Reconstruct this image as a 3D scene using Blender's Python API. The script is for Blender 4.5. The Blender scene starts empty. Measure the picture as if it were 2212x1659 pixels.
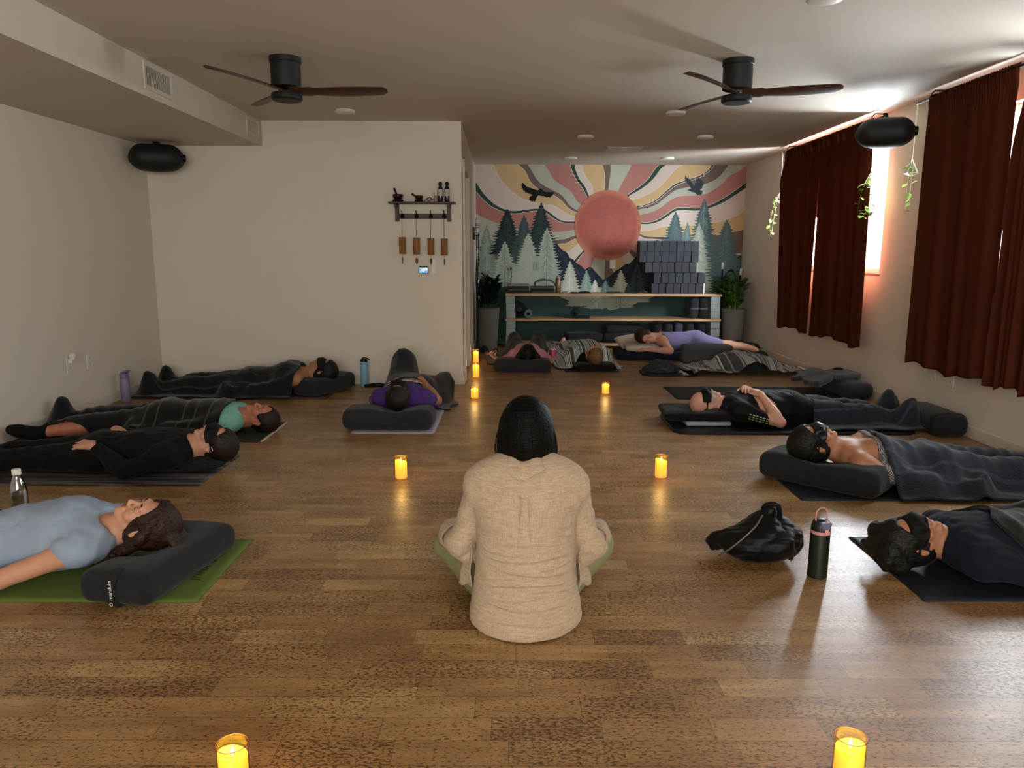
import bpy, bmesh, math, random
import numpy as np
from mathutils import Vector, Matrix
PI = math.pi
sc = bpy.context.scene
COL = sc.collection
R = math.radians

# ---------------------------------------------------------------- camera
cam_d = bpy.data.cameras.new('camera'); cam = bpy.data.objects.new('camera', cam_d); COL.objects.link(cam)
cam_d.sensor_width = 36; cam_d.lens = 36 * 1600 / 2212; cam_d.clip_start = .05; cam_d.clip_end = 100
PITCH, YAW, ROLL = 0.17495, -0.0023, 0.00318
_F = Vector((-math.sin(YAW) * math.cos(PITCH), math.cos(YAW) * math.cos(PITCH), -math.sin(PITCH)))
_R = Vector((math.cos(YAW), math.sin(YAW), 0)); _U = _R.cross(_F)
_R2 = _R * math.cos(ROLL) + _U * math.sin(ROLL); _U2 = -_R * math.sin(ROLL) + _U * math.cos(ROLL)
cam.matrix_world = Matrix.Translation((0, 0, 1.27)) @ Matrix((_R2, _U2, -_F)).transposed().to_4x4()
sc.camera = cam

# ---------------------------------------------------------------- colour management, sky, daylight at the windows, added rear fill
sc.view_settings.view_transform = 'Standard'; sc.view_settings.look = 'None'
sc.view_settings.gamma = 1; sc.view_settings.use_curve_mapping = False
sc.view_settings.exposure = 1.0
wd = bpy.data.worlds.new('sky'); sc.world = wd; wd.use_nodes = True
wd.node_tree.nodes['Background'].inputs[0].default_value = (.80, .90, 1.0, 1)
wd.node_tree.nodes['Background'].inputs[1].default_value = 2.5

def area(name, loc, rot, sx, sy, power, colr, spread=180):
    l = bpy.data.lights.new(name, 'AREA'); l.shape = 'RECTANGLE'; l.size = sx; l.size_y = sy
    l.energy = power; l.color = colr; l.spread = R(spread)
    o = bpy.data.objects.new(name, l); o.location = loc; o.rotation_euler = rot; COL.objects.link(o)
    return o
# daylight outside each opening of the right-hand wall (pointing -X); plus an unseen fill light added behind the camera
area('daylight_far_window', (3.75, 7.9, 1.70), (0, R(90), 0), 1.6, 3.0, 1800, (.93, .97, 1.0))
area('daylight_near_window', (3.75, 4.9, 1.70), (0, R(90), 0), 1.6, 3.0, 380, (.93, .97, 1.0))
area('rear_fill_light', (0.2, -3.05, 1.6), (R(90), 0, 0), 4.6, 1.7, 66, (1.0, .86, .68))

# ---------------------------------------------------------------- helpers: objects
def lin(h):
    if isinstance(h, str):
        h = h.lstrip('#'); c = [int(h[i:i+2], 16) / 255 for i in (0, 2, 4)]
    else: c = [v / 255 for v in h]
    return tuple(v / 12.92 if v <= .04045 else ((v + .055) / 1.055) ** 2.4 for v in c) + (1,)

def tag(o, label=None, cat=None, group=None, kind=None):
    if label: o['label'] = label
    if cat: o['category'] = cat
    if group: o['group'] = group
    if kind: o['kind'] = kind
    return o

def thing(name, label, cat, loc=(0, 0, 0), rz=0, group=None, rot=None):
    o = bpy.data.objects.new(name, None); COL.objects.link(o); o.empty_display_size = .05
    o.location = loc; o.rotation_euler = rot if rot else (0, 0, rz)
    return tag(o, label, cat, group)

def link(name, me, m=None, parent=None, loc=None, rot=None, label=None):
    o = bpy.data.objects.new(name, me); COL.objects.link(o)
    if m is not None:
        for q in (m if isinstance(m, (list, tuple)) else [m]): me.materials.append(q)
    if parent: o.parent = parent
    if loc is not None: o.location = loc
    if rot is not None: o.rotation_euler = rot
    if label: o['label'] = label
    return o

def bm_obj(name, bm, m=None, parent=None, loc=None, rot=None, smooth=False, bevel=0, label=None, sub=0, angle=None):
    bmesh.ops.recalc_face_normals(bm, faces=bm.faces)
    me = bpy.data.meshes.new(name); bm.to_mesh(me); bm.free()
    if smooth:
        for p in me.polygons: p.use_smooth = True
    if angle and smooth:
        me.set_sharp_from_angle(angle=R(angle))
    o = link(name, me, m, parent, loc, rot, label)
    if bevel:
        b = o.modifiers.new('bevel', 'BEVEL'); b.width = bevel; b.segments = 2; b.limit_method = 'ANGLE'
    if sub:
        s = o.modifiers.new('sub', 'SUBSURF'); s.levels = sub; s.render_levels = sub
    return o

def box(bm, x0, x1, y0, y1, z0, z1, mi=0):
    v = [bm.verts.new(p) for p in ((x0,y0,z0),(x1,y0,z0),(x1,y1,z0),(x0,y1,z0),(x0,y0,z1),(x1,y0,z1),(x1,y1,z1),(x0,y1,z1))]
    for f in ((3,2,1,0),(4,5,6,7),(0,1,5,4),(1,2,6,5),(2,3,7,6),(3,0,4,7)):
        bm.faces.new([v[i] for i in f]).material_index = mi
    return v

def lathe(bm, prof, n=32, c=(0, 0, 0), mi=0, cap=True):
    rings = []
    for r, z in prof:
        if r < 1e-5: rings.append([bm.verts.new((c[0], c[1], c[2] + z))])
        else: rings.append([bm.verts.new((c[0] + r * math.cos(2*PI*i/n), c[1] + r * math.sin(2*PI*i/n), c[2] + z)) for i in range(n)])
    for a, b in zip(rings, rings[1:]):
        if len(a) == 1 and len(b) == 1: continue
        for i in range(n):
            j = (i + 1) % n
            if len(a) == 1: f = [a[0], b[j], b[i]]
            elif len(b) == 1: f = [a[i], a[j], b[0]]
            else: f = [a[i], a[j], b[j], b[i]]
            bm.faces.new(f).material_index = mi
    return rings

def tube(bm, pts, r, n=8, mi=0, closed=False, caps=True):
    pts = [Vector(p) for p in pts]; N = len(pts)
    rs = r if isinstance(r, (list, tuple)) else [r] * N
    rings = []; up = Vector((0, 0, 1)); prev = None
    for i in range(N):
        if closed: t = pts[(i+1) % N] - pts[i-1]
        else: t = pts[min(i+1, N-1)] - pts[max(i-1, 0)]
        t.normalize()
        if prev is None:
            a = t.orthogonal().normalized()
        else:
            a = (prev - t * prev.dot(t))
            a = a.normalized() if a.length > 1e-6 else t.orthogonal().normalized()
        prev = a; b = t.cross(a)
        rings.append([bm.verts.new(pts[i] + (a * math.cos(2*PI*k/n) + b * math.sin(2*PI*k/n)) * rs[i]) for k in range(n)])
    rr = list(zip(rings, rings[1:])) + ([(rings[-1], rings[0])] if closed else [])
    for A, B in rr:
        for k in range(n):
            bm.faces.new((A[k], A[(k+1) % n], B[(k+1) % n], B[k])).material_index = mi
    if caps and not closed:
        bm.faces.new(rings[0][::-1]).material_index = mi; bm.faces.new(rings[-1]).material_index = mi
    return rings

def prism(bm, pts, z0, z1, mi=0, ax='z'):
    def P(u, v, w):
        return (u, v, w) if ax == 'z' else ((u, w, v) if ax == 'y' else (w, u, v))
    a = [bm.verts.new(P(u, v, z0)) for u, v in pts]; b = [bm.verts.new(P(u, v, z1)) for u, v in pts]
    n = len(pts)
    bm.faces.new(a[::-1]).material_index = mi; bm.faces.new(b).material_index = mi
    for i in range(n): bm.faces.new((a[i], a[(i+1) % n], b[(i+1) % n], b[i])).material_index = mi

def dup(o, parent=None, loc=None, rz=None):
    c = o.copy(); COL.objects.link(c)
    if parent: c.parent = parent
    if loc is not None: c.location = loc
    if rz is not None: c.rotation_euler = (0, 0, rz)
    for ch in list(o.children): dup(ch, c)
    return c

# ---------------------------------------------------------------- helpers: materials
def node_mat(name):
    m = bpy.data.materials.new(name); m.use_nodes = True
    nt = m.node_tree; return m, nt, nt.nodes['Principled BSDF']
def N(nt, t, **kw):
    n = nt.nodes.new(t)
    for k, v in kw.items():
        if k in n.inputs: n.inputs[k].default_value = v
        else: setattr(n, k, v)
    return n
def ramp(nt, stops, interp='LINEAR'):
    n = nt.nodes.new('ShaderNodeValToRGB'); cr = n.color_ramp; cr.interpolation = interp
    while len(cr.elements) < len(stops): cr.elements.new(.5)
    for e, (p, c) in zip(cr.elements, stops): e.position = p; e.color = c
    return n
def coords(nt, scale=(1, 1, 1), rot=(0, 0, 0), kind='Object', loc=(0, 0, 0)):
    tc = nt.nodes.new('ShaderNodeTexCoord'); mp = nt.nodes.new('ShaderNodeMapping')
    mp.inputs['Scale'].default_value = scale; mp.inputs['Rotation'].default_value = rot; mp.inputs['Location'].default_value = loc
    nt.links.new(tc.outputs[kind], mp.inputs[0]); return mp.outputs[0]
def mix(nt, a, b, f, mode='MIX'):
    n = nt.nodes.new('ShaderNodeMix'); n.data_type = 'RGBA'; n.blend_type = mode
    for s, v in ((n.inputs[0], f), (n.inputs[6], a), (n.inputs[7], b)):
        if isinstance(v, bpy.types.NodeSocket): nt.links.new(v, s)
        else: s.default_value = v
    return n.outputs[2]
def bump(nt, b, h, st=.3, d=.01):
    n = nt.nodes.new('ShaderNodeBump'); n.inputs['Strength'].default_value = st; n.inputs['Distance'].default_value = d
    nt.links.new(h, n.inputs['Height']); nt.links.new(n.outputs[0], b.inputs['Normal']); return n
def dark(c, f): return (c[0]*f, c[1]*f, c[2]*f, 1)

_mc = {}
def plain(name, c, rough=.6, metal=0, var=.12, sc_=40, bmp=.12, bd=.002, spec=.5, coat=0):
    """one colour with a slight procedural mottling"""
    if name in _mc: return _mc[name]
    m, nt, b = node_mat(name); c = lin(c) if isinstance(c, str) else c
    co = coords(nt)
    n = N(nt, 'ShaderNodeTexNoise', Scale=sc_, Detail=3.0); nt.links.new(co, n.inputs['Vector'])
    nt.links.new(mix(nt, dark(c, 1 - var), dark(c, 1 + var), n.outputs[0]), b.inputs['Base Color'])
    b.inputs['Roughness'].default_value = rough; b.inputs['Metallic'].default_value = metal
    b.inputs['Specular IOR Level'].default_value = spec; b.inputs['Coat Weight'].default_value = coat
    if bmp: bump(nt, b, n.outputs[0], bmp, bd)
    _mc[name] = m; return m

def fabric(name, c, weave=450, fold=9, fb=.25, rough=.9, var=.22, sheen=.03, c2=None, slub=0):
    """woven cloth: fine crossed threads, soft creases"""
    if name in _mc: return _mc[name]
    m, nt, b = node_mat(name); c = lin(c) if isinstance(c, str) else c
    co = coords(nt)
    wv = N(nt, 'ShaderNodeTexNoise', Scale=weave, Detail=1.0); nt.links.new(co, wv.inputs['Vector'])
    fo = N(nt, 'ShaderNodeTexNoise', Scale=fold, Detail=4.0, Distortion=.6); nt.links.new(co, fo.inputs['Vector'])
    ca = mix(nt, dark(c, 1 - var), dark(c, 1 + var) if c2 is None else lin(c2), wv.outputs[0])
    if slub:
        s1 = N(nt, 'ShaderNodeTexNoise', Scale=1.0, Detail=2.0); nt.links.new(coords(nt, (slub*4, slub*4, slub*.25)), s1.inputs['Vector'])
        s2 = N(nt, 'ShaderNodeTexNoise', Scale=1.0, Detail=2.0); nt.links.new(coords(nt, (slub*.25, slub*.25, slub*4)), s2.inputs['Vector'])
        ad = N(nt, 'ShaderNodeMath', operation='ADD'); nt.links.new(s1.outputs[0], ad.inputs[0]); nt.links.new(s2.outputs[0], ad.inputs[1])
        rp = ramp(nt, [(.38, (.78, .78, .78, 1)), (.62, (1.18, 1.18, 1.18, 1))]); 
        dv = N(nt, 'ShaderNodeMath', operation='MULTIPLY'); dv.inputs[1].default_value = .5
        nt.links.new(ad.outputs[0], dv.inputs[0]); nt.links.new(dv.outputs[0], rp.inputs[0])
        ca = mix(nt, ca, rp.outputs[0], 1.0, 'MULTIPLY')
    nt.links.new(ca, b.inputs['Base Color'])
    b.inputs['Roughness'].default_value = rough; b.inputs['Sheen Weight'].default_value = sheen
    b.inputs['Specular IOR Level'].default_value = .2
    b1 = bump(nt, b, wv.outputs[0], .25, .0015)
    b2 = nt.nodes.new('ShaderNodeBump'); b2.inputs['Strength'].default_value = fb; b2.inputs['Distance'].default_value = .02
    nt.links.new(fo.outputs[0], b2.inputs['Height']); nt.links.new(b2.outputs[0], b1.inputs['Normal'])
    _mc[name] = m; return m

def skin(name, c):
    if name in _mc: return _mc[name]
    m, nt, b = node_mat(name); c = lin(c)
    co = coords(nt)
    n = N(nt, 'ShaderNodeTexNoise', Scale=14, Detail=4.0); nt.links.new(co, n.inputs['Vector'])
    n2 = N(nt, 'ShaderNodeTexNoise', Scale=260, Detail=2.0); nt.links.new(co, n2.inputs['Vector'])
    nt.links.new(mix(nt, (c[0]*.86, c[1]*.72, c[2]*.70, 1), (min(1, c[0]*1.08), c[1]*1.1, c[2]*1.08, 1), n.outputs[0]), b.inputs['Base Color'])
    b.inputs['Roughness'].default_value = .55; b.inputs['Subsurface Weight'].default_value = 0.08
    b.inputs['Subsurface Radius'].default_value = (.02, .008, .004); b.inputs['Subsurface Scale'].default_value = .5
    bump(nt, b, n2.outputs[0], .12, .001)
    _mc[name] = m; return m

def hair_mat(name, c, c2):
    if name in _mc: return _mc[name]
    m, nt, b = node_mat(name)
    n = N(nt, 'ShaderNodeTexNoise', Scale=1.0, Detail=4.0, Distortion=.4); nt.links.new(coords(nt, (18, 170, 170)), n.inputs['Vector'])
    rp = ramp(nt, [(.35, lin(c)), (.68, lin(c2))]); nt.links.new(n.outputs[0], rp.inputs[0]); nt.links.new(rp.outputs[0], b.inputs['Base Color'])
    b.inputs['Roughness'].default_value = .5; b.inputs['Specular IOR Level'].default_value = .3
    bump(nt, b, n.outputs[0], .7, .006)
    _mc[name] = m; return m

def emit(name, c, s):
    if name in _mc: return _mc[name]
    m, nt, b = node_mat(name)
    b.inputs['Base Color'].default_value = lin(c); b.inputs['Emission Color'].default_value = lin(c); b.inputs['Emission Strength'].default_value = s
    _mc[name] = m; return m

def glass(name, c=(.95, .97, .96, 1), a=.12, rough=.02):
    """thin clear pane or shell: mostly see-through with a Fresnel reflection"""
    if name in _mc: return _mc[name]
    m = bpy.data.materials.new(name); m.use_nodes = True; nt = m.node_tree; nt.nodes.clear()
    o = N(nt, 'ShaderNodeOutputMaterial'); t = N(nt, 'ShaderNodeBsdfTransparent'); g = N(nt, 'ShaderNodeBsdfGlossy', Roughness=rough)
    t.inputs[0].default_value = c
    lw = N(nt, 'ShaderNodeLayerWeight', Blend=.35); mr = N(nt, 'ShaderNodeMapRange'); mr.inputs[3].default_value = a * .4; mr.inputs[4].default_value = min(1, a * 5)
    nt.links.new(lw.outputs['Facing'], mr.inputs[0])
    mx = N(nt, 'ShaderNodeMixShader'); nt.links.new(mr.outputs[0], mx.inputs[0]); nt.links.new(t.outputs[0], mx.inputs[1]); nt.links.new(g.outputs[0], mx.inputs[2])
    nt.links.new(mx.outputs[0], o.inputs[0]); _mc[name] = m; return m

# ---------------------------------------------------------------- helpers: smooth solids (distance fields meshed by surface nets)
def nz(p, s, seed=0):
    """cheap smooth noise in -1..1 on arrays x, y, z"""
    x, y, z = (q * s for q in p); r = random.Random(seed); o = 0
    for i in range(5):
        a, b, c, d = (r.uniform(-1, 1) for _ in range(4)); f = .7 + .45 * i
        o = o + np.sin(f * (x * (1 + a) + y * (.8 + b) - z * (.9 + c)) + 6 * d + 1.3 * np.sin(f * (y * (.7 - a) + z * (1 + d) - x * (.3 + b)))) / (1 + .35 * i)
    return o / 3.2

class Field:
    def __init__(s, lo, hi, h, fine=None, hf=None):
        """box lo..hi at spacing h; fine = list of (axis, a, b) stretches meshed at spacing hf"""
        s.ax = []
        for k in range(3):
            pts = [lo[k]]; fs = [(a, b) for (q, a, b) in (fine or []) if q == k]
            while pts[-1] < hi[k]:
                x = pts[-1]; st = hf if any(a <= x <= b for a, b in fs) else h
                pts.append(x + st)
            s.ax.append(np.array(pts, dtype=np.float32))
        s.F = np.full([len(a) for a in s.ax], 1.0, dtype=np.float32)
    def win(s, lo, hi, m):
        sl = []
        for k in range(3):
            i = np.searchsorted(s.ax[k], lo[k] - m); j = np.searchsorted(s.ax[k], hi[k] + m)
            if j <= i: return None
            sl.append(slice(i, j))
        return tuple(sl)
    def g(s, sl):
        return [s.ax[0][sl[0]][:, None, None], s.ax[1][sl[1]][None, :, None], s.ax[2][sl[2]][None, None, :]]
    def put(s, sl, d, k, op):
        A = s.F[sl]
        if op == '+':
            h = np.maximum(k - np.abs(A - d), 0) / k if k > 0 else 0; s.F[sl] = np.minimum(A, d) - (h * h * k * .25 if k > 0 else 0)
        else:
            d = -d; h = np.maximum(k - np.abs(A - d), 0) / k if k > 0 else 0; s.F[sl] = np.maximum(A, d) + (h * h * k * .25 if k > 0 else 0)
    def cone(s, a, b, ra, rb, k=.02, op='+', inf=0):
        a = np.array(a, float); b = np.array(b, float); ra += inf; rb += inf
        r = max(ra, rb); sl = s.win(np.minimum(a, b) - r, np.maximum(a, b) + r, k + .03)
        if sl is None: return
        x, y, z = s.g(sl); d = b - a; L = max(float(d @ d), 1e-9)
        t = np.clip(((x - a[0]) * d[0] + (y - a[1]) * d[1] + (z - a[2]) * d[2]) / L, 0, 1)
        D = np.sqrt((x - a[0] - t * d[0]) ** 2 + (y - a[1] - t * d[1]) ** 2 + (z - a[2] - t * d[2]) ** 2) - (ra + t * (rb - ra))
        s.put(sl, D.astype(np.float32), k, op)
    def ell(s, c, r, M=None, k=.02, op='+', inf=0):
        c = np.array(c, float); r = np.array(r, float) + inf; m = float(max(r))
        M = np.eye(3) if M is None else np.array(M, float)      # rows = the ellipsoid's axes
        e = np.sqrt(((M * r[:, None]) ** 2).sum(0)); sl = s.win(c - e, c + e, k + .03)
        if sl is None: return
        x, y, z = s.g(sl); q = [(x - c[0]) * M[i, 0] + (y - c[1]) * M[i, 1] + (z - c[2]) * M[i, 2] for i in range(3)]
        k0 = np.sqrt(sum((q[i] / r[i]) ** 2 for i in range(3))); k1 = np.sqrt(sum((q[i] / r[i] ** 2) ** 2 for i in range(3))) + 1e-9
        s.put(sl, (k0 * (k0 - 1) / k1).astype(np.float32), k, op)
    def cut(s, p, n, k=.004):
        """remove what lies on the side n points to"""
        n = np.array(n, float); n /= np.linalg.norm(n); x, y, z = s.g((slice(None),) * 3)
        d = (x - p[0]) * n[0] + (y - p[1]) * n[1] + (z - p[2]) * n[2]
        s.F = np.maximum(s.F, d.astype(np.float32))
    def noise(s, amp, sc_, seed=0, stretch=(1, 1, 1)):
        x, y, z = s.g((slice(None),) * 3)
        s.F = (s.F + amp * nz((x * stretch[0], y * stretch[1], z * stretch[2]), sc_, seed)).astype(np.float32)
    def fn(s, f):
        x, y, z = s.g((slice(None),) * 3); s.F = (s.F + f(x, y, z)).astype(np.float32)
    def mesh(s, name):
        F = s.F; I = F < 0
        c = np.zeros([n - 1 for n in F.shape], np.int8)
        for dx in (0, 1):
            for dy in (0, 1):
                for dz in (0, 1):
                    c += I[dx:F.shape[0]-1+dx, dy:F.shape[1]-1+dy, dz:F.shape[2]-1+dz]
        act = (c > 0) & (c < 8); idx = np.argwhere(act); vid = np.full(act.shape, -1, np.int32); vid[act] = np.arange(len(idx))
        P = np.zeros((len(idx), 3)); W = np.zeros(len(idx)); i, j, k = idx.T
        cr = [(dx, dy, dz) for dx in (0, 1) for dy in (0, 1) for dz in (0, 1)]
        val = {q: F[i+q[0], j+q[1], k+q[2]] for q in cr}
        pos = {q: np.stack([s.ax[0][i+q[0]], s.ax[1][j+q[1]], s.ax[2][k+q[2]]], 1) for q in cr}
        for a in cr:
            for t in range(3):
                if a[t]: continue
                b = tuple(a[u] + (u == t) for u in range(3)); va, vb = val[a], val[b]; mk = (va < 0) != (vb < 0)
                tt = np.where(mk, va / np.where(mk, va - vb, 1), 0)[:, None]
                P += np.where(mk[:, None], pos[a] + (pos[b] - pos[a]) * tt, 0); W += mk
        P /= W[:, None]; quads = []
        for t in range(3):
            sh = list(F.shape); A = np.take(I, range(0, sh[t]-1), t); B = np.take(I, range(1, sh[t]), t)
            u, v = [q for q in range(3) if q != t]
            e = np.argwhere(A != B); e = e[(e[:, u] > 0) & (e[:, v] > 0) & (e[:, u] < sh[u]-1) & (e[:, v] < sh[v]-1)]
            fl = A[tuple(e.T)]; q = []
            for du, dv in ((1, 1), (0, 1), (0, 0), (1, 0)):
                w = e.copy(); w[:, u] -= du; w[:, v] -= dv; q.append(vid[tuple(w.T)])
            q = np.stack(q, 1)
            if t == 1: fl = ~fl
            q = np.where(fl[:, None], q, q[:, ::-1]); quads.append(q)
        Q = np.concatenate(quads); Q = Q[(Q >= 0).all(1)]
        me = bpy.data.meshes.new(name); me.vertices.add(len(P)); me.vertices.foreach_set('co', P.astype(np.float32).ravel())
        me.loops.add(len(Q) * 4); me.loops.foreach_set('vertex_index', Q.astype(np.int32).ravel())
        me.polygons.add(len(Q)); me.polygons.foreach_set('loop_start', np.arange(0, len(Q)*4, 4, dtype=np.int32))
        me.polygons.foreach_set('use_smooth', np.ones(len(Q), bool)); me.update(calc_edges=True); me.validate()
        return me
def sd_obj(name, fl, m, parent=None, loc=None, rot=None, label=None):
    return link(name, fl.mesh(name), m, parent, loc, rot, label)


def grid_mesh(name, P, m, parent=None, thick=0, closed_u=False, mats=None, loc=None, rz=None, label=None):
    """P[i][j] -> points; one smooth quad sheet"""
    P = np.asarray(P, float); a, b = P.shape[:2]
    V = P.reshape(-1, 3); ii, jj = np.meshgrid(np.arange(a - 1), np.arange(b - 1), indexing='ij'); k = (ii * b + jj).ravel()
    Q = np.stack([k, k + b, k + b + 1, k + 1], 1)
    me = bpy.data.meshes.new(name); me.from_pydata(V.tolist(), [], Q.tolist())
    me.polygons.foreach_set('use_smooth', np.ones(len(Q), bool))
    uv = me.uv_layers.new(name='UVMap'); li = np.empty(len(Q) * 4, np.int32); me.loops.foreach_get('vertex_index', li)
    uv.data.foreach_set('uv', np.stack([(li // b) / (a - 1), (li % b) / (b - 1)], 1).ravel().astype(np.float32))
    o = link(name, me, m, parent, loc, (0, 0, rz) if rz is not None else None, label)
    if thick:
        s = o.modifiers.new('thick', 'SOLIDIFY'); s.thickness = thick; s.offset = -1
    return o

# ---------------------------------------------------------------- the room
XR, XL, XD, ZC, ZD = 3.24, -3.404, -2.31, 2.469, 2.242
YW, YM, YB = 7.17, 10.53, -3.2
XC0, XC1 = -.462, -.501

def wall_mat(name, c):
    m, nt, b = node_mat(name); co = coords(nt)
    n = N(nt, 'ShaderNodeTexNoise', Scale=90, Detail=3.0); nt.links.new(co, n.inputs['Vector'])
    n2 = N(nt, 'ShaderNodeTexNoise', Scale=.8, Detail=2.0); nt.links.new(co, n2.inputs['Vector'])
    c = lin(c); nt.links.new(mix(nt, dark(c, .95), dark(c, 1.03), n2.outputs[0]), b.inputs['Base Color'])
    b.inputs['Roughness'].default_value = .7; b.inputs['Specular IOR Level'].default_value = .35
    bump(nt, b, n.outputs[0], .25, .002); return m
M_wall = wall_mat('painted_wall', '#dbd3c5'); M_ceil = wall_mat('painted_ceiling', '#cac0b0')
M_trim = plain('trim_paint', '#d6d1c6', .45, var=.03, bmp=.03)

def struct(name, bm, m, **kw):
    o = bm_obj(name, bm, m, **kw); o['kind'] = 'structure'; return o

def floor_mat():
    m, nt, b = node_mat('cork_planks'); co = coords(nt)
    L = nt.links
    def brick(w, h, off, mo, c1, c2, bias=0):
        t = N(nt, 'ShaderNodeTexBrick'); t.offset = off; t.offset_frequency = 2; t.squash = 1
        t.inputs['Scale'].default_value = 1; t.inputs['Brick Width'].default_value = w; t.inputs['Row Height'].default_value = h
        t.inputs['Mortar Size'].default_value = mo; t.inputs['Mortar Smooth'].default_value = .1; t.inputs['Bias'].default_value = bias
        t.inputs['Color1'].default_value = c1; t.inputs['Color2'].default_value = c2; t.inputs['Mortar'].default_value = (0, 0, 0, 1)
        return t
    # each strip gets its own sideways shift so that the joints do not line up
    sep = N(nt, 'ShaderNodeSeparateXYZ'); L.new(co, sep.inputs[0])
    def strips(h, w, seed):
        dv = N(nt, 'ShaderNodeMath', operation='DIVIDE'); L.new(sep.outputs[1], dv.inputs[0]); dv.inputs[1].default_value = h
        fl = N(nt, 'ShaderNodeMath', operation='FLOOR'); L.new(dv.outputs[0], fl.inputs[0])
        wn = N(nt, 'ShaderNodeTexWhiteNoise', noise_dimensions='1D')
        ad = N(nt, 'ShaderNodeMath', operation='ADD'); L.new(fl.outputs[0], ad.inputs[0]); ad.inputs[1].default_value = seed; L.new(ad.outputs[0], wn.inputs['W'])
        sx = N(nt, 'ShaderNodeMath', operation='MULTIPLY_ADD'); L.new(wn.outputs[0], sx.inputs[0]); sx.inputs[1].default_value = 3.7; 
        dx = N(nt, 'ShaderNodeMath', operation='DIVIDE'); L.new(sep.outputs[0], dx.inputs[0]); dx.inputs[1].default_value = w; L.new(dx.outputs[0], sx.inputs[2])
        fx = N(nt, 'ShaderNodeMath', operation='FLOOR'); L.new(sx.outputs[0], fx.inputs[0])
        cx = N(nt, 'ShaderNodeCombineXYZ'); L.new(fx.outputs[0], cx.inputs[0]); L.new(fl.outputs[0], cx.inputs[1]); cx.inputs[2].default_value = seed
        w2 = N(nt, 'ShaderNodeTexWhiteNoise', noise_dimensions='3D'); L.new(cx.outputs[0], w2.inputs['Vector'])
        # seam distance
        fr = N(nt, 'ShaderNodeMath', operation='FRACT'); L.new(sx.outputs[0], fr.inputs[0])
        fy = N(nt, 'ShaderNodeMath', operation='FRACT'); L.new(dv.outputs[0], fy.inputs[0])
        return w2, fr, fy
    H = .098
    w2, fr, fy = strips(H, .30, 3.0); w3, fr3, fy3 = strips(H / 2, .27, 11.0); 
    base = ramp(nt, [(0, lin('#8d6b46')), (.3, lin('#9c7950')), (.75, lin('#a88357')), (.92, lin('#b39464')), (1, lin('#c3a677'))]); L.new(w2.outputs[0], base.inputs[0])
    base2 = ramp(nt, [(0, lin('#8f6d48')), (.5, lin('#a07d54')), (1, lin('#b09063'))]); L.new(w3.outputs[0], base2.inputs[0])
    c0 = mix(nt, base.outputs[0], base2.outputs[0], .45)
    # granules of cork, denser in some planks than in others
    g1 = N(nt, 'ShaderNodeTexNoise', Scale=1.0, Detail=3.0, Roughness=.6, Distortion=.35); L.new(coords(nt, (70, 150, 90)), g1.inputs['Vector'])
    g2 = N(nt, 'ShaderNodeTexNoise', Scale=1.0, Detail=2.0); L.new(coords(nt, (4, 22, 10)), g2.inputs['Vector'])
    sepc = N(nt, 'ShaderNodeSeparateColor'); L.new(w2.outputs['Color'], sepc.inputs[0])
    th = N(nt, 'ShaderNodeMath', operation='MULTIPLY_ADD'); L.new(sepc.outputs[1], th.inputs[0]); th.inputs[1].default_value = .115; th.inputs[2].default_value = .335
    sb = N(nt, 'ShaderNodeMath', operation='SUBTRACT'); L.new(g1.outputs[0], sb.inputs[0]); L.new(th.outputs[0], sb.inputs[1])
    gr = ramp(nt, [(0.0, (.18, .13, .10, 1)), (.035, (.62, .56, .5, 1)), (.10, (1, 1, 1, 1))]); L.new(sb.outputs[0], gr.inputs[0])
    c1 = mix(nt, c0, gr.outputs[0], .85, 'MULTIPLY')
    g3 = ramp(nt, [(.3, (.80, .78, .75, 1)), (.7, (1.14, 1.14, 1.12, 1))]); L.new(g2.outputs[0], g3.inputs[0])
    c2 = mix(nt, c1, g3.outputs[0], 1.0, 'MULTIPLY')
    # seams
    def seam(fr_, wd_):
        a = N(nt, 'ShaderNodeMath', operation='LESS_THAN'); L.new(fr_.outputs[0], a.inputs[0]); a.inputs[1].default_value = wd_; return a
    s1 = seam(fy, .022); s2 = seam(fr, .006); mxs = N(nt, 'ShaderNodeMath', operation='MAXIMUM'); L.new(s1.outputs[0], mxs.inputs[0]); L.new(s2.outputs[0], mxs.inputs[1])
    sc_ = N(nt, 'ShaderNodeMath', operation='MULTIPLY'); L.new(mxs.outputs[0], sc_.inputs[0]); sc_.inputs[1].default_value = .55
    c3 = mix(nt, c2, lin('#2c1c10'), sc_.outputs[0])
    L.new(c3, b.inputs['Base Color'])
    rr = N(nt, 'ShaderNodeMapRange'); L.new(g1.outputs[0], rr.inputs[0]); rr.inputs[3].default_value = .46; rr.inputs[4].default_value = .27; L.new(rr.outputs[0], b.inputs['Roughness'])
    b.inputs['Specular IOR Level'].default_value = .62
    hs = N(nt, 'ShaderNodeMath', operation='SUBTRACT'); L.new(g1.outputs[0], hs.inputs[0]); L.new(mxs.outputs[0], hs.inputs[1])
    bump(nt, b, hs.outputs[0], .22, .0015)
    return m
M_floor = floor_mat()

bm = bmesh.new(); box(bm, XL - .15, XR + .15, YB - .15, YM + .15, -.12, 0); struct('floor', bm, M_floor)
bm = bmesh.new(); box(bm, XL - .15, XR + .15, YB - .15, YM + .15, ZC, ZC + .12); struct('ceiling', bm, M_ceil)
bm = bmesh.new(); box(bm, XL - .14, XL, YB, YM + .15, 0, ZC); struct('wall_left', bm, M_wall)
bm = bmesh.new(); box(bm, XL, XR, YM, YM + .14, 0, ZC); struct('wall_back', bm, M_wall)
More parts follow.
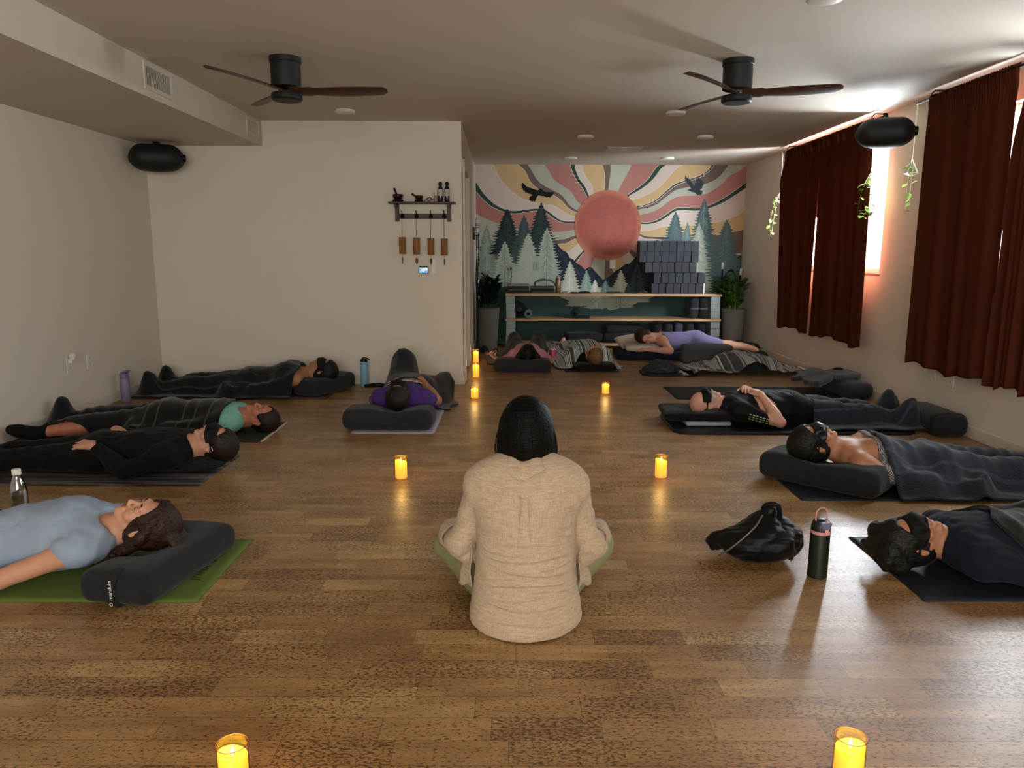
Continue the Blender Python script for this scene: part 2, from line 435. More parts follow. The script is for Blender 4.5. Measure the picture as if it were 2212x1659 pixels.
# block of the storeroom that juts in from the left: front face and the side wall with its doorway
bm = bmesh.new()
box(bm, XL, XC0 - .1, YW, YW + .12, 0, ZC)
struct('wall_front', bm, M_wall)
def side_x(y): return XC0 + (XC1 - XC0) * (y - YW) / (YM - YW)
bm = bmesh.new()
D0, D1, DZ = 7.48, 8.34, 2.07
def slab(y0, y1, z0, z1, t=.1):
    a, b2 = side_x(y0), side_x(y1)
    v = [bm.verts.new(p) for p in ((a-t,y0,z0),(a,y0,z0),(b2,y1,z0),(b2-t,y1,z0),(a-t,y0,z1),(a,y0,z1),(b2,y1,z1),(b2-t,y1,z1))]
    for f in ((3,2,1,0),(4,5,6,7),(0,1,5,4),(1,2,6,5),(2,3,7,6),(3,0,4,7)): bm.faces.new([v[i] for i in f])
slab(YW, D0, 0, ZC); slab(D1, YM, 0, ZC); slab(D0, D1, DZ, ZC)
struct('wall_return', bm, M_wall)
# doorway: casing, door leaf
bm = bmesh.new()
def cas(y0, y1, z0, z1):
    a, b2 = side_x(y0), side_x(y1)
    v = [bm.verts.new(p) for p in ((a,y0,z0),(a+.02,y0,z0),(b2+.02,y1,z0),(b2,y1,z0),(a,y0,z1),(a+.02,y0,z1),(b2+.02,y1,z1),(b2,y1,z1))]
    for f in ((3,2,1,0),(4,5,6,7),(0,1,5,4),(1,2,6,5),(2,3,7,6),(3,0,4,7)): bm.faces.new([v[i] for i in f])
cas(D0 - .09, D0, 0, DZ + .09); cas(D1, D1 + .09, 0, DZ + .09); cas(D0, D1, DZ, DZ + .09)
struct('trim_1', bm, M_trim)
bm = bmesh.new(); box(bm, side_x(D0) - .08, side_x(D0) - .04, D0, D1, .01, DZ)
for z0, z1 in ((.22, 1.0), (1.15, 1.9)): box(bm, side_x(D0) - .04, side_x(D0) - .032, D0 + .13, D1 - .13, z0, z1)
dr = struct('door_1', bm, plain('door_paint', '#cfcac0', .45, var=.03, bmp=.02))

# duct housing along the left wall
bm = bmesh.new(); box(bm, XL, XD, YB, YW, ZD, ZC); struct('soffit_left', bm, M_ceil)
bpy.data.objects['soffit_left'].name = 'ceiling_soffit'
# baseboards
HB = .082
bm = bmesh.new(); box(bm, XL, XL + .014, YB, YW, 0, HB); struct('baseboard_left', bm, M_trim, bevel=.002)
bm = bmesh.new(); box(bm, XL + .014, XC0 + .014, YW - .014, YW, 0, HB); struct('baseboard_front', bm, M_trim, bevel=.002)
bm = bmesh.new(); box(bm, XR - .014, XR, YB, YM, 0, HB); struct('baseboard_right', bm, M_trim, bevel=.002)
bm = bmesh.new(); box(bm, XC1 - .02 + .03, XR - .014, YM - .014, YM, 0, HB); struct('baseboard_back', bm, plain('teal_baseboard', '#2f5350', .6))
bm = bmesh.new()
for a, b2 in ((YW, D0 - .09), (D1 + .09, YM - .014)):
    xa, xb = side_x(a), side_x(b2)
    v = [bm.verts.new(p) for p in ((xa,a,0),(xa+.014,a,0),(xb+.014,b2,0),(xb,b2,0),(xa,a,HB),(xa+.014,a,HB),(xb+.014,b2,HB),(xb,b2,HB))]
    for f in ((3,2,1,0),(4,5,6,7),(0,1,5,4),(1,2,6,5),(2,3,7,6),(3,0,4,7)): bm.faces.new([v[i] for i in f])
struct('baseboard_return', bm, M_trim)

# right wall with its window openings (sill at 1.10) and the wall behind the photographer, its opening added for the fill light
WIN = [(6.58, 8.60), (4.20, 5.72)]
WZ0, WZ1 = 1.10, 2.24
bm = bmesh.new(); T = .16
ys = [YB] + [v for w in sorted(WIN) for v in w] + [YM]
box(bm, XR, XR + T, YB, YM, 0, WZ0); box(bm, XR, XR + T, YB, YM, WZ1, ZC)
for i in range(0, len(ys), 2): box(bm, XR, XR + T, ys[i], ys[i+1], WZ0, WZ1)
struct('wall_right', bm, M_wall)
bm = bmesh.new(); box(bm, XL, XR, YB, YB + .12, 0, .75); box(bm, XL, XR, YB, YB + .12, 2.3, ZC)
box(bm, XL, -2.1, YB, YB + .12, .75, 2.3); box(bm, 2.5, XR, YB, YB + .12, .75, 2.3)
struct('wall_rear', bm, M_wall)
M_vinyl = plain('white_vinyl', '#d8dcdd', .35, var=.02, bmp=0); M_pane = glass('window_glass', (.96, .98, 1, 1), .06)
for i, (a, b2) in enumerate(WIN[:2]):
    bm = bmesh.new(); x0, x1 = XR + .07, XR + .12; f = .045
    box(bm, x0, x1, a, b2, WZ0, WZ0 + f); box(bm, x0, x1, a, b2, WZ1 - f, WZ1)
    for y in (a, a + .33, (a + b2) / 2, b2 - .33, b2 - f): box(bm, x0, x1, y, y + f * (.5 if y != a else 1), WZ0 + f, WZ1 - f)
    w = struct('window_%d' % (i + 1), bm, M_vinyl)
    bm = bmesh.new(); box(bm, x0 + .02, x0 + .026, a + f, b2 - f, WZ0 + f, WZ1 - f); bm_obj('pane', bm, M_pane, w)
    bm = bmesh.new(); box(bm, XR - .006, XR + .07, a - .01, b2 + .01, WZ0 - .02, WZ0); bm_obj('window_sill', bm, plain('sill_wood', '#7d5a3c', .6), w)

# ---------------------------------------------------------------- painted back wall: one picture, its shapes drawn on a canvas (U right, V down) and lifted a hair off the plaster
def wavy(name, c, var=.10, s=(3, 3, 3), rough=.75):
    if name in _mc: return _mc[name]
    m, nt, b = node_mat(name); c = lin(c)
    n = N(nt, 'ShaderNodeTexNoise', Scale=1.0, Detail=4.0, Distortion=.5); nt.links.new(coords(nt, s), n.inputs['Vector'])
    nt.links.new(mix(nt, dark(c, 1 - var), dark(c, 1 + var), n.outputs[0]), b.inputs['Base Color'])
    b.inputs['Roughness'].default_value = rough; b.inputs['Specular IOR Level'].default_value = .3
    _mc[name] = m; return m
PAINT = {'cream': '#cbbcb0', 'tan': '#c2a67a', 'brown': '#6d5d54', 'sage': '#a8aa9b', 'pink': '#a8746a', 'green': '#2d473f', 'navy': '#222b36', 'navy2': '#3b4653',
         'teal': '#3b524e', 'hill': '#2d483f', 'd1': '#1d292c', 'd2': '#39494a', 'd3': '#243235', 'l1': '#77877c', 'l2': '#a3ad9e', 'l3': '#b3b7a6', 'b1': '#7c948e', 'b2': '#4b5f62',
         'b3': '#627a7b', 'bird': '#0d1013', 'bird2': '#2c3338', 'w': '#cfd3c4', 'line': '#d3c8bb'}
PK = list(PAINT)
sun_m, _nt, _b = node_mat('paint_sun')
_co = coords(_nt, kind='Object'); _ln = N(_nt, 'ShaderNodeVectorMath', operation='LENGTH')
_sb = N(_nt, 'ShaderNodeVectorMath', operation='MULTIPLY'); _sb.inputs[1].default_value = (1, 0, 1)
_nt.links.new(_co, _sb.inputs[0]); _nt.links.new(_sb.outputs[0], _ln.inputs[0])
_n1 = N(_nt, 'ShaderNodeTexNoise', Scale=5, Detail=5.0, Distortion=1.5); _nt.links.new(_co, _n1.inputs['Vector'])
_wv = N(_nt, 'ShaderNodeTexWave', wave_type='RINGS', rings_direction='SPHERICAL', Scale=4.0, Distortion=3.0, Detail=2.0); _nt.links.new(_co, _wv.inputs['Vector'])
_rp = ramp(_nt, [(0, lin('#a3564d')), (.8, lin('#a05146')), (.95, lin('#b06a50')), (1, lin('#bd775a'))])
_sc = N(_nt, 'ShaderNodeMath', operation='MULTIPLY'); _sc.inputs[1].default_value = 1 / .475; _nt.links.new(_ln.outputs['Value'], _sc.inputs[0]); _nt.links.new(_sc.outputs[0], _rp.inputs[0])
_r2 = ramp(_nt, [(.3, (.86, .84, .84, 1)), (.7, (1.12, 1.1, 1.1, 1))]); _nt.links.new(_n1.outputs[0], _r2.inputs[0])
_r3 = ramp(_nt, [(.2, (.985, .985, .985, 1)), (.8, (1.015, 1.015, 1.015, 1))]); _nt.links.new(_wv.outputs[0], _r3.inputs[0])
_nt.links.new(mix(_nt, mix(_nt, _rp.outputs[0], _r2.outputs[0], 1.0, 'MULTIPLY'), _r3.outputs[0], 1.0, 'MULTIPLY'), _b.inputs['Base Color']); _b.inputs['Roughness'].default_value = .7

SUN = (1565, 783)
UX = lambda u: 1.35 + (u - SUN[0]) / (157.5 * 5.72)
VZ = lambda v: 1.652 - (v - SUN[1]) / (158.6 * 5.72)
def catmull(P, n=8):
    P = [np.array(p, float) for p in P]; P = [2*P[0] - P[1]] + P + [2*P[-1] - P[-2]]; out = []
    for i in range(1, len(P) - 2):
        for k in range(n):
            t = k / n; a, b, c, d = P[i-1:i+3]
            out.append(.5 * (2*b + (c - a)*t + (2*a - 5*b + 4*c - d)*t*t + (3*b - a - 3*c + d)*t**3))
    out.append(P[-2]); return [tuple(p) for p in out]
mb = bmesh.new(); MU0, MU1, MV0, MV1 = -88, 3279, 26, 2236
def clampp(p): return (min(max(p[0], MU0), MU1), min(max(p[1], MV0), MV1))
def paint(pts, col, lay):
    q = []
    for p in pts:
        p = clampp(p)
        if not q or abs(p[0]-q[-1][0]) + abs(p[1]-q[-1][1]) > .5: q.append(p)
    if len(q) < 3: return
    y = YM - .0006 - .0008 * lay
    try: f = mb.faces.new([mb.verts.new((UX(u), y, VZ(v))) for u, v in q]); f.material_index = PK.index(col)
    except Exception: pass
B2 = 1602
def r(*p): return [(x + B2, y) for x, y in p]
rays = [  # boundary curve (outer end first), colour of the band that follows it clockwise
 ([(-88, 1050), (300, 1010), (700, 985), (900, 965), (1020, 955), (1145, 912)], 'sage'),
 ([(-88, 640), (0, 690), (190, 760), (400, 800), (600, 840), (880, 862), (1010, 858), (1145, 838)], 'pink'),
 ([(-88, 370), (0, 465), (100, 550), (230, 610), (340, 638), (450, 640), (560, 618), (680, 606), (780, 625), (870, 690), (960, 738), (1050, 755), (1145, 753)], 'green'),
 ([(-88, 257), (0, 385), (100, 490), (200, 560), (330, 605), (450, 605), (560, 590), (680, 580), (790, 600), (880, 660), (960, 715), (1050, 735), (1145, 735)], 'cream'),
 ([(125, 26), (170, 130), (240, 250), (350, 360), (470, 440), (620, 500), (740, 512), (850, 530), (960, 580), (1050, 640), (1145, 670)], 'tan'),
 ([(415, 26), (520, 120), (590, 250), (690, 340), (800, 390), (900, 425), (990, 490), (1060, 565), (1130, 610), (1175, 622)], 'brown'),
 ([(540, 26), (600, 110), (660, 210), (740, 285), (850, 345), (960, 400), (1030, 470), (1090, 545), (1180, 600)], 'sage'),
 ([(750, 26), (820, 120), (880, 220), (960, 280), (1060, 340), (1120, 400), (1170, 480), (1230, 530)], 'pink'),
 ([(1075, 26), (1110, 130), (1170, 240), (1240, 330), (1300, 440)], 'green'),
 ([(1135, 26), (1150, 110), (1200, 220), (1270, 310), (1322, 425)], 'cream'),
 ([(1225, 26), (1240, 110), (1290, 200), (1350, 280), (1375, 380)], 'tan'),
 ([(1470, 26), (1500, 120), (1515, 250), (1512, 345)], 'brown'),
 ([(1580, 26), (1580, 150), (1567, 250), (1562, 345)], 'sage'),
 (r((250, 26), (210, 110), (150, 220), (85, 350)), 'pink'),
 (r((600, 26), (530, 90), (450, 210), (350, 300), (200, 405)), 'green'),
 (r((700, 26), (610, 80), (520, 200), (400, 310), (225, 415)), 'cream'),
 (r((900, 26), (780, 100), (680, 220), (580, 320), (450, 400), (290, 465)), 'tan'),
 (r((1235, 26), (1180, 110), (1060, 180), (880, 235), (770, 280), (660, 370), (560, 460), (460, 510), (340, 545)), 'green'),
 (r((1275, 26), (1200, 118), (1070, 200), (880, 258), (780, 303), (665, 395), (565, 482), (460, 528), (345, 562)), 'brown'),
 (r((1450, 26), (1350, 160), (1250, 235), (1120, 280), (900, 320), (790, 350), (680, 430), (580, 510), (470, 560), (355, 582)), 'sage'),
 (r((1677, 36), (1560, 120), (1450, 180), (1380, 260), (1270, 340), (1150, 400), (1000, 415), (840, 425), (720, 480), (620, 560), (500, 620), (378, 650)), 'pink'),
 (r((1677, 238), (1560, 330), (1400, 440), (1220, 530), (1080, 565), (880, 555), (780, 580), (680, 650), (580, 710), (480, 740), (385, 740)), 'green'),
 (r((1677, 312), (1560, 390), (1400, 490), (1240, 560), (1080, 595), (880, 590), (790, 610), (690, 680), (590, 735), (480, 762), (385, 765)), 'cream'),
 (r((1677, 590), (1560, 660), (1400, 720), (1200, 760), (1000, 775), (800, 780), (640, 800), (500, 840), (378, 845)), 'tan'),
 (r((1677, 820), (1560, 850), (1300, 900), (900, 920), (620, 918), (480, 915), (370, 885)), 'brown'),
 (r((1677, 1130), (1300, 1100), (900, 1000), (600, 950), (450, 940), (362, 908)), 'cream'),
 (r((1400, 1640), (900, 1250), (560, 1060), (345, 960)), 'pink'),
 (r((900, 1640), (600, 1330), (400, 1180), (270, 1065)), 'brown'),
 (r((760, 1640), (500, 1370), (310, 1190), (235, 1110)), 'cream'),
 (r((500, 1640), (300, 1380), (160, 1190)), 'tan'),
 (r((200, 1640), (60, 1380), (0, 1222)), 'brown'),
 ([(1545, 1640), (1540, 1400), (1545, 1222)], 'sage'),
 ([(1290, 1640), (1350, 1370), (1395, 1215)], 'pink'),
 ([(900, 1640), (1180, 1240), (1268, 1122)], 'green'),
 ([(860, 1640), (1150, 1228), (1255, 1105)], 'cream'),
 ([(500, 1500), (1060, 1125), (1200, 1015)], 'tan'),
 ([(100, 1250), (900, 1030), (1040, 1008), (1160, 948)], 'brown'),
]
def corners(a, b):
    """outline along the canvas edge from a to b, clockwise"""
    cs = [(MU0, MV0), (MU1, MV0), (MU1, MV1), (MU0, MV1)]
    def par(p):
        u, v = p
        if abs(v - MV0) < 3: return (u - MU0) / (MU1 - MU0)
        if abs(u - MU1) < 3: return 1 + (v - MV0) / (MV1 - MV0)
        if abs(u - MU0) < 3: return 3 + (MV1 - v) / (MV1 - MV0)
        return None
    pa, pb = par(a), par(b)
    if pa is None or pb is None: return []
    if pb < pa: pb += 4
    return [cs[k % 4] for k in range(int(pa) + 1, int(pb) + 1) if pa < k < pb]
for i, (cv, colr) in enumerate(rays):
    nx = rays[(i + 1) % len(rays)][0]
    A = catmull(cv) + [SUN]; B = catmull(nx) + [SUN]
    paint(A + B[::-1] + corners(cv[0], nx[0])[::-1], colr, .06 * (i % 5))
    # thin pale line the painter left between bands
    if colr in ('brown', 'green', 'tan'):
        C = [np.array(q) for q in catmull(cv)]; nn = []
        for j in range(len(C)):
            d = C[min(j+1, len(C)-1)] - C[max(j-1, 0)]; d = d / (np.linalg.norm(d) + 1e-9); nn.append(np.array([-d[1], d[0]]) * 3.2)
        paint([tuple(a - b_) for a, b_ in zip(C, nn)] + [tuple(a + b_) for a, b_ in list(zip(C, nn))[::-1]], 'line', .4)
# mountains, hills
ridge = [(840, 1010), (900, 1005), (940, 1020), (985, 1080), (1025, 1100), (1060, 1125), (1100, 1190), (1140, 1205), (1200, 1270), (1225, 1272), (1290, 1335), (1340, 1300), (1380, 1312), (1450, 1390), (1520, 1462)] + \
        r((0, 1420), (80, 1345), (130, 1318), (200, 1262), (245, 1262), (330, 1170), (400, 1090), (480, 1000), (600, 960), (640, 1000), (760, 1100), (1100, 1500))
paint(ridge + [(2702, 1760), (840, 1760)], 'navy', 1)
for (u, v) in ((930, 1050), (1000, 1130), (1090, 1220), (1160, 1290), (1240, 1340), (1360, 1345), (1440, 1420), (1620, 1440), (1700, 1380), (1790, 1310), (1870, 1260), (1930, 1170)):
    for k in range(3):
        s = 1 if u < 1540 else -1; a0 = u + s * k * 9; b0 = v + k * 22
        paint([(a0, b0), (a0 + s*34, b0 + 46), (a0 + s*62, b0 + 92), (a0 + s*50, b0 + 84), (a0 + s*22, b0 + 48)], 'navy2', 1.5)
lowline = [(900, 1640), (1000, 1690), (1120, 1735), (1240, 1790), (1330, 1800), (1400, 1832), (1480, 1800), (1560, 1812), (1614, 1850), (1700, 1835), (1800, 1800), (1900, 1790), (1972, 1750), (2080, 1715), (2160, 1680), (2300, 1640)]
paint([(MU0, 1330), (30, 1308), (120, 1352), (220, 1430), (300, 1482), (420, 1560), (600, 1610), (900, 1630)] + lowline + r((1000, 1620), (1150, 1450), (1250, 1385), (1400, 1305), (1500, 1250), (1677, 1120)) + [(MU1, MV1), (MU0, MV1)], 'teal', 2)
paint([(MU0, 1330), (30, 1308), (120, 1352), (220, 1430), (300, 1482), (420, 1560), (600, 1620), (300, 1800), (MU0, 1900)], 'hill', 2.2)
paint([(900, 1640)] + lowline[1:-1] + [(2300, 1640), (1800, 1560), (1300, 1560)], 'l2', 2.3)
rnd = random.Random(5)
def tree(cx, top, base, hw, c_out, c_in, lay, n=None, dens=1.0):
    n = n or max(8, int((base - top) / 34)); L, Rr = [], []
    for s, o in ((-1, L), (1, Rr)):
        for i in range(n):
            t = (i + .35) / n; w = hw * (t ** .72) * rnd.uniform(.88, 1.1); y = top + (base - top) * t + rnd.uniform(-4, 4); dy = (base - top) / n
            w *= 1.30; o += [(cx + s * w * .66, y - dy * .35), (cx + s * w * .84, y + dy * .02), (cx + s * w * 1.02, y - dy * .12), (cx + s * w * .90, y + dy * .36), (cx + s * w * .74, y + dy * .45)]
    paint([(cx, top)] + Rr + [(cx + hw * .5, base), (cx - hw * .5, base)] + L[::-1], c_out, lay)
    # drooping brush strokes of the branches
    m = int(n * 2.2 * dens)
    for i in range(m):
        t = .12 + .86 * (i + rnd.random()) / m; y = top + (base - top) * t; w = hw * (t ** .72)
        for s in (-1, 1):
            a = rnd.uniform(.02, .18); e = rnd.uniform(.5, .88); d = (base - top) / n; th = rnd.uniform(3, 7)
            P0 = [(cx + s*w*a, y - d*1.1), (cx + s*w*(a+(e-a)*.4), y - d*.1), (cx + s*w*(a+(e-a)*.75), y + d*.25), (cx + s*w*e, y + d*.15)]
            C = catmull(P0, 3)
            paint(C + [(x - s * th * .3, yy + th * (1 - k / len(C)) + 1.5) for k, (x, yy) in list(enumerate(C))[::-1]], c_in if rnd.random() < .75 else c_out, lay + .5 + .02 * (i % 5))
    paint([(cx - 2, top + 20), (cx + 2, top + 20), (cx + 9, base), (cx - 9, base)], c_in, lay + .45)
paint([(MU0, 1250), (150, 1250), (420, 1180), (700, 1240), (900, 1350), (960, 1500), (980, 1640), (700, 1650), (300, 1480), (120, 1350), (30, 1310), (MU0, 1320)], 'l1', 2.6)
paint(r((820, 1250), (1100, 1180), (1400, 1180), (1677, 1150), (1677, 1130), (1500, 1260), (1400, 1310), (1250, 1390), (1150, 1455), (1000, 1640), (820, 1640)), 'l2', 2.6)
for args in [(45, 790, 1470, 150, 'l1', 'l2', 3), (305, 590, 1150, 200, 'd1', 'd2', 3), (515, 660, 1260, 165, 'd2', 'b2', 3.3), (728, 510, 1180, 195, 'd3', 'd2', 3.6),
             (275, 985, 1560, 170, 'l2', 'l1', 5), (805, 815, 1640, 205, 'l2', 'l1', 5.2), (570, 885, 1600, 220, 'l2', 'l3', 5.4),
             (1100, 1235, 1640, 125, 'l3', 'w', 5.4), (1310, 1345, 1640, 95, 'b1', 'l2', 5.6), (1555, 1465, 1640, 66, 'b3', 'b1', 5.6), (1420, 1460, 1640, 68, 'l3', 'w', 5.8),
             (1950, 1260, 1640, 110, 'navy2', 'navy', 5), (1745, 1340, 1640, 110, 'l3', 'w', 5.6), (1850, 1500, 1640, 60, 'navy2', 'b2', 5.7),
             (B2 + 808, 615, 1300, 195, 'b2', 'b3', 3), (B2 + 962, 745, 1350, 120, 'b3', 'b1', 3.2), (B2 + 1160, 460, 1300, 205, 'b2', 'b1', 3.4), (B2 + 1110, 755, 1640, 190, 'l2', 'w', 5),
             (B2 + 1455, 710, 1420, 210, 'b2', 'b3', 5.6), (B2 + 640, 1150, 1640, 130, 'navy2', 'b2', 3)]:
    tree(*args)
for args in [(1180, 1620, 1800, 120, 'l2', 'l3', 4), (1450, 1600, 1830, 150, 'l2', 'w', 4.2), (1750, 1600, 1820, 150, 'l2', 'l1', 4.4), (2000, 1600, 1750, 120, 'l2', 'l3', 4.6)]: tree(*args, n=6)
paint([(500, 265), (545, 310), (620, 335), (680, 355), (710, 335), (745, 338), (755, 350), (740, 358), (790, 375), (885, 372), (872, 388), (886, 398), (866, 408), (872, 424), (850, 424), (838, 447), (815, 434), (792, 444), (775, 430), (740, 427), (690, 415), (670, 440), (662, 470), (640, 497), (628, 482), (610, 497), (603, 480), (588, 490), (586, 470), (572, 466), (590, 430), (630, 408), (606, 410), (590, 398), (560, 396), (552, 384), (520, 376), (524, 362), (496, 352), (502, 340), (478, 330), (494, 318), (474, 304), (490, 298), (472, 282), (494, 284), (485, 268)], 'bird', 7)
paint(r((905, 158), (915, 190), (960, 210), (965, 225), (985, 235), (995, 260), (1025, 300), (1035, 250), (1048, 215), (1045, 200), (1062, 215), (1065, 182), (1080, 218), (1095, 195), (1103, 228), (1120, 220), (1120, 248), (1140, 250), (1128, 272), (1140, 285), (1122, 300), (1125, 318), (1095, 345), (1140, 355), (1120, 368), (1140, 380), (1118, 385), (1140, 400), (1110, 395), (1115, 415), (1090, 400), (1075, 412), (1050, 390), (1030, 375), (990, 365), (960, 350), (935, 347), (965, 335), (985, 330), (965, 290), (940, 268), (925, 250), (905, 215)), 'bird2', 7)
mural = bm_obj('painted_mural', mb, [wavy('paint_' + k, v, .16 if k in ('teal', 'navy', 'hill') else .09) for k, v in PAINT.items()])
tag(mural, 'wall painting of wavy sun rays, pines, mountains and two flying birds on the far wall', 'mural')
mb = bmesh.new(); n_ = 96; yy = YM - .0006 - .0008 * 8
ve = [mb.verts.new((.461 * math.cos(2*PI*i/n_), 0, .48 * math.sin(2*PI*i/n_))) for i in range(n_)]
mb.faces.new(ve)
bm_obj('painted_sun', mb, sun_m, mural, (1.35, yy, 1.652), label='round brick red sun in the middle of the painting')

# ---------------------------------------------------------------- curtains and rods
def curtain_mat():
    m = bpy.data.materials.new('rust_linen'); m.use_nodes = True; nt = m.node_tree; nt.nodes.clear(); L = nt.links
    o = N(nt, 'ShaderNodeOutputMaterial'); d = N(nt, 'ShaderNodeBsdfDiffuse'); t = N(nt, 'ShaderNodeBsdfTranslucent'); mx = N(nt, 'ShaderNodeMixShader')
    a = N(nt, 'ShaderNodeTexNoise', Scale=1.0, Detail=2.0); L.new(coords(nt, (600, 600, 22)), a.inputs['Vector'])
    c = N(nt, 'ShaderNodeTexNoise', Scale=1.0, Detail=2.0); L.new(coords(nt, (30, 30, 700)), c.inputs['Vector'])
    cc = mix(nt, lin('#371a12'), lin('#643425'), a.outputs[0]); c2 = mix(nt, lin('#371a12'), lin('#643425'), c.outputs[0])
    f = mix(nt, cc, c2, .5); L.new(f, d.inputs[0]); L.new(mix(nt, f, lin('#86400f'), .6), t.inputs[0])
    mx.inputs[0].default_value = .035; L.new(d.outputs[0], mx.inputs[1]); L.new(t.outputs[0], mx.inputs[2]); L.new(mx.outputs[0], o.inputs[0])
    bp = N(nt, 'ShaderNodeBump', Strength=.3, Distance=.002); L.new(a.outputs[0], bp.inputs['Height']); L.new(bp.outputs[0], d.inputs['Normal'])
    return m
M_curt = curtain_mat()
def curtain_panel(name, parent, y0, y1, ztop, zbot, seed, x=3.12, lean=0.0, amp=.017, folds=3.6, edge=None, bow=None):
    rr = random.Random(seed); nu, nv = 150, 90; P = np.zeros((nu, nv, 3)); ph = [rr.uniform(0, 6.28) for _ in range(4)]
    for i in range(nu):
        u = i / (nu - 1)
        for j in range(nv):
            v = j / (nv - 1); z = ztop + (zbot - ztop) * v
            y = y0 + (y1 - y0) * u
            if edge: y += edge(u, v)
            a = amp * (.35 + .9 * v)
            w = math.sin(2*PI*folds*u + ph[0]) * .5 + math.sin(2*PI*folds*.47*u + ph[1] + .8*v) * .7 + .3 * math.sin(2*PI*folds*1.9*u + ph[2] + 1.5*v)
            g = 0
            if v < .05: g = .010 * math.sin(2*PI*34*u + ph[3]) + .006 * math.sin(2*PI*71*u); a *= .2
            elif v < .12: g = .006 * math.sin(2*PI*34*u + ph[3]) * (1 - (v - .05) / .07)
            xx = x + a * w + g - .006 * math.sin(PI * min(v / .05, 1)) - (bow(u, v) if bow else 0)
            zz = z + (.018 * math.sin(2*PI*1.3*u + ph[1]) + .008 * math.sin(2*PI*folds*u + ph[0])) * v ** 4 + (.010 * math.sin(2*PI*34*u + ph[3]) if j == 0 else 0)
            P[i, j] = (xx, y, zz)
    return grid_mesh(name, P, M_curt, parent, thick=.002)
M_black = plain('black_metal', '#0b0b0c', .4, .6, bmp=.05)
def window_curtain(label, y0, yj, y1, e1=None, e2=None, z0=.44, z1=2.425, seed=1, ryr=None):
    """rod with ceiling brackets; the two cloth panels hang on it as things of their own"""
    rod = thing('curtain_rod', label[0], 'curtain rod', (3.12, y0, z1 - .02), group='curtain rods over the windows')
    bm = bmesh.new(); tube(bm, [(0, -(y0 - ryr[0]), 0), (0, ryr[1] - y0, 0)], .0095, 12)
    bm_obj('rod', bm, M_black, rod, smooth=True)
    for ye in (y0 + .03, y1 - .03):
        bm = bmesh.new(); tube(bm, [(.10, ye - y0, .055), (.02, ye - y0, .058), (-.006, ye - y0, .03), (0, ye - y0, .004)], .005, 8)
        box(bm, .095, .119, ye - y0 - .012, ye - y0 + .012, .02, .063); bm_obj('bracket', bm, M_black, rod)
    for nm, a, b2, e, lb, sd in (('curtain', y0, yj, e1, label[1], seed), ('curtain', yj, y1, e2, label[2], seed + 7)):
        c = curtain_panel(nm, None, a, b2, z1, z0, sd, edge=e, bow=(lambda u, v: .075 * u ** 3 * min(1, v * 6)) if (y0 > 6 and a > y0) else None)
        tag(c, lb, 'curtain', 'rust linen curtains on the right wall')
window_curtain(('black curtain rod over the far window, beside the hanging speaker', 'rust brown curtain panel over the far window, half nearer the speaker', 'rust brown curtain panel over the far window, half nearer the painted wall'),
    6.66, 7.74, 8.70, e1=lambda u, v: (-.10 * v * (1 - u)) + (.025 if v < .4 else -.008 - .010*math.sin(9*v)) * u ** 4, e2=lambda u, v: -(.20 * v) * u, z0=.45, z1=2.425, seed=3, ryr=(6.45, 8.82))
window_curtain(('black curtain rod over the near window at the right edge', 'rust brown curtain panel over the near window, cut by the right edge', 'rust brown curtain panel over the near window, half with the free left edge'),
    4.40, 4.80, 5.80, e1=lambda u, v: -.10 * math.exp(-((v - .02) / .16) ** 2) * u ** 6 * (v < .4) + (-.02) * u ** 6 * (.5 < v < .7), e2=lambda u, v: -.04 * v * u + .012 * (1 - u) ** 6, z0=.43, z1=2.43, seed=21, ryr=(4.3, 5.98))

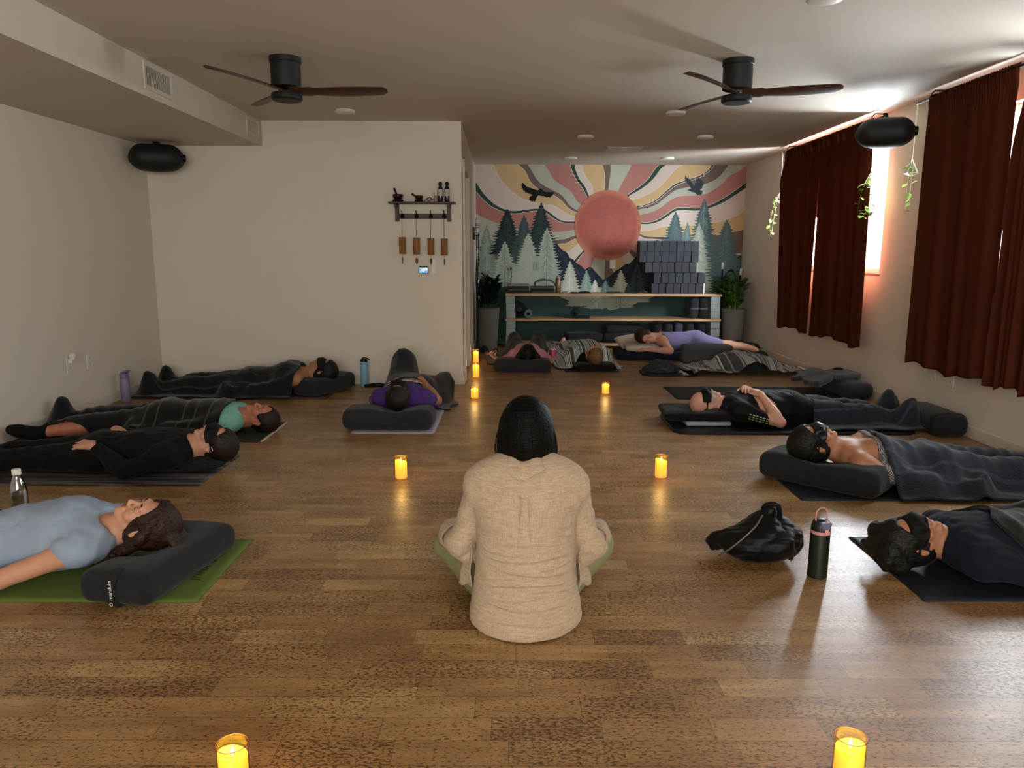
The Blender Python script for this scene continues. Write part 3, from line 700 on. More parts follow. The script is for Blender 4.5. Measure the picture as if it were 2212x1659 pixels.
# ---------------------------------------------------------------- ceiling fans, discs of light, vents
M_blade, _nt, _b = node_mat('walnut_blade')
_n = N(_nt, 'ShaderNodeTexNoise', Scale=1.0, Detail=4.0, Distortion=.3); _nt.links.new(coords(_nt, (6, 60, 60)), _n.inputs['Vector'])
_nt.links.new(mix(_nt, lin('#1d100a'), lin('#5c3a24'), _n.outputs[0]), _b.inputs['Base Color']); _b.inputs['Roughness'].default_value = .45
def fan(x, y, th, label):
    t = thing('ceiling_fan', label, 'ceiling fan', (x, y, ZC), group='walnut blade ceiling fans')
    bm = bmesh.new(); lathe(bm, [(0, 0), (.098, 0), (.098, -.03), (.092, -.034), (.092, -.175), (.08, -.18), (0, -.18)], 48)
    bm_obj('motor_housing', bm, plain('fan_black', '#070707', .6, bmp=.02), t, smooth=True, angle=40)
    bm = bmesh.new(); lathe(bm, [(0, -.215), (.092, -.215), (.095, -.222), (.095, -.248), (.085, -.258), (0, -.262)], 48)
    bm_obj('hub_cap', bm, _mc['fan_black'], t, smooth=True, angle=40)
    for k in range(3):
        bm = bmesh.new(); n = 22; top, bot = [], []
        for i in range(n):
            s = i / (n - 1); rr_ = .03 + .60 * s
            w = .030 + .032 * math.sin(min(1, s * 1.5) * PI / 2) ** 2
            if s > .93: w *= math.sqrt(max(.03, 1 - ((s - .93) / .075) ** 2))
            if s < .2: w = .055 - .10 * (s if s < .12 else .12) * 1 + (.0 if s < .12 else (s-.12)*.1)
            pit = -R(24) * (1 - .55 * s); zc = -.198 + .012 * s; off = .018 * math.sin(s * PI)
            row_t, row_b = [], []
            for j in range(7):
                v = -1 + 2 * j / 6; yy = v * w; h = .008 * (1 - v * v) + .0015
                for rw, sg in ((row_t, 1), (row_b, -1)):
                    rw.append(bm.verts.new((rr_, off + yy * math.cos(pit) , zc + yy * math.sin(pit) + sg * h)))
            top.append(row_t); bot.append(row_b)
        for i in range(n - 1):
            for j in range(6):
                bm.faces.new((top[i][j], top[i+1][j], top[i+1][j+1], top[i][j+1])); bm.faces.new((bot[i][j+1], bot[i+1][j+1], bot[i+1][j], bot[i][j]))
            for j in (0, 6): bm.faces.new((top[i][j], bot[i][j], bot[i+1][j], top[i+1][j]))
        for i in (0, n - 1): bm.faces.new(top[i] + bot[i][::-1])
        bm_obj('blade', bm, M_blade, t, (0, 0, 0), (0, 0, R(th - 120 * k)), smooth=True, angle=50)
fan(-1.415, 4.92, 4, 'black and walnut three blade ceiling fan nearer the duct vents')
fan(1.43, 4.94, -11, 'black and walnut three blade ceiling fan nearer the curtains')
M_lens = plain('white_lens', '#d9d6cc', .35, var=.02, bmp=0); M_ring = plain('white_ring', '#e2dfd7', .4, var=.02, bmp=0)
for x, y, lb in ((-1.417, 6.63, 'round white ceiling light between the left fan and the white wall'), (1.413, 6.66, 'round white ceiling light just behind the right fan'),
                 (.772, 7.99, 'round white ceiling light left of the ceiling vent, nearer the camera'), (2.009, 7.99, 'round white ceiling light right of the ceiling vent, nearer the camera'),
                 (.754, 9.75, 'round white ceiling light beside the painted wall, above the pink ray'), (1.982, 9.73, 'round white ceiling light beside the painted wall, nearer the bird on the right'),
                 (1.475, 3.74, 'round ceiling light cut by the top edge of the photo')):
    t = thing('ceiling_light', lb, 'ceiling light', (x, y, ZC), group='round disc lights on the ceiling')
    bm = bmesh.new(); lathe(bm, [(.078, 0), (.084, -.003), (.085, -.020), (.079, -.026), (.068, -.027), (.068, -.02)], 40); bm_obj('trim_ring', bm, M_ring, t, smooth=True, angle=40)
    bm = bmesh.new(); lathe(bm, [(0, -.022), (.068, -.022), (.068, -.027), (.05, -.030), (0, -.031)], 40); bm_obj('lens', bm, M_lens, t, smooth=True, angle=40)
M_grille = plain('grille_white', '#cfc9bc', .5, var=.03, bmp=0); M_hole = plain('duct_dark', '#3b352c', .9, var=.05, bmp=0)
def vent(label, loc, rot, w, h, n, grp, vertical=True, fr=.028):
    t = thing('air_vent', label, 'air vent', loc, group=grp, rot=rot)       # local: X across, Z up, faces -Y
    bm = bmesh.new()
    for a in ((-w/2, w/2, h/2 - fr, h/2), (-w/2, w/2, -h/2, -h/2 + fr), (-w/2, -w/2 + fr, -h/2 + fr, h/2 - fr), (w/2 - fr, w/2, -h/2 + fr, h/2 - fr)): box(bm, a[0], a[1], -.008, 0, a[2], a[3])
    bm_obj('frame', bm, M_grille, t, bevel=.002)
    bm = bmesh.new(); box(bm, -w/2 + fr, w/2 - fr, -.001, 0, -h/2 + fr, h/2 - fr); bm_obj('backing', bm, M_hole, t)
    bm = bmesh.new()
    for i in range(n):
        if vertical: x = -w/2 + fr + (w - 2*fr) * (i + .5) / n; box(bm, x - .0020, x + .0020, -.0035, -.001, -h/2 + fr, h/2 - fr)
        else: z = -h/2 + fr + (h - 2*fr) * (i + .5) / n; box(bm, -w/2 + fr, w/2 - fr, -.007, -.001, z - .003, z + .003)
    bm_obj('louvres', bm, M_grille, t)
vent('white slotted vent on the duct housing, nearer the camera', (XD, 5.12, 2.37), (0, 0, R(90)), .40, .17, 22, 'vents in the duct housing')
vent('white slotted vent on the duct housing, beside the white wall', (XD, 6.92, 2.37), (0, 0, R(90)), .33, .15, 20, 'vents in the duct housing')
vent('white slotted ceiling vent between four ceiling lights', (1.31, 8.95, ZC), (R(90), 0, 0), .40, .30, 6, 'vent in the ceiling', False, .03)

# ---------------------------------------------------------------- loudspeakers
def speaker(label, loc, rz, tilt, L_=.34, Rr=.098, m=None, arm=None):
    t = thing('wall_speaker', label, 'speaker', loc, group='black egg-shaped loudspeakers', rot=(tilt, 0, rz))
    f = Field((-.26, -.16, -.16), (.26, .16, .16), .006)
    f.cone((-L_/2 + Rr, .0, 0), (L_/2 - Rr, .0, 0), Rr, Rr, .0); f.ell((0, .03, 0), (L_/2 + .01, Rr * .9, Rr), k=.03)
    sd_obj('body', f, m or plain('speaker_black', '#060607', .62, bmp=.04), t)
    bm = bmesh.new(); lathe(bm, [(0, 0), (.035, 0), (.035, .02), (.028, .026), (0, .026)], 24); bm_obj('end_knob', bm, M_black, t, (L_/2 - .005, 0, 0), (0, R(90), 0), smooth=True, angle=40)
    bm = bmesh.new(); tube(bm, [(0, .02, .06), (0, .02, Rr + .03)] + ([(0, arm, Rr + .04)] if arm else []), .012, 10); box(bm, -.03, .03, (arm or .02) - .02, (arm or .02) + .02, Rr + .03, Rr + .045)
    bm_obj('bracket', bm, M_black, t)
    return t
speaker('black loudspeaker hanging under the duct in the corner of the white walls', (-3.16, 6.86, 2.10), R(20), R(-14), .44, .115, arm=.04)
speaker('black loudspeaker hanging on the right wall between the two curtains', (2.87, 5.92, 2.19), R(-22), R(-10), .40, .108, arm=.12)

# ---------------------------------------------------------------- sockets and switches
M_plate = plain('outlet_white', '#d9d7d0', .35, var=.02, bmp=0); M_slot = plain('slot_dark', '#33302b', .6, var=0, bmp=0)
def outlet(label, loc, rz, w=.075, h=.12, kind=1, nm='power_outlet', cat='outlet'):
    t = thing(nm, label, cat, loc, rz, 'wall plates')            # local: X across, faces -Y
    bm = bmesh.new(); box(bm, -w/2, w/2, -.006, 0, -h/2, h/2); bm_obj('cover_plate', bm, M_plate, t, bevel=.002)
    for cx in ([0] if w < .1 else [-.024, .024]):
        if kind == 2:
            bm = bmesh.new(); box(bm, cx - .006, cx + .006, -.012, -.0055, -.012, .012); bm_obj('toggle', bm, M_plate, t); continue
        for cz in (-.024, .024):
            bm = bmesh.new(); box(bm, cx - .015, cx + .015, -.0075, -.0055, cz - .016, cz + .016); so = bm_obj('socket', bm, M_plate, t, bevel=.001)
            for a in ((-.009, -.006, 0, .012), (.006, .009, 0, .010), (-.003, .003, -.012, -.006)):
                bm = bmesh.new(); box(bm, cx + a[0], cx + a[1], -.0081, -.0074, cz + a[2], cz + a[3]); bm_obj('slot', bm, M_slot, so)
    return t
M_pale = plain('outlet_painted', '#8f998d', .6, bmp=0)
def plug(t, x, z, c='#d9d7d0'):
    bm = bmesh.new(); box(bm, x - .016, x + .016, -.035, -.0055, z - .014, z + .014); lathe(bm, [(0, 0), (.02, 0), (.026, .03), (.018, .05), (0, .055)], 20, (x, -.03, z + .01)); bm_obj('plug_in_freshener', bm, plain('clear_plastic', c, .2, var=.02, bmp=0), t)
o = outlet('white double wall outlet with plug-in freshener below the near curtain', (XR, 5.62, .40), R(-90), .12, .12); plug(o, -.03, .03)
outlet('white wall outlet half hidden by the near curtain hem', (XR, 5.36, .37), R(-90))
o = outlet('white outlet with plug-in freshener on the left wall, nearer the camera', (XL, 5.66, .41), R(90)); plug(o, 0, .03)
outlet('plain white outlet on the left wall, nearer the corner', (XL, 5.93, .40), R(90))
outlet('white switch plate in the painted wall just below the red sun', (1.43, YM - .004, 1.12), 0, .08, .12, 2, 'light_switch', 'light switch')
o = outlet('pale outlet with a hanging cord on the pine trees above the folded blankets', (.005, YM - .004, 1.06), 0, .075, .12)
bm = bmesh.new(); box(bm, -.012, .012, -.03, -.005, -.02, .012); tube(bm, catmull([(.0, -.02, -.02), (.01, -.03, -.1), (-.005, -.02, -.2), (.005, -.015, -.3)], 6), .004, 6); bm_obj('cord', bm, M_slot, o)
o2 = outlet('pale outlet on the pine trees right of the one with the cord', (.36, YM - .004, 1.09), 0, .075, .12)
for q_ in (o, o2):
    for c_ in q_.children:
        if c_.name.startswith(('cover', 'socket')): c_.data.materials[0] = M_pale

# ---------------------------------------------------------------- wall shelf with hooks
M_walnut, _nt, _b = node_mat('dark_walnut')
_n = N(_nt, 'ShaderNodeTexNoise', Scale=1.0, Detail=4.0, Distortion=.5); _nt.links.new(coords(_nt, (5, 50, 60)), _n.inputs['Vector'])
_nt.links.new(mix(_nt, lin('#1e110b'), lin('#4a2d1c'), _n.outputs[0]), _b.inputs['Base Color']); _b.inputs['Roughness'].default_value = .5
SX, SY = -.826, YW
t = thing('hook_shelf', 'dark wooden wall shelf with four black hooks on the white wall', 'wall shelf', (SX, SY, 1.72))
bm = bmesh.new(); box(bm, -.31, .31, -.14, 0, 0, .016); bm_obj('shelf_board', bm, M_walnut, t, bevel=.002)
for s in (-1, 1):
    bm = bmesh.new(); x = s * .245; box(bm, x - .019, x + .019, -.02, 0, -.16, 0); box(bm, x - .012, x + .012, -.12, -.02, -.03, 0); bm_obj('side_bracket', bm, M_walnut, t, bevel=.002)
bm = bmesh.new(); box(bm, -.226, .226, -.018, 0, -.135, -.088); bm_obj('hook_rail', bm, M_walnut, t, bevel=.002)
CH = []
for x in (-.195, -.062, .073, .199):
    bm = bmesh.new(); lathe(bm, [(0, 0), (.02, 0), (.02, .004), (0, .006)], 20)
    bmesh.ops.rotate(bm, verts=bm.verts, matrix=Matrix.Rotation(R(90), 3, 'X'))
    tube(bm, catmull([(0, -.004, .01), (0, -.03, -.012), (0, -.04, -.006), (0, -.045, .01)], 5), .004, 8)
    tube(bm, catmull([(0, -.004, .0), (0, -.03, .03), (0, -.045, .045)], 5), .004, 8); lathe(bm, [(0, -.007), (.007, 0), (0, .007)], 10, (0, -.046, .046))
    bm_obj('hook', bm, M_black, t, (x, -.018, -.11), smooth=True); CH.append(x)
M_bamboo = fabric('bamboo_tube', '#8a5f38', 60, 6, .1, .7, .15, 0); M_string = plain('dark_string', '#2a1c12', .8, bmp=0)
for i, x in enumerate(CH):
    zz = (1.274 + 1.40) / 2 - (.004 * i)
    c = thing('wind_chime', ['leftmost', 'second from the left of the', 'third from the left of the', 'rightmost'][i] + (' of the' if i in (0, 3) else '') + ' four cylindrical bamboo chimes under the wall shelf', 'wind chime', (SX + x, SY - .063, zz), group='bamboo chimes on the hook shelf')
    bm = bmesh.new(); lathe(bm, [(.0, .078), (.030, .078), (.031, .074), (.031, -.074), (.030, -.078), (.026, -.078), (.026, .07), (0, .07)], 28); bm_obj('resonator_tube', bm, M_bamboo, c, smooth=True, angle=40)
    bm = bmesh.new(); tube(bm, [(0, 0, .076), (0, 0, 1.60 - zz)], .0022, 6); tube(bm, [(0, 0, .07), (0, 0, -.125)], .0012, 6); bm_obj('string', bm, M_string, c)
    bm = bmesh.new(); n = 20; prism(bm, [((.013 - .006 * math.cos(a)) * math.sin(a), -.03 * math.cos(a) - .006) for a in [2*PI*k/n for k in range(n)]], -.002, .002, ax='y')
    bm_obj('wind_paddle', bm, plain('chime_wood', '#6e4320', .6), c, (0, 0, -.135), (0, 0, R([88, 20, 62, 76][i])))
M_bronze = plain('bowl_bronze', '#33261c', .32, .8, var=.3, sc_=60); M_ringc = fabric('cushion_ring', '#1a1416', 300, 12, .2)
def bowl(label, x, r_, z, sa, grp='singing bowls on the wall shelf'):
    c = thing('singing_bowl', label, 'singing bowl', (SX + x, SY - .075, z), group=grp)
    k = r_ / .045; bm = bmesh.new()
    lathe(bm, [(0, .003*k), (.024*k, .003*k), (.040*k, .018*k), (.046*k, .036*k), (.043*k, .048*k), (.040*k, .048*k), (.042*k, .036*k), (.034*k, .02*k), (.02*k, .008*k), (0, .008*k)], 36); bm_obj('bowl', bm, M_bronze, c, (0, 0, .018), smooth=True)
    bm = bmesh.new(); lathe(bm, [(.012, .004), (.03*k, 0), (.044*k, .004), (.048*k, .013), (.040*k, .022), (.02*k, .024), (.012, .012)], 30); bm_obj('ring_cushion', bm, M_ringc, c, smooth=True)
    bm = bmesh.new(); a = R(sa); tube(bm, [(0, 0, .035), (-.09 * math.sin(a) * k, -.01, .035 + .09 * math.cos(a) * k)], [.008, .010], 12); bm_obj('striker', bm, plain('striker_wood', '#1e1512', .5), c, smooth=True)
bowl('larger dark singing bowl with upright striker at the left end of the wall shelf', -.225, .048, 1.736, 20)
bowl('smaller bronze singing bowl with leaning striker in the middle of the wall shelf', -.03, .038, 1.736, 60)
bm = bmesh.new(); tube(bm, catmull([(.01, -.06, .004), (.04, -.05, .03), (.07, -.06, .045), (.09, -.08, .02), (.06, -.09, .01), (.04, -.06, .035), (.09, -.05, .025), (.14, -.07, .003)], 8), .003, 6)
tag(bm_obj('cord_loop', bm, M_string, None, (SX, SY, 1.736), smooth=True), 'thin dark looped cord lying on the wall shelf beside the bronze bowl', 'cord')
M_cobalt = plain('cobalt_glass', '#15133a', .12, var=.05, bmp=0, coat=.5); M_label = plain('bottle_label', '#b9b1ab', .6, var=.12, sc_=120, bmp=0)
for x, lb in ((.170, 'dark blue bottle with pale label on the wall shelf, left of the tall pair'), (.232, 'dark blue bottle with pale label at the right end of the wall shelf')):
    c = thing('spray_bottle', lb, 'bottle', (SX + x, SY - .07, 1.736), group='dark blue bottles on the wall shelf')
    bm = bmesh.new(); lathe(bm, [(0, 0), (.0225, 0), (.024, .004), (.024, .118), (.020, .135), (.010, .146), (.010, .152), (0, .152)], 28); bm_obj('bottle_body', bm, M_cobalt, c, smooth=True, angle=50)
    bm = bmesh.new(); lathe(bm, [(.0246, .055), (.0247, .056), (.0247, .116), (.0246, .117)], 28); bm_obj('paper_label', bm, M_label, c, smooth=True)
    bm = bmesh.new(); n = 12; lathe(bm, [(0, .148), (.012, .149), (.018, .158), (.019, .166), (.016, .178), (.008, .184), (0, .185)], 24); bm_obj('round_cap', bm, plain('cap_black', '#0a0a0c', .35, bmp=0), c, smooth=True)
c = thing('small_vial', 'small clear vial with white cap beside the dark blue bottles', 'bottle', (SX + .128, SY - .075, 1.736))
bm = bmesh.new(); lathe(bm, [(0, 0), (.015, 0), (.016, .003), (.016, .05), (.008, .06), (.008, .064), (0, .064)], 20); bm_obj('vial_body', bm, plain('frosted_plastic', '#9a948c', .3, bmp=0), c, smooth=True)
bm = bmesh.new(); lathe(bm, [(0, .06), (.009, .06), (.009, .098), (0, .10)], 16); bm_obj('vial_cap', bm, plain('cap_white', '#e6e4df', .4, bmp=0), c, smooth=True, angle=40)
c = thing('thermostat', 'small black framed thermostat with lit blue display on the white wall', 'thermostat', (-.832, YW, 1.105))
bm = bmesh.new(); box(bm, -.047, .047, -.022, 0, -.036, .036); bm_obj('case', bm, plain('thermostat_black', '#0a0b0c', .3, bmp=0), c, bevel=.006)
m_, nt_, b_ = node_mat('thermostat_screen'); co_ = coords(nt_); b_.inputs['Base Color'].default_value = (0, 0, 0, 1)
n_ = N(nt_, 'ShaderNodeTexNoise', Scale=32, Detail=1.0); nt_.links.new(co_, n_.inputs['Vector']); rp_ = ramp(nt_, [(.4, lin('#5fa3cc')), (.55, lin('#cfe4ee')), (.7, lin('#f4f8fa'))]); nt_.links.new(n_.outputs[0], rp_.inputs[0])
nt_.links.new(rp_.outputs[0], b_.inputs['Emission Color']); b_.inputs['Emission Strength'].default_value = .5
bm = bmesh.new(); box(bm, -.039, .039, -.0235, -.022, -.026, .026); d_ = bm_obj('display', bm, m_, c)
bm = bmesh.new(); lathe(bm, [(.011, 0), (.013, 0), (.013, .0006), (.011, .0006)], 24); bm_obj('dial_icon', bm, emit('icon_white', '#ffffff', .55), d_, (0, -.0236, 0), (R(90), 0, 0))
c = outlet('tall pale dimmer plate on the white wall beside the thermostat', (-.735, YW, 1.145), 0, .038, .135, 2, 'light_switch', 'light switch')

# ---------------------------------------------------------------- figures: skeleton -> smooth solid body; clothes, hair and masks over it
V3 = lambda *a: np.array(a, float)
def unit(v): v = np.array(v, float); return v / np.linalg.norm(v)
def frame(front, up):
    """rows: left, front, up of a head or a trunk"""
    f = unit(front); u = unit(np.array(up, float) - f * np.dot(up, f)); return np.array([np.cross(u, f), f, u])

def supine(s=1.0, lift=0.0, arms=('side', 'side'), spread=.0, head_turn=0, knee=None, fat=1.0, chin=0):
    """lying on the back, head towards +X, face up (+Z); left arm is on -Y. arms = (left, right)"""
    J = dict(s=s, fat=fat)
    J['pelvis'] = V3(0, 0, .11); J['waist'] = V3(.17, 0, .108 + .05*lift); J['chest'] = V3(.35, 0, .115 + .25*lift); J['neckb'] = V3(.50, 0, .105 + .62*lift)
    J['head'] = V3(.665, 0, .105 + lift)
    J['trunk'] = frame((-.25*lift, 0, 1), (1, 0, .9*lift)); J['hip'] = frame((0, 0, 1), (1, 0, 0))
    a = R(head_turn); J['hf'] = frame((-.35*lift + chin, math.sin(a), math.cos(a)), (1, 0, .3*lift))
    for sd, nm, ar in ((-1, 'L', arms[0]), (1, 'R', arms[1])):
        J['sh'+nm] = V3(.46, sd*.165, .10 + .45*lift)
        if ar == 'belly':
            J['el'+nm] = V3(.20, sd*.255, .085); J['wr'+nm] = V3(.075, sd*.105, .215*1)
            J['hd'+nm] = (V3(.0, -sd*1.0, .08), V3(0, -.05*sd, -1), .35)
        elif ar == 'side':
            J['el'+nm] = V3(.20, sd*.235, .06); J['wr'+nm] = V3(-.03, sd*.235, .045)
            J['hd'+nm] = (V3(-1, sd*.02, .1), V3(0, 0, 1), .5)
        else: J['el'+nm], J['wr'+nm], J['hd'+nm] = ar
        J['hp'+nm] = V3(-.03, sd*.085, .105)
        J['kn'+nm] = V3(-.44, sd*(.10 + spread*.5), .085); J['an'+nm] = V3(-.83, sd*(.12 + spread), .055); J['to'+nm] = V3(-.875, sd*(.18 + spread*1.2), .175)
    if knee:
        for nm, (k, an, to) in knee.items(): J['kn'+nm], J['an'+nm], J['to'+nm] = k, an, to
    for k, v in J.items():
        if isinstance(v, np.ndarray) and v.shape == (3,): J[k] = v * s
        elif k[:2] in ('el', 'wr') : pass
    return J

def head_prims(c, M, s=1.0, female=False):
    g = lambda a, b, u: c + s * (a * M[0] + b * M[1] + u * M[2])
    P = []; C = lambda a, b, ra, rb, k=.012, op='+': P.append(('c', 'head', g(*a), g(*b), ra*s, rb*s, k*s, op))
    E = lambda a, r, k=.012, op='+': P.append(('e', 'head', g(*a), V3(*r)*s, M, k*s, op))
    j = .92 if female else 1
    E((0, -.012, .032), (.074, .096, .086), .0); E((0, .030, -.028), (.058*j, .058, .078), .02)
    C((.046*j, .0, -.050), (.012, .062, -.090), .020, .016, .02); C((-.046*j, .0, -.050), (-.012, .062, -.090), .020, .016, .02)
    E((0, .074, -.094), (.020*j, .016, .016), .014)
    C((-.030, .080, .020), (.030, .080, .020), .013, .013, .014)                       # brow
    for q in (-1, 1):
        E((q*.031, .100, -.001), (.017, .013, .012), .010, '-'); E((q*.031, .077, -.001), (.015, .0125, .0105), .004)       # socket, closed lid
        E((q*.038, .062, -.036), (.024, .022, .020), .02)                               # cheek
        E((q*.0110, .097, -.040), (.0080, .010, .0070), .006)                           # nostril wing
        E((q*.078, -.008, -.008), (.008, .019, .031), .006); E((q*.086, .000, -.006), (.006, .009, .018), .004, '-')       # ear
        E((q*.079, -.006, -.034), (.006, .009, .010), .005)
    C((0, .086, .008), (0, .106, -.032), .0070, .0088, .009); E((0, .104, -.036), (.0095, .010, .0085), .006)
    C((-.017, .086, -.0585), (.017, .086, -.0585), .0065, .0065, .008); C((-.014, .085, -.069), (.014, .085, -.069), .0075, .0075, .008)
    C((-.019, .0955, -.0637), (.019, .0955, -.0637), .0018, .0018, .003, '-')
    return P

def hand_prims(w, d, n, side, curl=.35, s=1.0, part='hand', splay=.10):
    d = unit(d); n = unit(np.array(n) - d * np.dot(n, d)); t = np.cross(d, n) * (1 if side == 'R' else -1)
    P = []; C = lambda a, b, ra, rb, k: P.append(('c', part, a, b, ra*s, rb*s, k*s, '+'))
    K = [.029, .010, -.010, -.028]; Lf = [.070, .078, .073, .057]; Kd = [.088, .092, .088, .078]
    for i in range(4):
        kn = w + s * (d * Kd[i] + t * K[i]); C(w + s * (d * .008 + t * K[i] * .55), kn, .0155, .0120, .014)
        dd = unit(d + t * splay * (K[i] / .03)); a = 0; p = kn; m = math.cos; q = math.sin
        for k_, (fr, ra, rb) in enumerate(((.46, .0100, .0088), (.30, .0088, .0080), (.24, .0080, .0066))):
            a += curl * (.8 + .12 * i) * (1.0 if k_ == 0 else 1.15); v = dd * math.cos(a) + n * math.sin(a); e = p + s * v * Lf[i] * fr
            C(p, e, ra, rb, .004 if k_ else .006); p = e
    b = w + s * (d * .022 + t * .022 + n * .006); m1 = b + s * unit(d * .75 + t * .75 + n * .25) * .040; m2 = m1 + s * unit(d * .95 + t * .38 + n * .3) * .032; m3 = m2 + s * unit(d + t * .12 + n * .35) * .024
    C(b, m1, .0155, .0125, .012); C(m1, m2, .0115, .0098, .004); C(m2, m3, .0096, .0075, .003)
    return P

def body_prims(J, female=False, hands='LR', feet='LR'):
    s = J['s']; ft = J['fat']; P = []; C = lambda p, a, b, ra, rb, k=.03: P.append(('c', p, a, b, ra*s, rb*s, k*s, '+'))
    E = lambda p, c, r, M, k=.05: P.append(('e', p, c, V3(*r)*s, M, k*s, '+'))
    T, Hh = J['trunk'], J['hip']; w = .95 if female else 1.0
    E('torso', J['pelvis'], (.162 * (1.04 if female else 1), .102*ft, .115), Hh, .0)
    E('torso', J['waist'], (.142*w*ft, .098*ft, .15), (T + Hh) / 2, .07); E('torso', J['chest'], (.162*w, .108, .165), T, .07)
    C('torso', J['shL'], J['shR'], .062*w, .062*w, .06); C('torso', J['shL'] * .45 + J['neckb'] * .55, J['shR'] * .45 + J['neckb'] * .55, .055, .055, .05)
    if female:
        for q in (-1, 1): E('torso', J['chest'] + s * (T[0]*q*.075 + T[1]*.065 - T[2]*.0), (.062, .058, .062), T, .05)
    hc, M = J['head'], J['hf']
    C('neck', J['neckb'] - .01 * T[1], hc + s * (-.028 * M[1] - .045 * M[2]), .062*w, .053*w, .04); C('neck', J['neckb'] + .01*T[1], hc + s * (.012 * M[1] - .075 * M[2]), .05*w, .038*w, .03)
    for n in 'LR':
        C('arm'+n, J['sh'+n], J['el'+n], .050*w, .040*w, .035); C('arm'+n, J['el'+n], J['wr'+n], .040*w, .0265*w, .012)
        C('arm'+n, J['el'+n] * .75 + J['wr'+n] * .25, J['el'+n] * .6 + J['wr'+n] * .4, .041*w, .038*w, .02)
        C('leg'+n, J['hp'+n], J['kn'+n], .088, .056, .05); C('leg'+n, J['kn'+n], J['an'+n], .054, .036, .015)
        C('leg'+n, J['kn'+n] * .78 + J['an'+n] * .22, J['kn'+n] * .55 + J['an'+n] * .45, .054, .048, .03)
        a, t = J['an'+n], J['to'+n]; v = unit(t - a); C('foot'+n, a, t, .034, .026, .02); C('foot'+n, a + s*V3(0, 0, -.012), t - v*.05*s, .03, .034, .03)
        if n in hands: P += hand_prims(J['wr'+n] + 0*V3(0, 0, 0), J['hd'+n][0], J['hd'+n][1], n, J['hd'+n][2], s, 'hand'+n)
    P += head_prims(hc, M, s, female)
    # the head is laid down before the neck so that the neck blends into it
    return [p for p in P if p[1] == 'head'] + [p for p in P if p[1] != 'head']

def add_prims(f, P, parts=None, inf=0, kmul=1):
    for p in P:
        if parts and not any(p[1].startswith(q) for q in parts): continue
        if p[0] == 'c': f.cone(p[2], p[3], p[4], p[5], p[6]*kmul, p[7], inf if p[7] == '+' else 0)
        else: f.ell(p[2], p[3], p[4], p[5]*kmul, p[6], inf if p[6] == '+' else 0)

def bounds(P, parts=None, m=.04):
    lo, hi = V3(9, 9, 9), V3(-9, -9, -9)
    for p in P:
        if parts and not any(p[1].startswith(q) for q in parts): continue
        if p[0] == 'c': a = np.minimum(p[2], p[3]) - max(p[4], p[5]); b = np.maximum(p[2], p[3]) + max(p[4], p[5])
        else: a = p[2] - max(p[3]); b = p[2] + max(p[3])
        lo = np.minimum(lo, a); hi = np.maximum(hi, b)
    return lo - m, hi + m

def mk_body(name, P, m, root, h=.008, hf=.004, fine=('head', 'hand'), mats=None, floor=.002):
    lo, hi = bounds(P, m=.03); fn = []
    for q in fine:
        for e in (('L', 'R') if q == 'hand' else ('',)):
            if not any(p[1] == q + e for p in P): continue
            a, b = bounds(P, (q + e,), .006); fn += [(0, a[0], b[0]), (1, a[1], b[1]), (2, a[2], b[2])]
    f = Field(lo, hi, h, fn, hf); add_prims(f, P)
    return sd_obj(name, f, m, root)

def mk_cloth(name, P, parts, inf, m, root, h=.007, cuts=(), wr=.004, ws=26, seed=1, st=(1, 1, 1), subs=(), box_=None, kmul=1.3, label=None, extra=None):
    lo, hi = bounds(P, parts, .035 + inf)
    if box_: lo = np.maximum(lo, box_[0]); hi = np.minimum(hi, box_[1])
    f = Field(lo, hi, h); add_prims(f, P, parts, inf, kmul)
    if extra: extra(f)
    if wr:
        x, y, z = f.g((slice(None),) * 3); X_, Y_, Z_ = x*st[0], y*st[1], z*st[2]
        n1 = nz((X_, Y_, Z_), ws, seed); n2 = nz((X_*1.3, Y_, Z_), ws * 2.3, seed + 5)
        f.F = (f.F + wr * (1 - 2 * np.abs(n1)) * .8 + wr * .35 * n2 - wr * .2).astype(np.float32)
    for p, n in cuts: f.cut(p, n)
    for c, r_ in subs: f.ell(c, (r_,)*3 if np.isscalar(r_) else r_, None, .004, '-')
    return sd_obj(name, f, m, root, label=label)

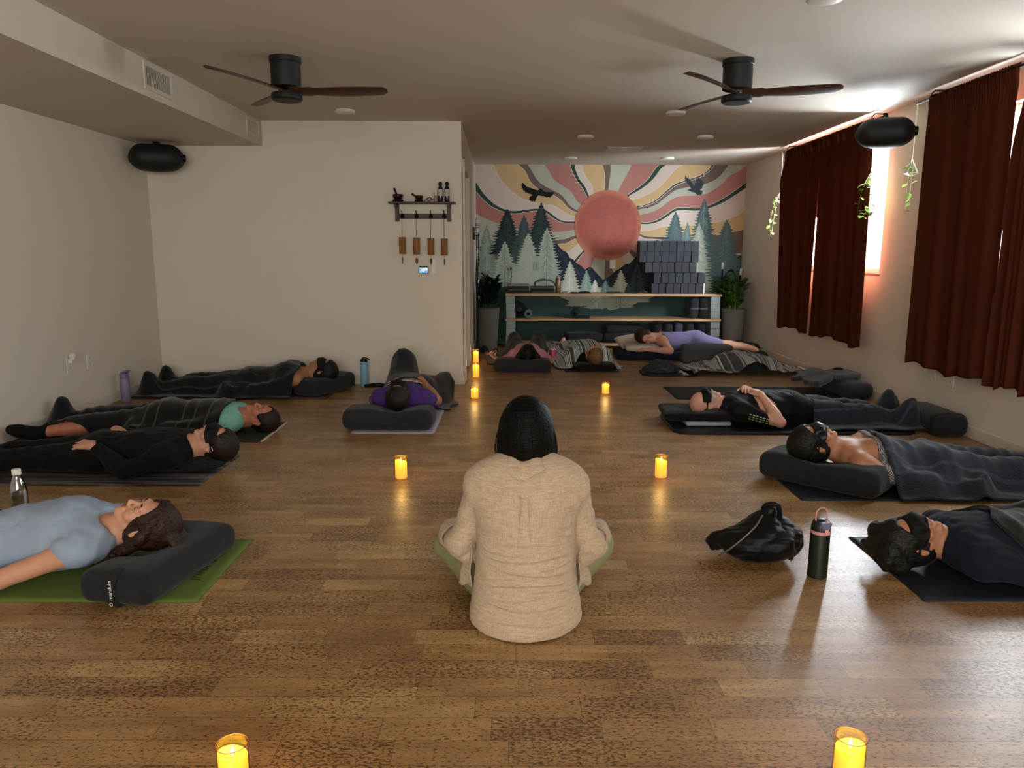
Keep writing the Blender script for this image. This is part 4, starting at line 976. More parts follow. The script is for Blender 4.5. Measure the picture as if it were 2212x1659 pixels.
def mk_mask(P, c, M, m, root, s=1.0, strap=True, straps2=True, tilt=0, w=.026):
    hp = [p for p in P if p[1] == 'head' and p[-1] == '+']
    lo = c - .15*s; hi = c + .15*s; f = Field(lo, hi, .0035); add_prims(f, hp, None, .0055, 1.6)
    # round off over the nose
    f.ell(c + s*(.100*M[1] + .0*M[2]), V3(.055, .016, .022)*s, M, .02, '+')
    x, y, z = f.g((slice(None),)*3); q = [(x-c[0])*M[i][0] + (y-c[1])*M[i][1] + (z-c[2])*M[i][2] for i in range(3)]
    l, fr, u = [v / s for v in q]
    d = np.maximum(np.abs(u - .004 - .02*tilt) - (w + .012 * np.clip(1 - (np.abs(l) / .09) ** 2, 0, 1) - .010 * np.exp(-(l / .016)**2) * (u < .004)), .030 - fr)
    f.F = np.maximum(f.F, d.astype(np.float32)); o = sd_obj('eye_mask', f, m, root)
    if strap:
        f = Field(lo, hi, .003); add_prims(f, hp, None, .0045, 2.0); 
        us = [(.012 + .25 * (fr - .03), .0035)]
        if straps2: us.append((-.020 - .28 * (fr - .03) , .0035))
        d = np.full(f.F.shape, 9., np.float32)
        x, y, z = f.g((slice(None),)*3); q = [(x-c[0])*M[i][0] + (y-c[1])*M[i][1] + (z-c[2])*M[i][2] for i in range(3)]; l, fr, u = [v / s for v in q]
        for k, wd_ in ((.012, .25), (-.012, -.25))[:2 if straps2 else 1]: d = np.minimum(d, np.abs(u - k - wd_ * (fr - .055)) - .0035)
        d = np.maximum(d, fr - .055); f.F = np.maximum(f.F, d.astype(np.float32)); sd_obj('mask_strap', f, m, o)
    return o

def mk_hair(P, c, M, m, root, s=1.0, style='short', thick=.010, locks=(), seed=3, h=.004, ws=70, am=1.0):
    lo = c - V3(.2, .2, .2)*s; hi = c + V3(.2, .2, .2)*s
    for a, b, ra, rb in locks:
        lo = np.minimum(lo, np.minimum(a, b) - max(ra, rb) - .02); hi = np.maximum(hi, np.maximum(a, b) + max(ra, rb) + .02)
    f = Field(lo, hi, h); g = lambda a, b, u: c + s * (a * M[0] + b * M[1] + u * M[2])
    f.ell(g(0, -.016, .034), V3(.076, .098, .088)*s, M, .0, '+', thick*s)
    if style != 'short': f.ell(g(0, -.035, -.02), V3(.070, .070, .085)*s, M, .03, '+', thick*s)
    else: f.ell(g(0, -.045, -.010), V3(.062, .052, .068)*s, M, .02, '+', thick*.5*s)
    # clear the face and the ears
    f.ell(g(0, .108, -.016), V3(.070, .080, .100)*s, M, .012, '-')
    if style == 'short':
        for q in (-1, 1): f.ell(g(q*.085, .012, -.045), V3(.03, .040, .055)*s, M, .01, '-')
    else:
        for q in (-1, 1): f.ell(g(q*.098, .030, -.030), V3(.034, .050, .060)*s, M, .01, '-')
    for a, b, ra, rb in locks: f.cone(a, b, ra, rb, .012)
    x, y, z = f.g((slice(None),)*3)
    q = [(x-c[0])*M[i][0] + (y-c[1])*M[i][1] + (z-c[2])*M[i][2] for i in range(3)]
    f.F = (f.F + am * .0028 * nz((q[0]*1.6, q[1]*.5, q[2]*1.6), ws, seed) + am * .0012 * nz((q[0]*2.2, q[1]*.5, q[2]*1.2), ws*2.4, seed+3)).astype(np.float32)
    return sd_obj('hair', f, m, root)

def top_spheres(P, parts=None, n=14):
    return [p for p in P if p[-1] != '-' and (not parts or any(p[1].startswith(q) for q in parts))]

def blur(Z, n):
    for _ in range(n):
        q = np.pad(Z, 1, mode='edge'); Z = (q[:-2, 1:-1] + q[2:, 1:-1] + q[1:-1, :-2] + q[1:-1, 2:] + 2 * q[1:-1, 1:-1]) / 6
    return Z

def drape(name, S, A, B, C_, m, parent=None, thick=.008, step=.012, off=.012, soft=7, fold=.010, fs=14, seed=2, edge=.02, floor_=.012, lim=None, dirs=(1, .25), tag_=None, warp=None, extraz=None, supp=()):
    """blanket laid over the spheres S: A = corner, A->B and A->C_ its two sides (plan view); it follows the shapes below and falls to the floor"""
    A, B, C_ = (np.array(q, float)[:2] for q in (A, B, C_)); nu = max(4, int(np.linalg.norm(B - A) / step)); nv = max(4, int(np.linalg.norm(C_ - A) / step))
    u, v = np.meshgrid(np.linspace(0, 1, nu), np.linspace(0, 1, nv), indexing='ij'); r_ = random.Random(seed); p1, p2, p3, p4 = (r_.uniform(0, 6.28) for _ in range(4))
    X = A[0] + u * (B - A)[0] + v * (C_ - A)[0]; Y = A[1] + u * (B - A)[1] + v * (C_ - A)[1]
    e = edge; dv = unit(np.append(C_ - A, 0))[:2]; du = unit(np.append(B - A, 0))[:2]
    w1 = e * (np.sin(7 * u + p1) + .6 * np.sin(17 * u + p2)) * (np.abs(v - .5) * 2) ** 3 * np.sign(v - .5); w2 = e * (np.sin(6 * v + p3) + .5 * np.sin(15 * v + p4)) * (np.abs(u - .5) * 2) ** 3 * np.sign(u - .5)
    X = X + dv[0] * w1 + du[0] * w2; Y = Y + dv[1] * w1 + du[1] * w2
    if warp: X, Y = warp(u, v, X, Y)
    # height of whatever lies below: top surface of the shapes, read off a distance field
    hs = .012; lo, hi = bounds(S, None, .03 + off); lo[2] = 0; fl = Field(lo, hi, hs)
    for p in S: (fl.cone(p[2], p[3], p[4], p[5], p[6] + .02, '+', off) if p[0] == 'c' else fl.ell(p[2], p[3], p[4], p[5] + .02, '+', off))
    I = fl.F < 0; nz_ = I.shape[2]; top = nz_ - 1 - np.argmax(I[:, :, ::-1], 2); ok = I.any(2); k1 = np.minimum(top + 1, nz_ - 1); ii, jj = np.indices(top.shape)
    v0 = fl.F[ii, jj, top]; v1 = fl.F[ii, jj, k1]; t_ = np.clip(v0 / np.where(np.abs(v0 - v1) < 1e-6, 1, v0 - v1), 0, 1); HM = np.where(ok, fl.ax[2][top] + t_ * hs, 0)
    gx, gy = fl.ax[0], fl.ax[1]; fi = np.clip((X - gx[0]) / hs, 0, len(gx) - 1.001); fj = np.clip((Y - gy[0]) / hs, 0, len(gy) - 1.001); i0, j0 = fi.astype(int), fj.astype(int); a0, b0 = fi - i0, fj - j0
    inb = (X > gx[0]) & (X < gx[-1]) & (Y > gy[0]) & (Y < gy[-1])
    raw = np.where(inb, HM[i0, j0]*(1-a0)*(1-b0) + HM[i0+1, j0]*a0*(1-b0) + HM[i0, j0+1]*(1-a0)*b0 + HM[i0+1, j0+1]*a0*b0, 0)
    for f_ in supp: raw = np.maximum(raw, f_(X, Y) + off)
    raw = np.maximum(raw, floor_); Z = raw.copy()
    for _ in range(3):
        q = np.pad(Z, 1, mode='edge'); Z = np.maximum.reduce([q[1:-1, 1:-1], q[:-2, 1:-1] - .012, q[2:, 1:-1] - .012, q[1:-1, :-2] - .012, q[1:-1, 2:] - .012])
    Z = blur(Z, soft)
    for _ in range(2): Z = np.maximum(Z, raw + .004); Z = blur(Z, 2)
    Z = np.maximum(Z, raw + .003); raw_ = raw
    h = np.clip((Z - floor_) / .06, 0, 1); a, b = dirs
    n1 = nz((X * a, Y * b, 0 * X), fs, seed); n2 = nz((X * a * .5 + Y * .6, Y * b - X*.2, 0 * X), fs * 2.1, seed + 9)
    Z = Z + fold * (.35 + .65 * h) * ((1 - 2 * np.abs(n1)) + .45 * n2); Z = np.maximum(np.maximum(Z, floor_ * (1 + .3 * n2)), raw_ + .002)
    if extraz is not None: Z = Z + extraz(u, v)
    if lim is not None: Z = np.minimum(Z, lim(X, Y))
    return grid_mesh(name, np.stack([X, Y, Z], -1), m, parent, thick=thick)

def xform(P, loc, rz):
    """local skeleton shapes -> world spheres for draping"""
    c, s_ = math.cos(rz), math.sin(rz); M = np.array([[c, -s_, 0], [s_, c, 0], [0, 0, 1]]); out = []
    for p in P:
        p = list(p); p[2] = M @ p[2] + V3(*loc)
        if p[0] == 'c': p[3] = M @ p[3] + V3(*loc)
        else: p[4] = np.array(p[4]) @ M.T
        out.append(tuple(p))
    return out

# ---------------------------------------------------------------- bolsters, mats, blankets
M_bol = fabric('bolster_grey', '#27282c', 520, 10, .18, .9, .22, .10)
M_bol2 = fabric('bolster_charcoal', '#1e1e20', 520, 10, .18, .9, .22, .08)
M_bold = fabric('bolster_black', '#0c0c0e', 520, 10, .18, .9, .22, .06)
def rbox(f, b, r_, c=(0, 0, 0), pw=2.0, inf=0):
    x, y, z = f.g((slice(None),)*3); q = [np.abs(v - cc) - (bb + inf - r_) for v, cc, bb in zip((x, y, z), c, b)]
    d = (np.maximum(q[0], 0)**pw + np.maximum(q[1], 0)**pw + np.maximum(q[2], 0)**pw) ** (1/pw) + np.minimum(np.maximum(q[0], np.maximum(q[1], q[2])), 0) - r_
    return d
def bolster(label, loc, rz, L_=.62, W=.29, Hh=.15, dents=(), m=None, group='rectangular bolsters', strap=1, rot=None, nm='bolster', cat='bolster', sag=.0, text=None, r_=None, seed=1, h=.008):
    m = m or M_bol; t = thing(nm, label, cat, loc, rz, group, rot)
    def fld(inf, h):
        f = Field((-L_/2 - .03, -W/2 - .03, -.03), (L_/2 + .03, W/2 + .03, Hh + .05), h)
        x, y, z = f.g((slice(None),)*3); b = (L_/2, W/2, Hh/2)
        d = rbox(f, b, r_ or min(Hh/2 - .004, .065), (0, 0, Hh/2), 2.4, inf)
        ex = np.clip(1 - (x / (L_/2))**2, 0, 1) * np.clip(1 - (y / (W/2))**2, 0, 1); d = d - .012 * ex * (z > Hh/2)
        d = d + .0018 * nz((x, y, z), 22, seed) * (np.abs(x) > L_*.3) + .0014 * nz((x*.5, y*2, z*2), 30, seed + 2)
        for (dx, dy, dr, dd) in dents:
            k = np.exp(-(((x - dx)**2 + (y - dy)**2) / dr**2)); d = d + dd * k * (z > Hh*.35) + dd * .10 * k * np.sin(60 * (x - dx))
        f.F = d.astype(np.float32); return f
    o = sd_obj('cushion_body', fld(0, h), m, t)
    if strap:
        f = fld(.005, .006); x0 = strap * (L_/2 - .075); x, y, z = f.g((slice(None),)*3)
        f.F = np.maximum(f.F, (np.abs(x - x0) - .018 + 0*y + 0*z).astype(np.float32)); f.F = np.maximum(f.F, (-(z - .012) + 0*x + 0*y).astype(np.float32))
        sd_obj('strap_handle', f, fabric('strap_' + m.name, '#1b1b1e' if m is not M_bol else '#2a2b2f', 700, 10, .1), t)
    return t
def mat_(label, x0, x1, y0, y1, m, th=.005, z=.0005, corner=0, grp=None, nm='yoga_mat', bend=None, rnd_=0, rz=0):
    """flat mat with a little waviness; sides run along the room"""
    t = None; nx, ny = max(8, int((x1-x0)/.03)), max(6, int((y1-y0)/.03)); P = np.zeros((nx, ny, 3)); rr_ = None
    u, v = np.meshgrid(np.linspace(0, 1, nx), np.linspace(0, 1, ny), indexing='ij'); X = x0 + (x1-x0)*u; Y = y0 + (y1-y0)*v
    if rnd_:
        cx, cy = (x0+x1)/2, (y0+y1)/2; X2, Y2 = X-cx, Y-cy; ax, ay = (x1-x0)/2-rnd_, (y1-y0)/2-rnd_; ox, oy = np.maximum(np.abs(X2)-ax, 0), np.maximum(np.abs(Y2)-ay, 0)
        mm = np.maximum(ox, oy); ll = np.sqrt(ox**2+oy**2)+1e-9; k = mm/ll; X = cx + np.sign(X2)*(np.abs(X2)-ox+ox*k); Y = cy + np.sign(Y2)*(np.abs(Y2)-oy+oy*k)
    Z = np.full(X.shape, z + th)
    if bend is not None: Z = Z + bend(u, v)
    if rz:
        cx, cy = (x0+x1)/2, (y0+y1)/2; X, Y = cx+(X-cx)*math.cos(rz)-(Y-cy)*math.sin(rz), cy+(X-cx)*math.sin(rz)+(Y-cy)*math.cos(rz)
    o = grid_mesh(nm, np.stack([X, Y, Z], -1), m, None, thick=th)
    return tag(o, label, 'yoga mat' if nm == 'yoga_mat' else 'mattress', grp)
def rubber(name, c, var=.10, sc_=220, rough=.75, c2=None, str_=None):
    if name in _mc: return _mc[name]
    m, nt, b = node_mat(name); c = lin(c); co = coords(nt); n = N(nt, 'ShaderNodeTexNoise', Scale=sc_, Detail=2.0); nt.links.new(co, n.inputs['Vector'])
    o = mix(nt, dark(c, 1-var), dark(c, 1+var), n.outputs[0])
    if str_:
        w = N(nt, 'ShaderNodeTexNoise', Scale=1.0, Detail=2.0); nt.links.new(coords(nt, str_), w.inputs['Vector']); rp = ramp(nt, [(.42, (0,0,0,1)), (.6, (1,1,1,1))]); nt.links.new(w.outputs[0], rp.inputs[0]); o = mix(nt, o, lin(c2), rp.outputs[0])
    nt.links.new(o, b.inputs['Base Color']); b.inputs['Roughness'].default_value = rough; b.inputs['Specular IOR Level'].default_value = .25; bump(nt, b, n.outputs[0], .3, .001)
    _mc[name] = m; return m
def blanket_mat(name, c, c2, stripes=(), axis='x', pat=None, c3=None, weave=300):
    """woven blanket on its own uv: stripes = list of (centre, halfwidth) along u or v; pat = 'diamond' or 'mexican'"""
    if name in _mc: return _mc[name]
    m, nt, b = node_mat(name); L = nt.links; uv = nt.nodes.new('ShaderNodeTexCoord').outputs['UV']; sp = N(nt, 'ShaderNodeSeparateXYZ'); L.new(uv, sp.inputs[0])
    a = sp.outputs[0] if axis == 'x' else sp.outputs[1]; q = sp.outputs[1] if axis == 'x' else sp.outputs[0]
    n = N(nt, 'ShaderNodeTexNoise', Scale=weave, Detail=2.0); L.new(coords(nt), n.inputs['Vector']); col = mix(nt, dark(lin(c), .72), dark(lin(c), 1.3), n.outputs[0])
    def M2(op, x, y=None, z=None):
        k = N(nt, 'ShaderNodeMath', operation=op)
        for i, v in enumerate((x, y, z)):
            if v is None: continue
            if isinstance(v, (int, float)): k.inputs[i].default_value = v
            else: L.new(v, k.inputs[i])
        return k.outputs[0]
    if pat == 'diamond':
        fa, fb = 30, 12
        x = M2('PINGPONG', M2('MULTIPLY', a, fa), .5); y = M2('PINGPONG', M2('MULTIPLY', q, fb), .5); s = M2('ADD', x, y)
        d = M2('ABSOLUTE', M2('SUBTRACT', s, .5)); d1 = M2('LESS_THAN', d, .045); d2 = M2('LESS_THAN', M2('ABSOLUTE', M2('SUBTRACT', s, .22)), .04); d3 = M2('LESS_THAN', M2('ABSOLUTE', M2('SUBTRACT', s, .78)), .04)
        k = M2('MAXIMUM', d1, M2('MAXIMUM', d2, d3)); col = mix(nt, col, lin(c2), M2('MULTIPLY', k, .75))
    if pat == 'zig':
        x = M2('PINGPONG', M2('MULTIPLY', q, 26), .5); s = M2('FRACT', M2('ADD', M2('MULTIPLY', a, 16), x)); k = M2('LESS_THAN', s, .4); col = mix(nt, col, lin(c2), M2('MULTIPLY', k, .6))
    if pat == 'mexican':
        wn = N(nt, 'ShaderNodeTexWhiteNoise', noise_dimensions='1D'); L.new(M2('FLOOR', M2('MULTIPLY', a, 95)), wn.inputs['W'])
        rp = ramp(nt, [(0, lin('#0c0c0d')), (.40, lin(c)), (.62, lin(c3 or '#9b9a98')), (.78, lin(c2)), (1, lin('#e9e7e2'))], 'CONSTANT'); L.new(wn.outputs[0], rp.inputs[0]); col = rp.outputs[0]
        bx = M2('FRACT', M2('MULTIPLY', a, 5)); inb = M2('LESS_THAN', M2('ABSOLUTE', M2('SUBTRACT', bx, .5)), .14)
        x = M2('PINGPONG', M2('MULTIPLY', q, 30), .5); y = M2('PINGPONG', M2('MULTIPLY', M2('SUBTRACT', bx, .36), 7), .5); dd = M2('FRACT', M2('MULTIPLY', M2('ADD', x, y), 2.5)); k = M2('LESS_THAN', dd, .45)
        dm = mix(nt, lin('#0f0f10'), lin(c3 or '#d8d6d0'), k); col = mix(nt, col, dm, inb); col = mix(nt, col, dark(lin('#bbbbbb'), .6), M2('MULTIPLY', n.outputs[0], .35))
    for c0, hw in stripes:
        k = M2('LESS_THAN', M2('ABSOLUTE', M2('SUBTRACT', a, c0)), hw); col = mix(nt, col, lin(c3 or c2), M2('MULTIPLY', k, .55))
    L.new(col, b.inputs['Base Color']); b.inputs['Roughness'].default_value = .95; b.inputs['Specular IOR Level'].default_value = .15; b.inputs['Sheen Weight'].default_value = .2
    bump(nt, b, n.outputs[0], .5, .002); _mc[name] = m; return m

# ---------------------------------------------------------------- yoga mats and mattresses
MG = 'yoga mats laid out on the floor'
M_grn = rubber('mat_green', '#5c7033', .10); M_dgm = rubber('mat_dark_grey', '#2e3030', .12); M_prp = rubber('mat_pale_lilac', '#a49fae', .08); M_plum = rubber('mat_plum', '#5c3f56')
M_navy = rubber('mat_navy', '#1e242e', .14, rough=.5); M_blk = rubber('mat_black', '#16171a', .14, rough=.45); M_str = rubber('mat_streaked', '#2a282a', .1, c2='#6a6769', str_=(1.5, 22, 1)); M_pnk = rubber('mat_dusty_rose', '#4d3c40', .1)
M_olv = rubber('mat_dark_green', '#30352c', .1)
gm = mat_('bright green yoga mat with small dark lettering at its right end', -2.95, -1.15, 2.545, 3.145, M_grn, grp=MG)
mat_('dark grey streaked yoga mat under the person in black, behind the clear bottle', -3.38, -1.71, 3.925, 4.54, M_str, grp=MG)
m3 = mat_('dark green yoga mat with a pale edge under the person in the teal shirt', -3.38, -1.69, 4.885, 5.48, M_olv, grp=MG)
mat_('dusty brown yoga mat along the white wall under the wrapped person', -3.385, -1.62, 6.43, 7.04, M_pnk, grp=MG)
mat_('pale lilac yoga mat under the person in the purple shirt', -1.14, -.54, 5.135, 6.96, M_prp, grp=MG, bend=lambda u, v: .03 * np.clip((v - .95) / .05, 0, 1)**2 * (u > .9), rnd_=.03)
mat_('dusty plum yoga mat under the person in the pink top', -.10, .44, 7.83, 9.5, M_plum, grp=MG)
mat_('dark grey yoga mat under the person in the striped blanket', .60, 1.19, 7.93, 9.55, M_dgm, grp=MG)
mat_('empty dark grey yoga mat behind the bald man', 1.475, 3.12, 6.43, 7.04, M_dgm, grp=MG)
mat_('thick black yoga mat with rounded corners under the bald man', 1.18, 2.93, 5.13, 5.80, M_blk, .016, grp=MG, rnd_=.11)
mat_('black yoga mat with a curling corner under the woman in the patterned blanket', 1.525, 3.20, 3.705, 4.30, M_navy, grp=MG, bend=lambda u, v: .05 * np.clip(1 - u / .06, 0, 1)**2 * np.clip((v - .7) / .3, 0, 1))
mat_('dark blue-grey yoga mat with a pale edge at the right edge of the photo', 1.54, 3.22, 2.565, 3.19, M_navy, grp=MG)
mat_('small black rounded mat under the crumpled jacket', 1.40, 1.98, 7.66, 8.02, M_blk, .02, grp=MG, rnd_=.08)
def text(name, s, size, loc, rot, m, parent, ext=.0004, align='CENTER'):
    cu = bpy.data.curves.new(name, 'FONT'); cu.body = s; cu.size = size; cu.extrude = ext; cu.align_x = align; cu.align_y = 'CENTER'
    o = bpy.data.objects.new(name + '_tmp', cu); COL.objects.link(o); dg = bpy.context.evaluated_depsgraph_get(); me = bpy.data.meshes.new_from_object(o.evaluated_get(dg)); bpy.data.objects.remove(o)
    return link(name, me, m, parent, loc, rot)
M_ink = plain('dark_green_ink', '#1f2c12', .8, bmp=0)
text('mat_lettering', 'JYANA', .045, (-1.235, 2.79, .0062), (0, 0, R(90)), M_ink, gm)
bm = bmesh.new()
for k in range(6): a = k * PI / 3; prism(bm, [(-1.235 + .006 * math.cos(a + q) + .012 * math.cos(a), 2.905 + .006 * math.sin(a + q) + .012 * math.sin(a)) for q in [2*PI*j/8 for j in range(8)]], .0056, .0062)
bm_obj('mat_emblem', bm, M_ink, gm)
bm = bmesh.new(); box(bm, -1.698, -1.686, 4.885, 5.48, .0005, .0062); bm_obj('pale_edge', bm, plain('mat_edge_white', '#c9c5bb', .7, bmp=0), m3)

# ---------------------------------------------------------------- bolsters under heads
BG = 'bolsters under heads'
b1 = bolster('charcoal bolster with brand strap on the green mat under the woman in blue', (-1.375, 2.78, .006), R(79), .60, .30, .125, [(-.0, .07, .12, .05)], M_bol2, BG, strap=0)
f = Field((-.33, -.06, -.02), (-.24, .06, .16), .004); rb = rbox(f, (.307, .155, .068), .055, (0, 0, .0625), 2.4); x, y, z = f.g((slice(None),)*3)
f.F = np.maximum(rb, np.abs(y + .005) - .021 + 0*x + 0*z).astype(np.float32); st_ = sd_obj('strap_handle', f, fabric('strap_web', '#202124', 900, 10, .05), b1)
M_wht = plain('print_white', '#d5d5d2', .6, var=.02, bmp=0)
text('brand_lettering', 'manduka', .021, (-.3115, -.010, .076), (R(90), R(-90), R(-90)), M_wht, st_)
bm = bmesh.new(); lathe(bm, [(.0045, 0), (.0068, 0), (.0068, .0006), (.0045, .0006)], 20); bm_obj('brand_emblem', bm, M_wht, st_, (-.3115, -.010, .022), (0, R(-90), 0))
bolster('grey bolster under the wrapped person by the white wall', (-1.71, 6.74, .006), R(66), .60, .29, .15, [(-.0, .03, .12, .05)], M_bol, BG, strap=-1)
bolster('wide grey bolster under the person in the purple shirt', (-.885, 5.32, .006), 0, .66, .28, .15, [(.04, .03, .12, .06)], M_bol, BG, strap=0)
bolster('grey bolster under the dark haired person in the pink top', (.13, 7.99, .006), 0, .62, .26, .135, [(.05, .03, .11, .035)], M_bol, BG, strap=0)
bolster('charcoal bolster on the black mat under the woman in the patterned blanket', (1.755, 3.985, .006), R(-44), .66, .31, .155, [(-.03, .03, .13, .075)], M_bol2, BG, strap=0)
def pillow(nm, label, loc, rz, L_, W, Hh, m, dent=None, cat='pillow', grp='pillows', rot=None, seed=1, h=.009, tilt=0):
    t = Field((-L_/2 - .02, -W/2 - .02, -.02), (L_/2 + .02, W/2 + .02, Hh + .04), h); x, y, z = t.g((slice(None),)*3)
    u = np.clip(1 - np.abs(2*x/L_)**3.2, 0, 1) * np.clip(1 - np.abs(2*y/W)**3.2, 0, 1); th = .012 + (Hh/2 - .012) * u ** .45; zc = Hh * .42 + 0*x
    d = np.maximum(np.abs(z - zc) - th, np.maximum(np.abs(x) - L_/2, np.abs(y) - W/2)) * .7
    d = d + .003 * nz((x, y, z), 22, seed)
    if dent: d = d + dent[3] * np.exp(-((x - dent[0])**2 + (y - dent[1])**2) / dent[2]**2) * (z > zc)
    t.F = d.astype(np.float32); o = sd_obj(nm, t, m, None, loc, rot or (0, 0, rz)); return tag(o, label, cat, grp)
pillow('pillow', 'black pillow under the bald man', (1.40, 5.50, .045), R(-4), .50, .40, .10, M_bold, (-.02, 0, .12, .04))
M_folded = fabric('folded_blue_grey', '#8f97a3', 300, 14, .3)
bm = bmesh.new()
f = Field((-.2, -.15, -.01), (.2, .15, .06), .007); f.F = rbox(f, (.17, .12, .018), .016, (0, 0, .02)) + .002 * nz(f.g((slice(None),)*3), 30, 4); f.F = f.F.astype(np.float32)
tag(sd_obj('folded_towel', f, M_folded, None, (1.46, 5.42, .017)), 'folded grey-blue towel under the black pillow of the bald man', 'towel')
pillow('pillow', 'small black cushion under the blond person', (.93, 8.06, .006), 0, .44, .30, .10, M_bold, (0, .03, .10, .03))
M_cream = fabric('pillow_cream', '#b9ac9a', 160, 12, .3, var=.12)
pillow('pillow', 'cream pillow under the head of the sleeping woman, lower of two', (1.58, 8.98, .125), R(6), .42, .30, .09, M_cream, None, rot=(R(8), 0, R(6)))
pillow('pillow', 'cream pillow on top behind the head of the sleeping woman', (1.50, 9.12, .17), R(10), .36, .26, .09, M_cream, None, rot=(R(20), R(-8), R(14)), seed=5)
M_fuzz = fabric('fuzzy_black', '#1d1e1e', 120, 30, .9, var=.6)
f = Field((-.2, -.17, -.02), (.2, .17, .14), .006); f.ell((0, 0, .045), (.16, .13, .045), k=0); x, y, z = f.g((slice(None),)*3)
f.F = (f.F + .010 * (1 - 2*np.abs(nz((x, y*1.5, z*1.5), 38, 2))) + .004 * nz((x, y, z), 110, 3)).astype(np.float32)
tag(sd_obj('rolled_scarf', f, M_fuzz, None, (-1.83, 4.22, .006)), 'crumpled fuzzy black scarf under the neck of the person in black', 'scarf')

# ---------------------------------------------------------------- people
SK1 = skin('skin_fair', '#c8987e'); SK2 = skin('skin_tan', '#ad7c5f'); SK3 = skin('skin_ruddy', '#b3765d'); SK4 = skin('skin_pale', '#d3a78f'); SK5 = skin('skin_olive', '#a87858')
H_br = hair_mat('hair_brown', '#150d09', '#3d2417'); H_bk = hair_mat('hair_black', '#050505', '#15120f'); H_db = hair_mat('hair_dark_brown', '#0d0907', '#2a1c14'); H_bl = hair_mat('hair_blond', '#4a3320', '#9a7748')
M_mask = fabric('mask_black', '#0b0b0c', 600, 8, .1, .7); PG = 'people resting on yoga mats'
def brows(c, M, s, m, par, lash=True):
    g = lambda a, b, u: Vector(c + s * (a * M[0] + b * M[1] + u * M[2])); bm = bmesh.new()
    for q in (-1, 1): tube(bm, [g(q*.014, .0955, .017), g(q*.028, .0945, .022), g(q*.045, .078, .018)], [.0022, .0026, .0012], 6)
    bm_obj('eyebrows', bm, m, par, smooth=True)
    if lash:
        bm = bmesh.new()
        for q in (-1, 1): tube(bm, [g(q*.018, .0865, -.003), g(q*.026, .0905, -.0065), g(q*.034, .0900, -.0065), g(q*.044, .0815, -.003)], [.0009, .0013, .0013, .0009], 5)
        bm_obj('eyelashes', bm, m, par, smooth=True)
def lips(c, M, s, m, par):
    g = lambda a, b, u: Vector(c + s * (a * M[0] + b * M[1] + u * M[2])); bm = bmesh.new()
    tube(bm, [g(-.021, .083, -.063), g(-.010, .0905, -.060), g(0, .092, -.0605), g(.010, .0905, -.060), g(.021, .083, -.063)], [.0012, .0036, .0034, .0036, .0012], 8)
    tube(bm, [g(-.019, .083, -.065), g(-.008, .0905, -.0685), g(0, .0915, -.0695), g(.008, .0905, -.0685), g(.019, .083, -.065)], [.0012, .0042, .0045, .0042, .0012], 8)
    bm_obj('lips', bm, m, par, smooth=True)
M_lip = plain('lip_tone', '#8f4f45', .5, bmp=0)
def place(t, loc, rz): t.location = loc; t.rotation_euler = (0, 0, rz)
def person(label, loc, rz): return thing('person', label, 'person', loc, rz, PG)

# woman in the light blue sleeveless top, front left
s = .97; loc = (-1.46 - .665*s, 2.84, .006); t = person('person in a light blue sleeveless top with brown hair resting on the green mat', loc, 0)
J = supine(s, .095, arms=((V3(.20, -.245, .055)*s, V3(-.06, -.27, .035)*s, (V3(-1, 0, .1), V3(0, 0, 1), .5)), 'side'), head_turn=-14, chin=-.10); P = body_prims(J, True)
mk_body('body', P, SK1, t, fine=('head', 'handL')); c, M = J['head'], J['hf']
Bt = fabric('top_light_blue', '#92a2b8', 420, 9, .3, var=.12)
def drape_top(f): 
    f.cone(J['waist'] + V3(.0, 0, .03), J['chest'] + V3(0, 0, .02), .125*s, .125*s, .08); f.cone(J['shL'] + V3(.0, 0.01, 0), J['shL'] + V3(-.035, .004, 0), .052, .054, .03); f.cone(J['shR'], J['shR'] + V3(-.035, 0, 0), .054, .054, .03)
mk_cloth('blue_top', P, ('torso',), .011, Bt, t, h=.006, wr=.006, ws=14, seed=4, extra=drape_top, subs=[(J['neckb'] + V3(.045, 0, .05), (.065, .078, .075))], cuts=[((-.12, 0, 0), (-1, 0, 0))])
mk_cloth('trousers', P, ('torso', 'leg'), .010, fabric('cloth_black', '#09090a', 500, 9, .25), t, h=.009, wr=.004, seed=6, cuts=[((.03, 0, 0), (1, 0, 0))])
g = lambda a, b, u: c + s * (a*M[0] + b*M[1] + u*M[2])
rr = random.Random(3); LK = []
for q in (-1, 1):
    for k in range(6):
        a0 = g(q*.060, .045 - .02*k, .075 - .012*k); a1 = g(q*(.092), -.02 - .010*k, .01 - .02*k); a2 = g(q*(.095 + .01*rr.random()), -.055 - .006*k, -.055 - .03*k*rr.random())
        LK += [(a0, a1, .014, .020), (a1, a2, .020, .012), (a2, a2 + V3(-.04 - .05*rr.random(), q*-.0, -.03), .012, .003)]
for k in range(7):
    a1 = g(.05 - .018*k, -.06, .10 - .005*k); a2 = a1 + V3(.035 + .03*rr.random(), -.02 + .02*rr.random(), -.06); LK += [(a1, a2, .022, .014), (a2, a2 + V3(.0, -.035 + .03*rr.random(), -.03), .014, .004)]
hr = mk_hair(P, c, M, H_br, t, s, 'long', .014, LK, h=.0035); brows(c, M, s, H_br, t); lips(c, M, s, M_lip, t)

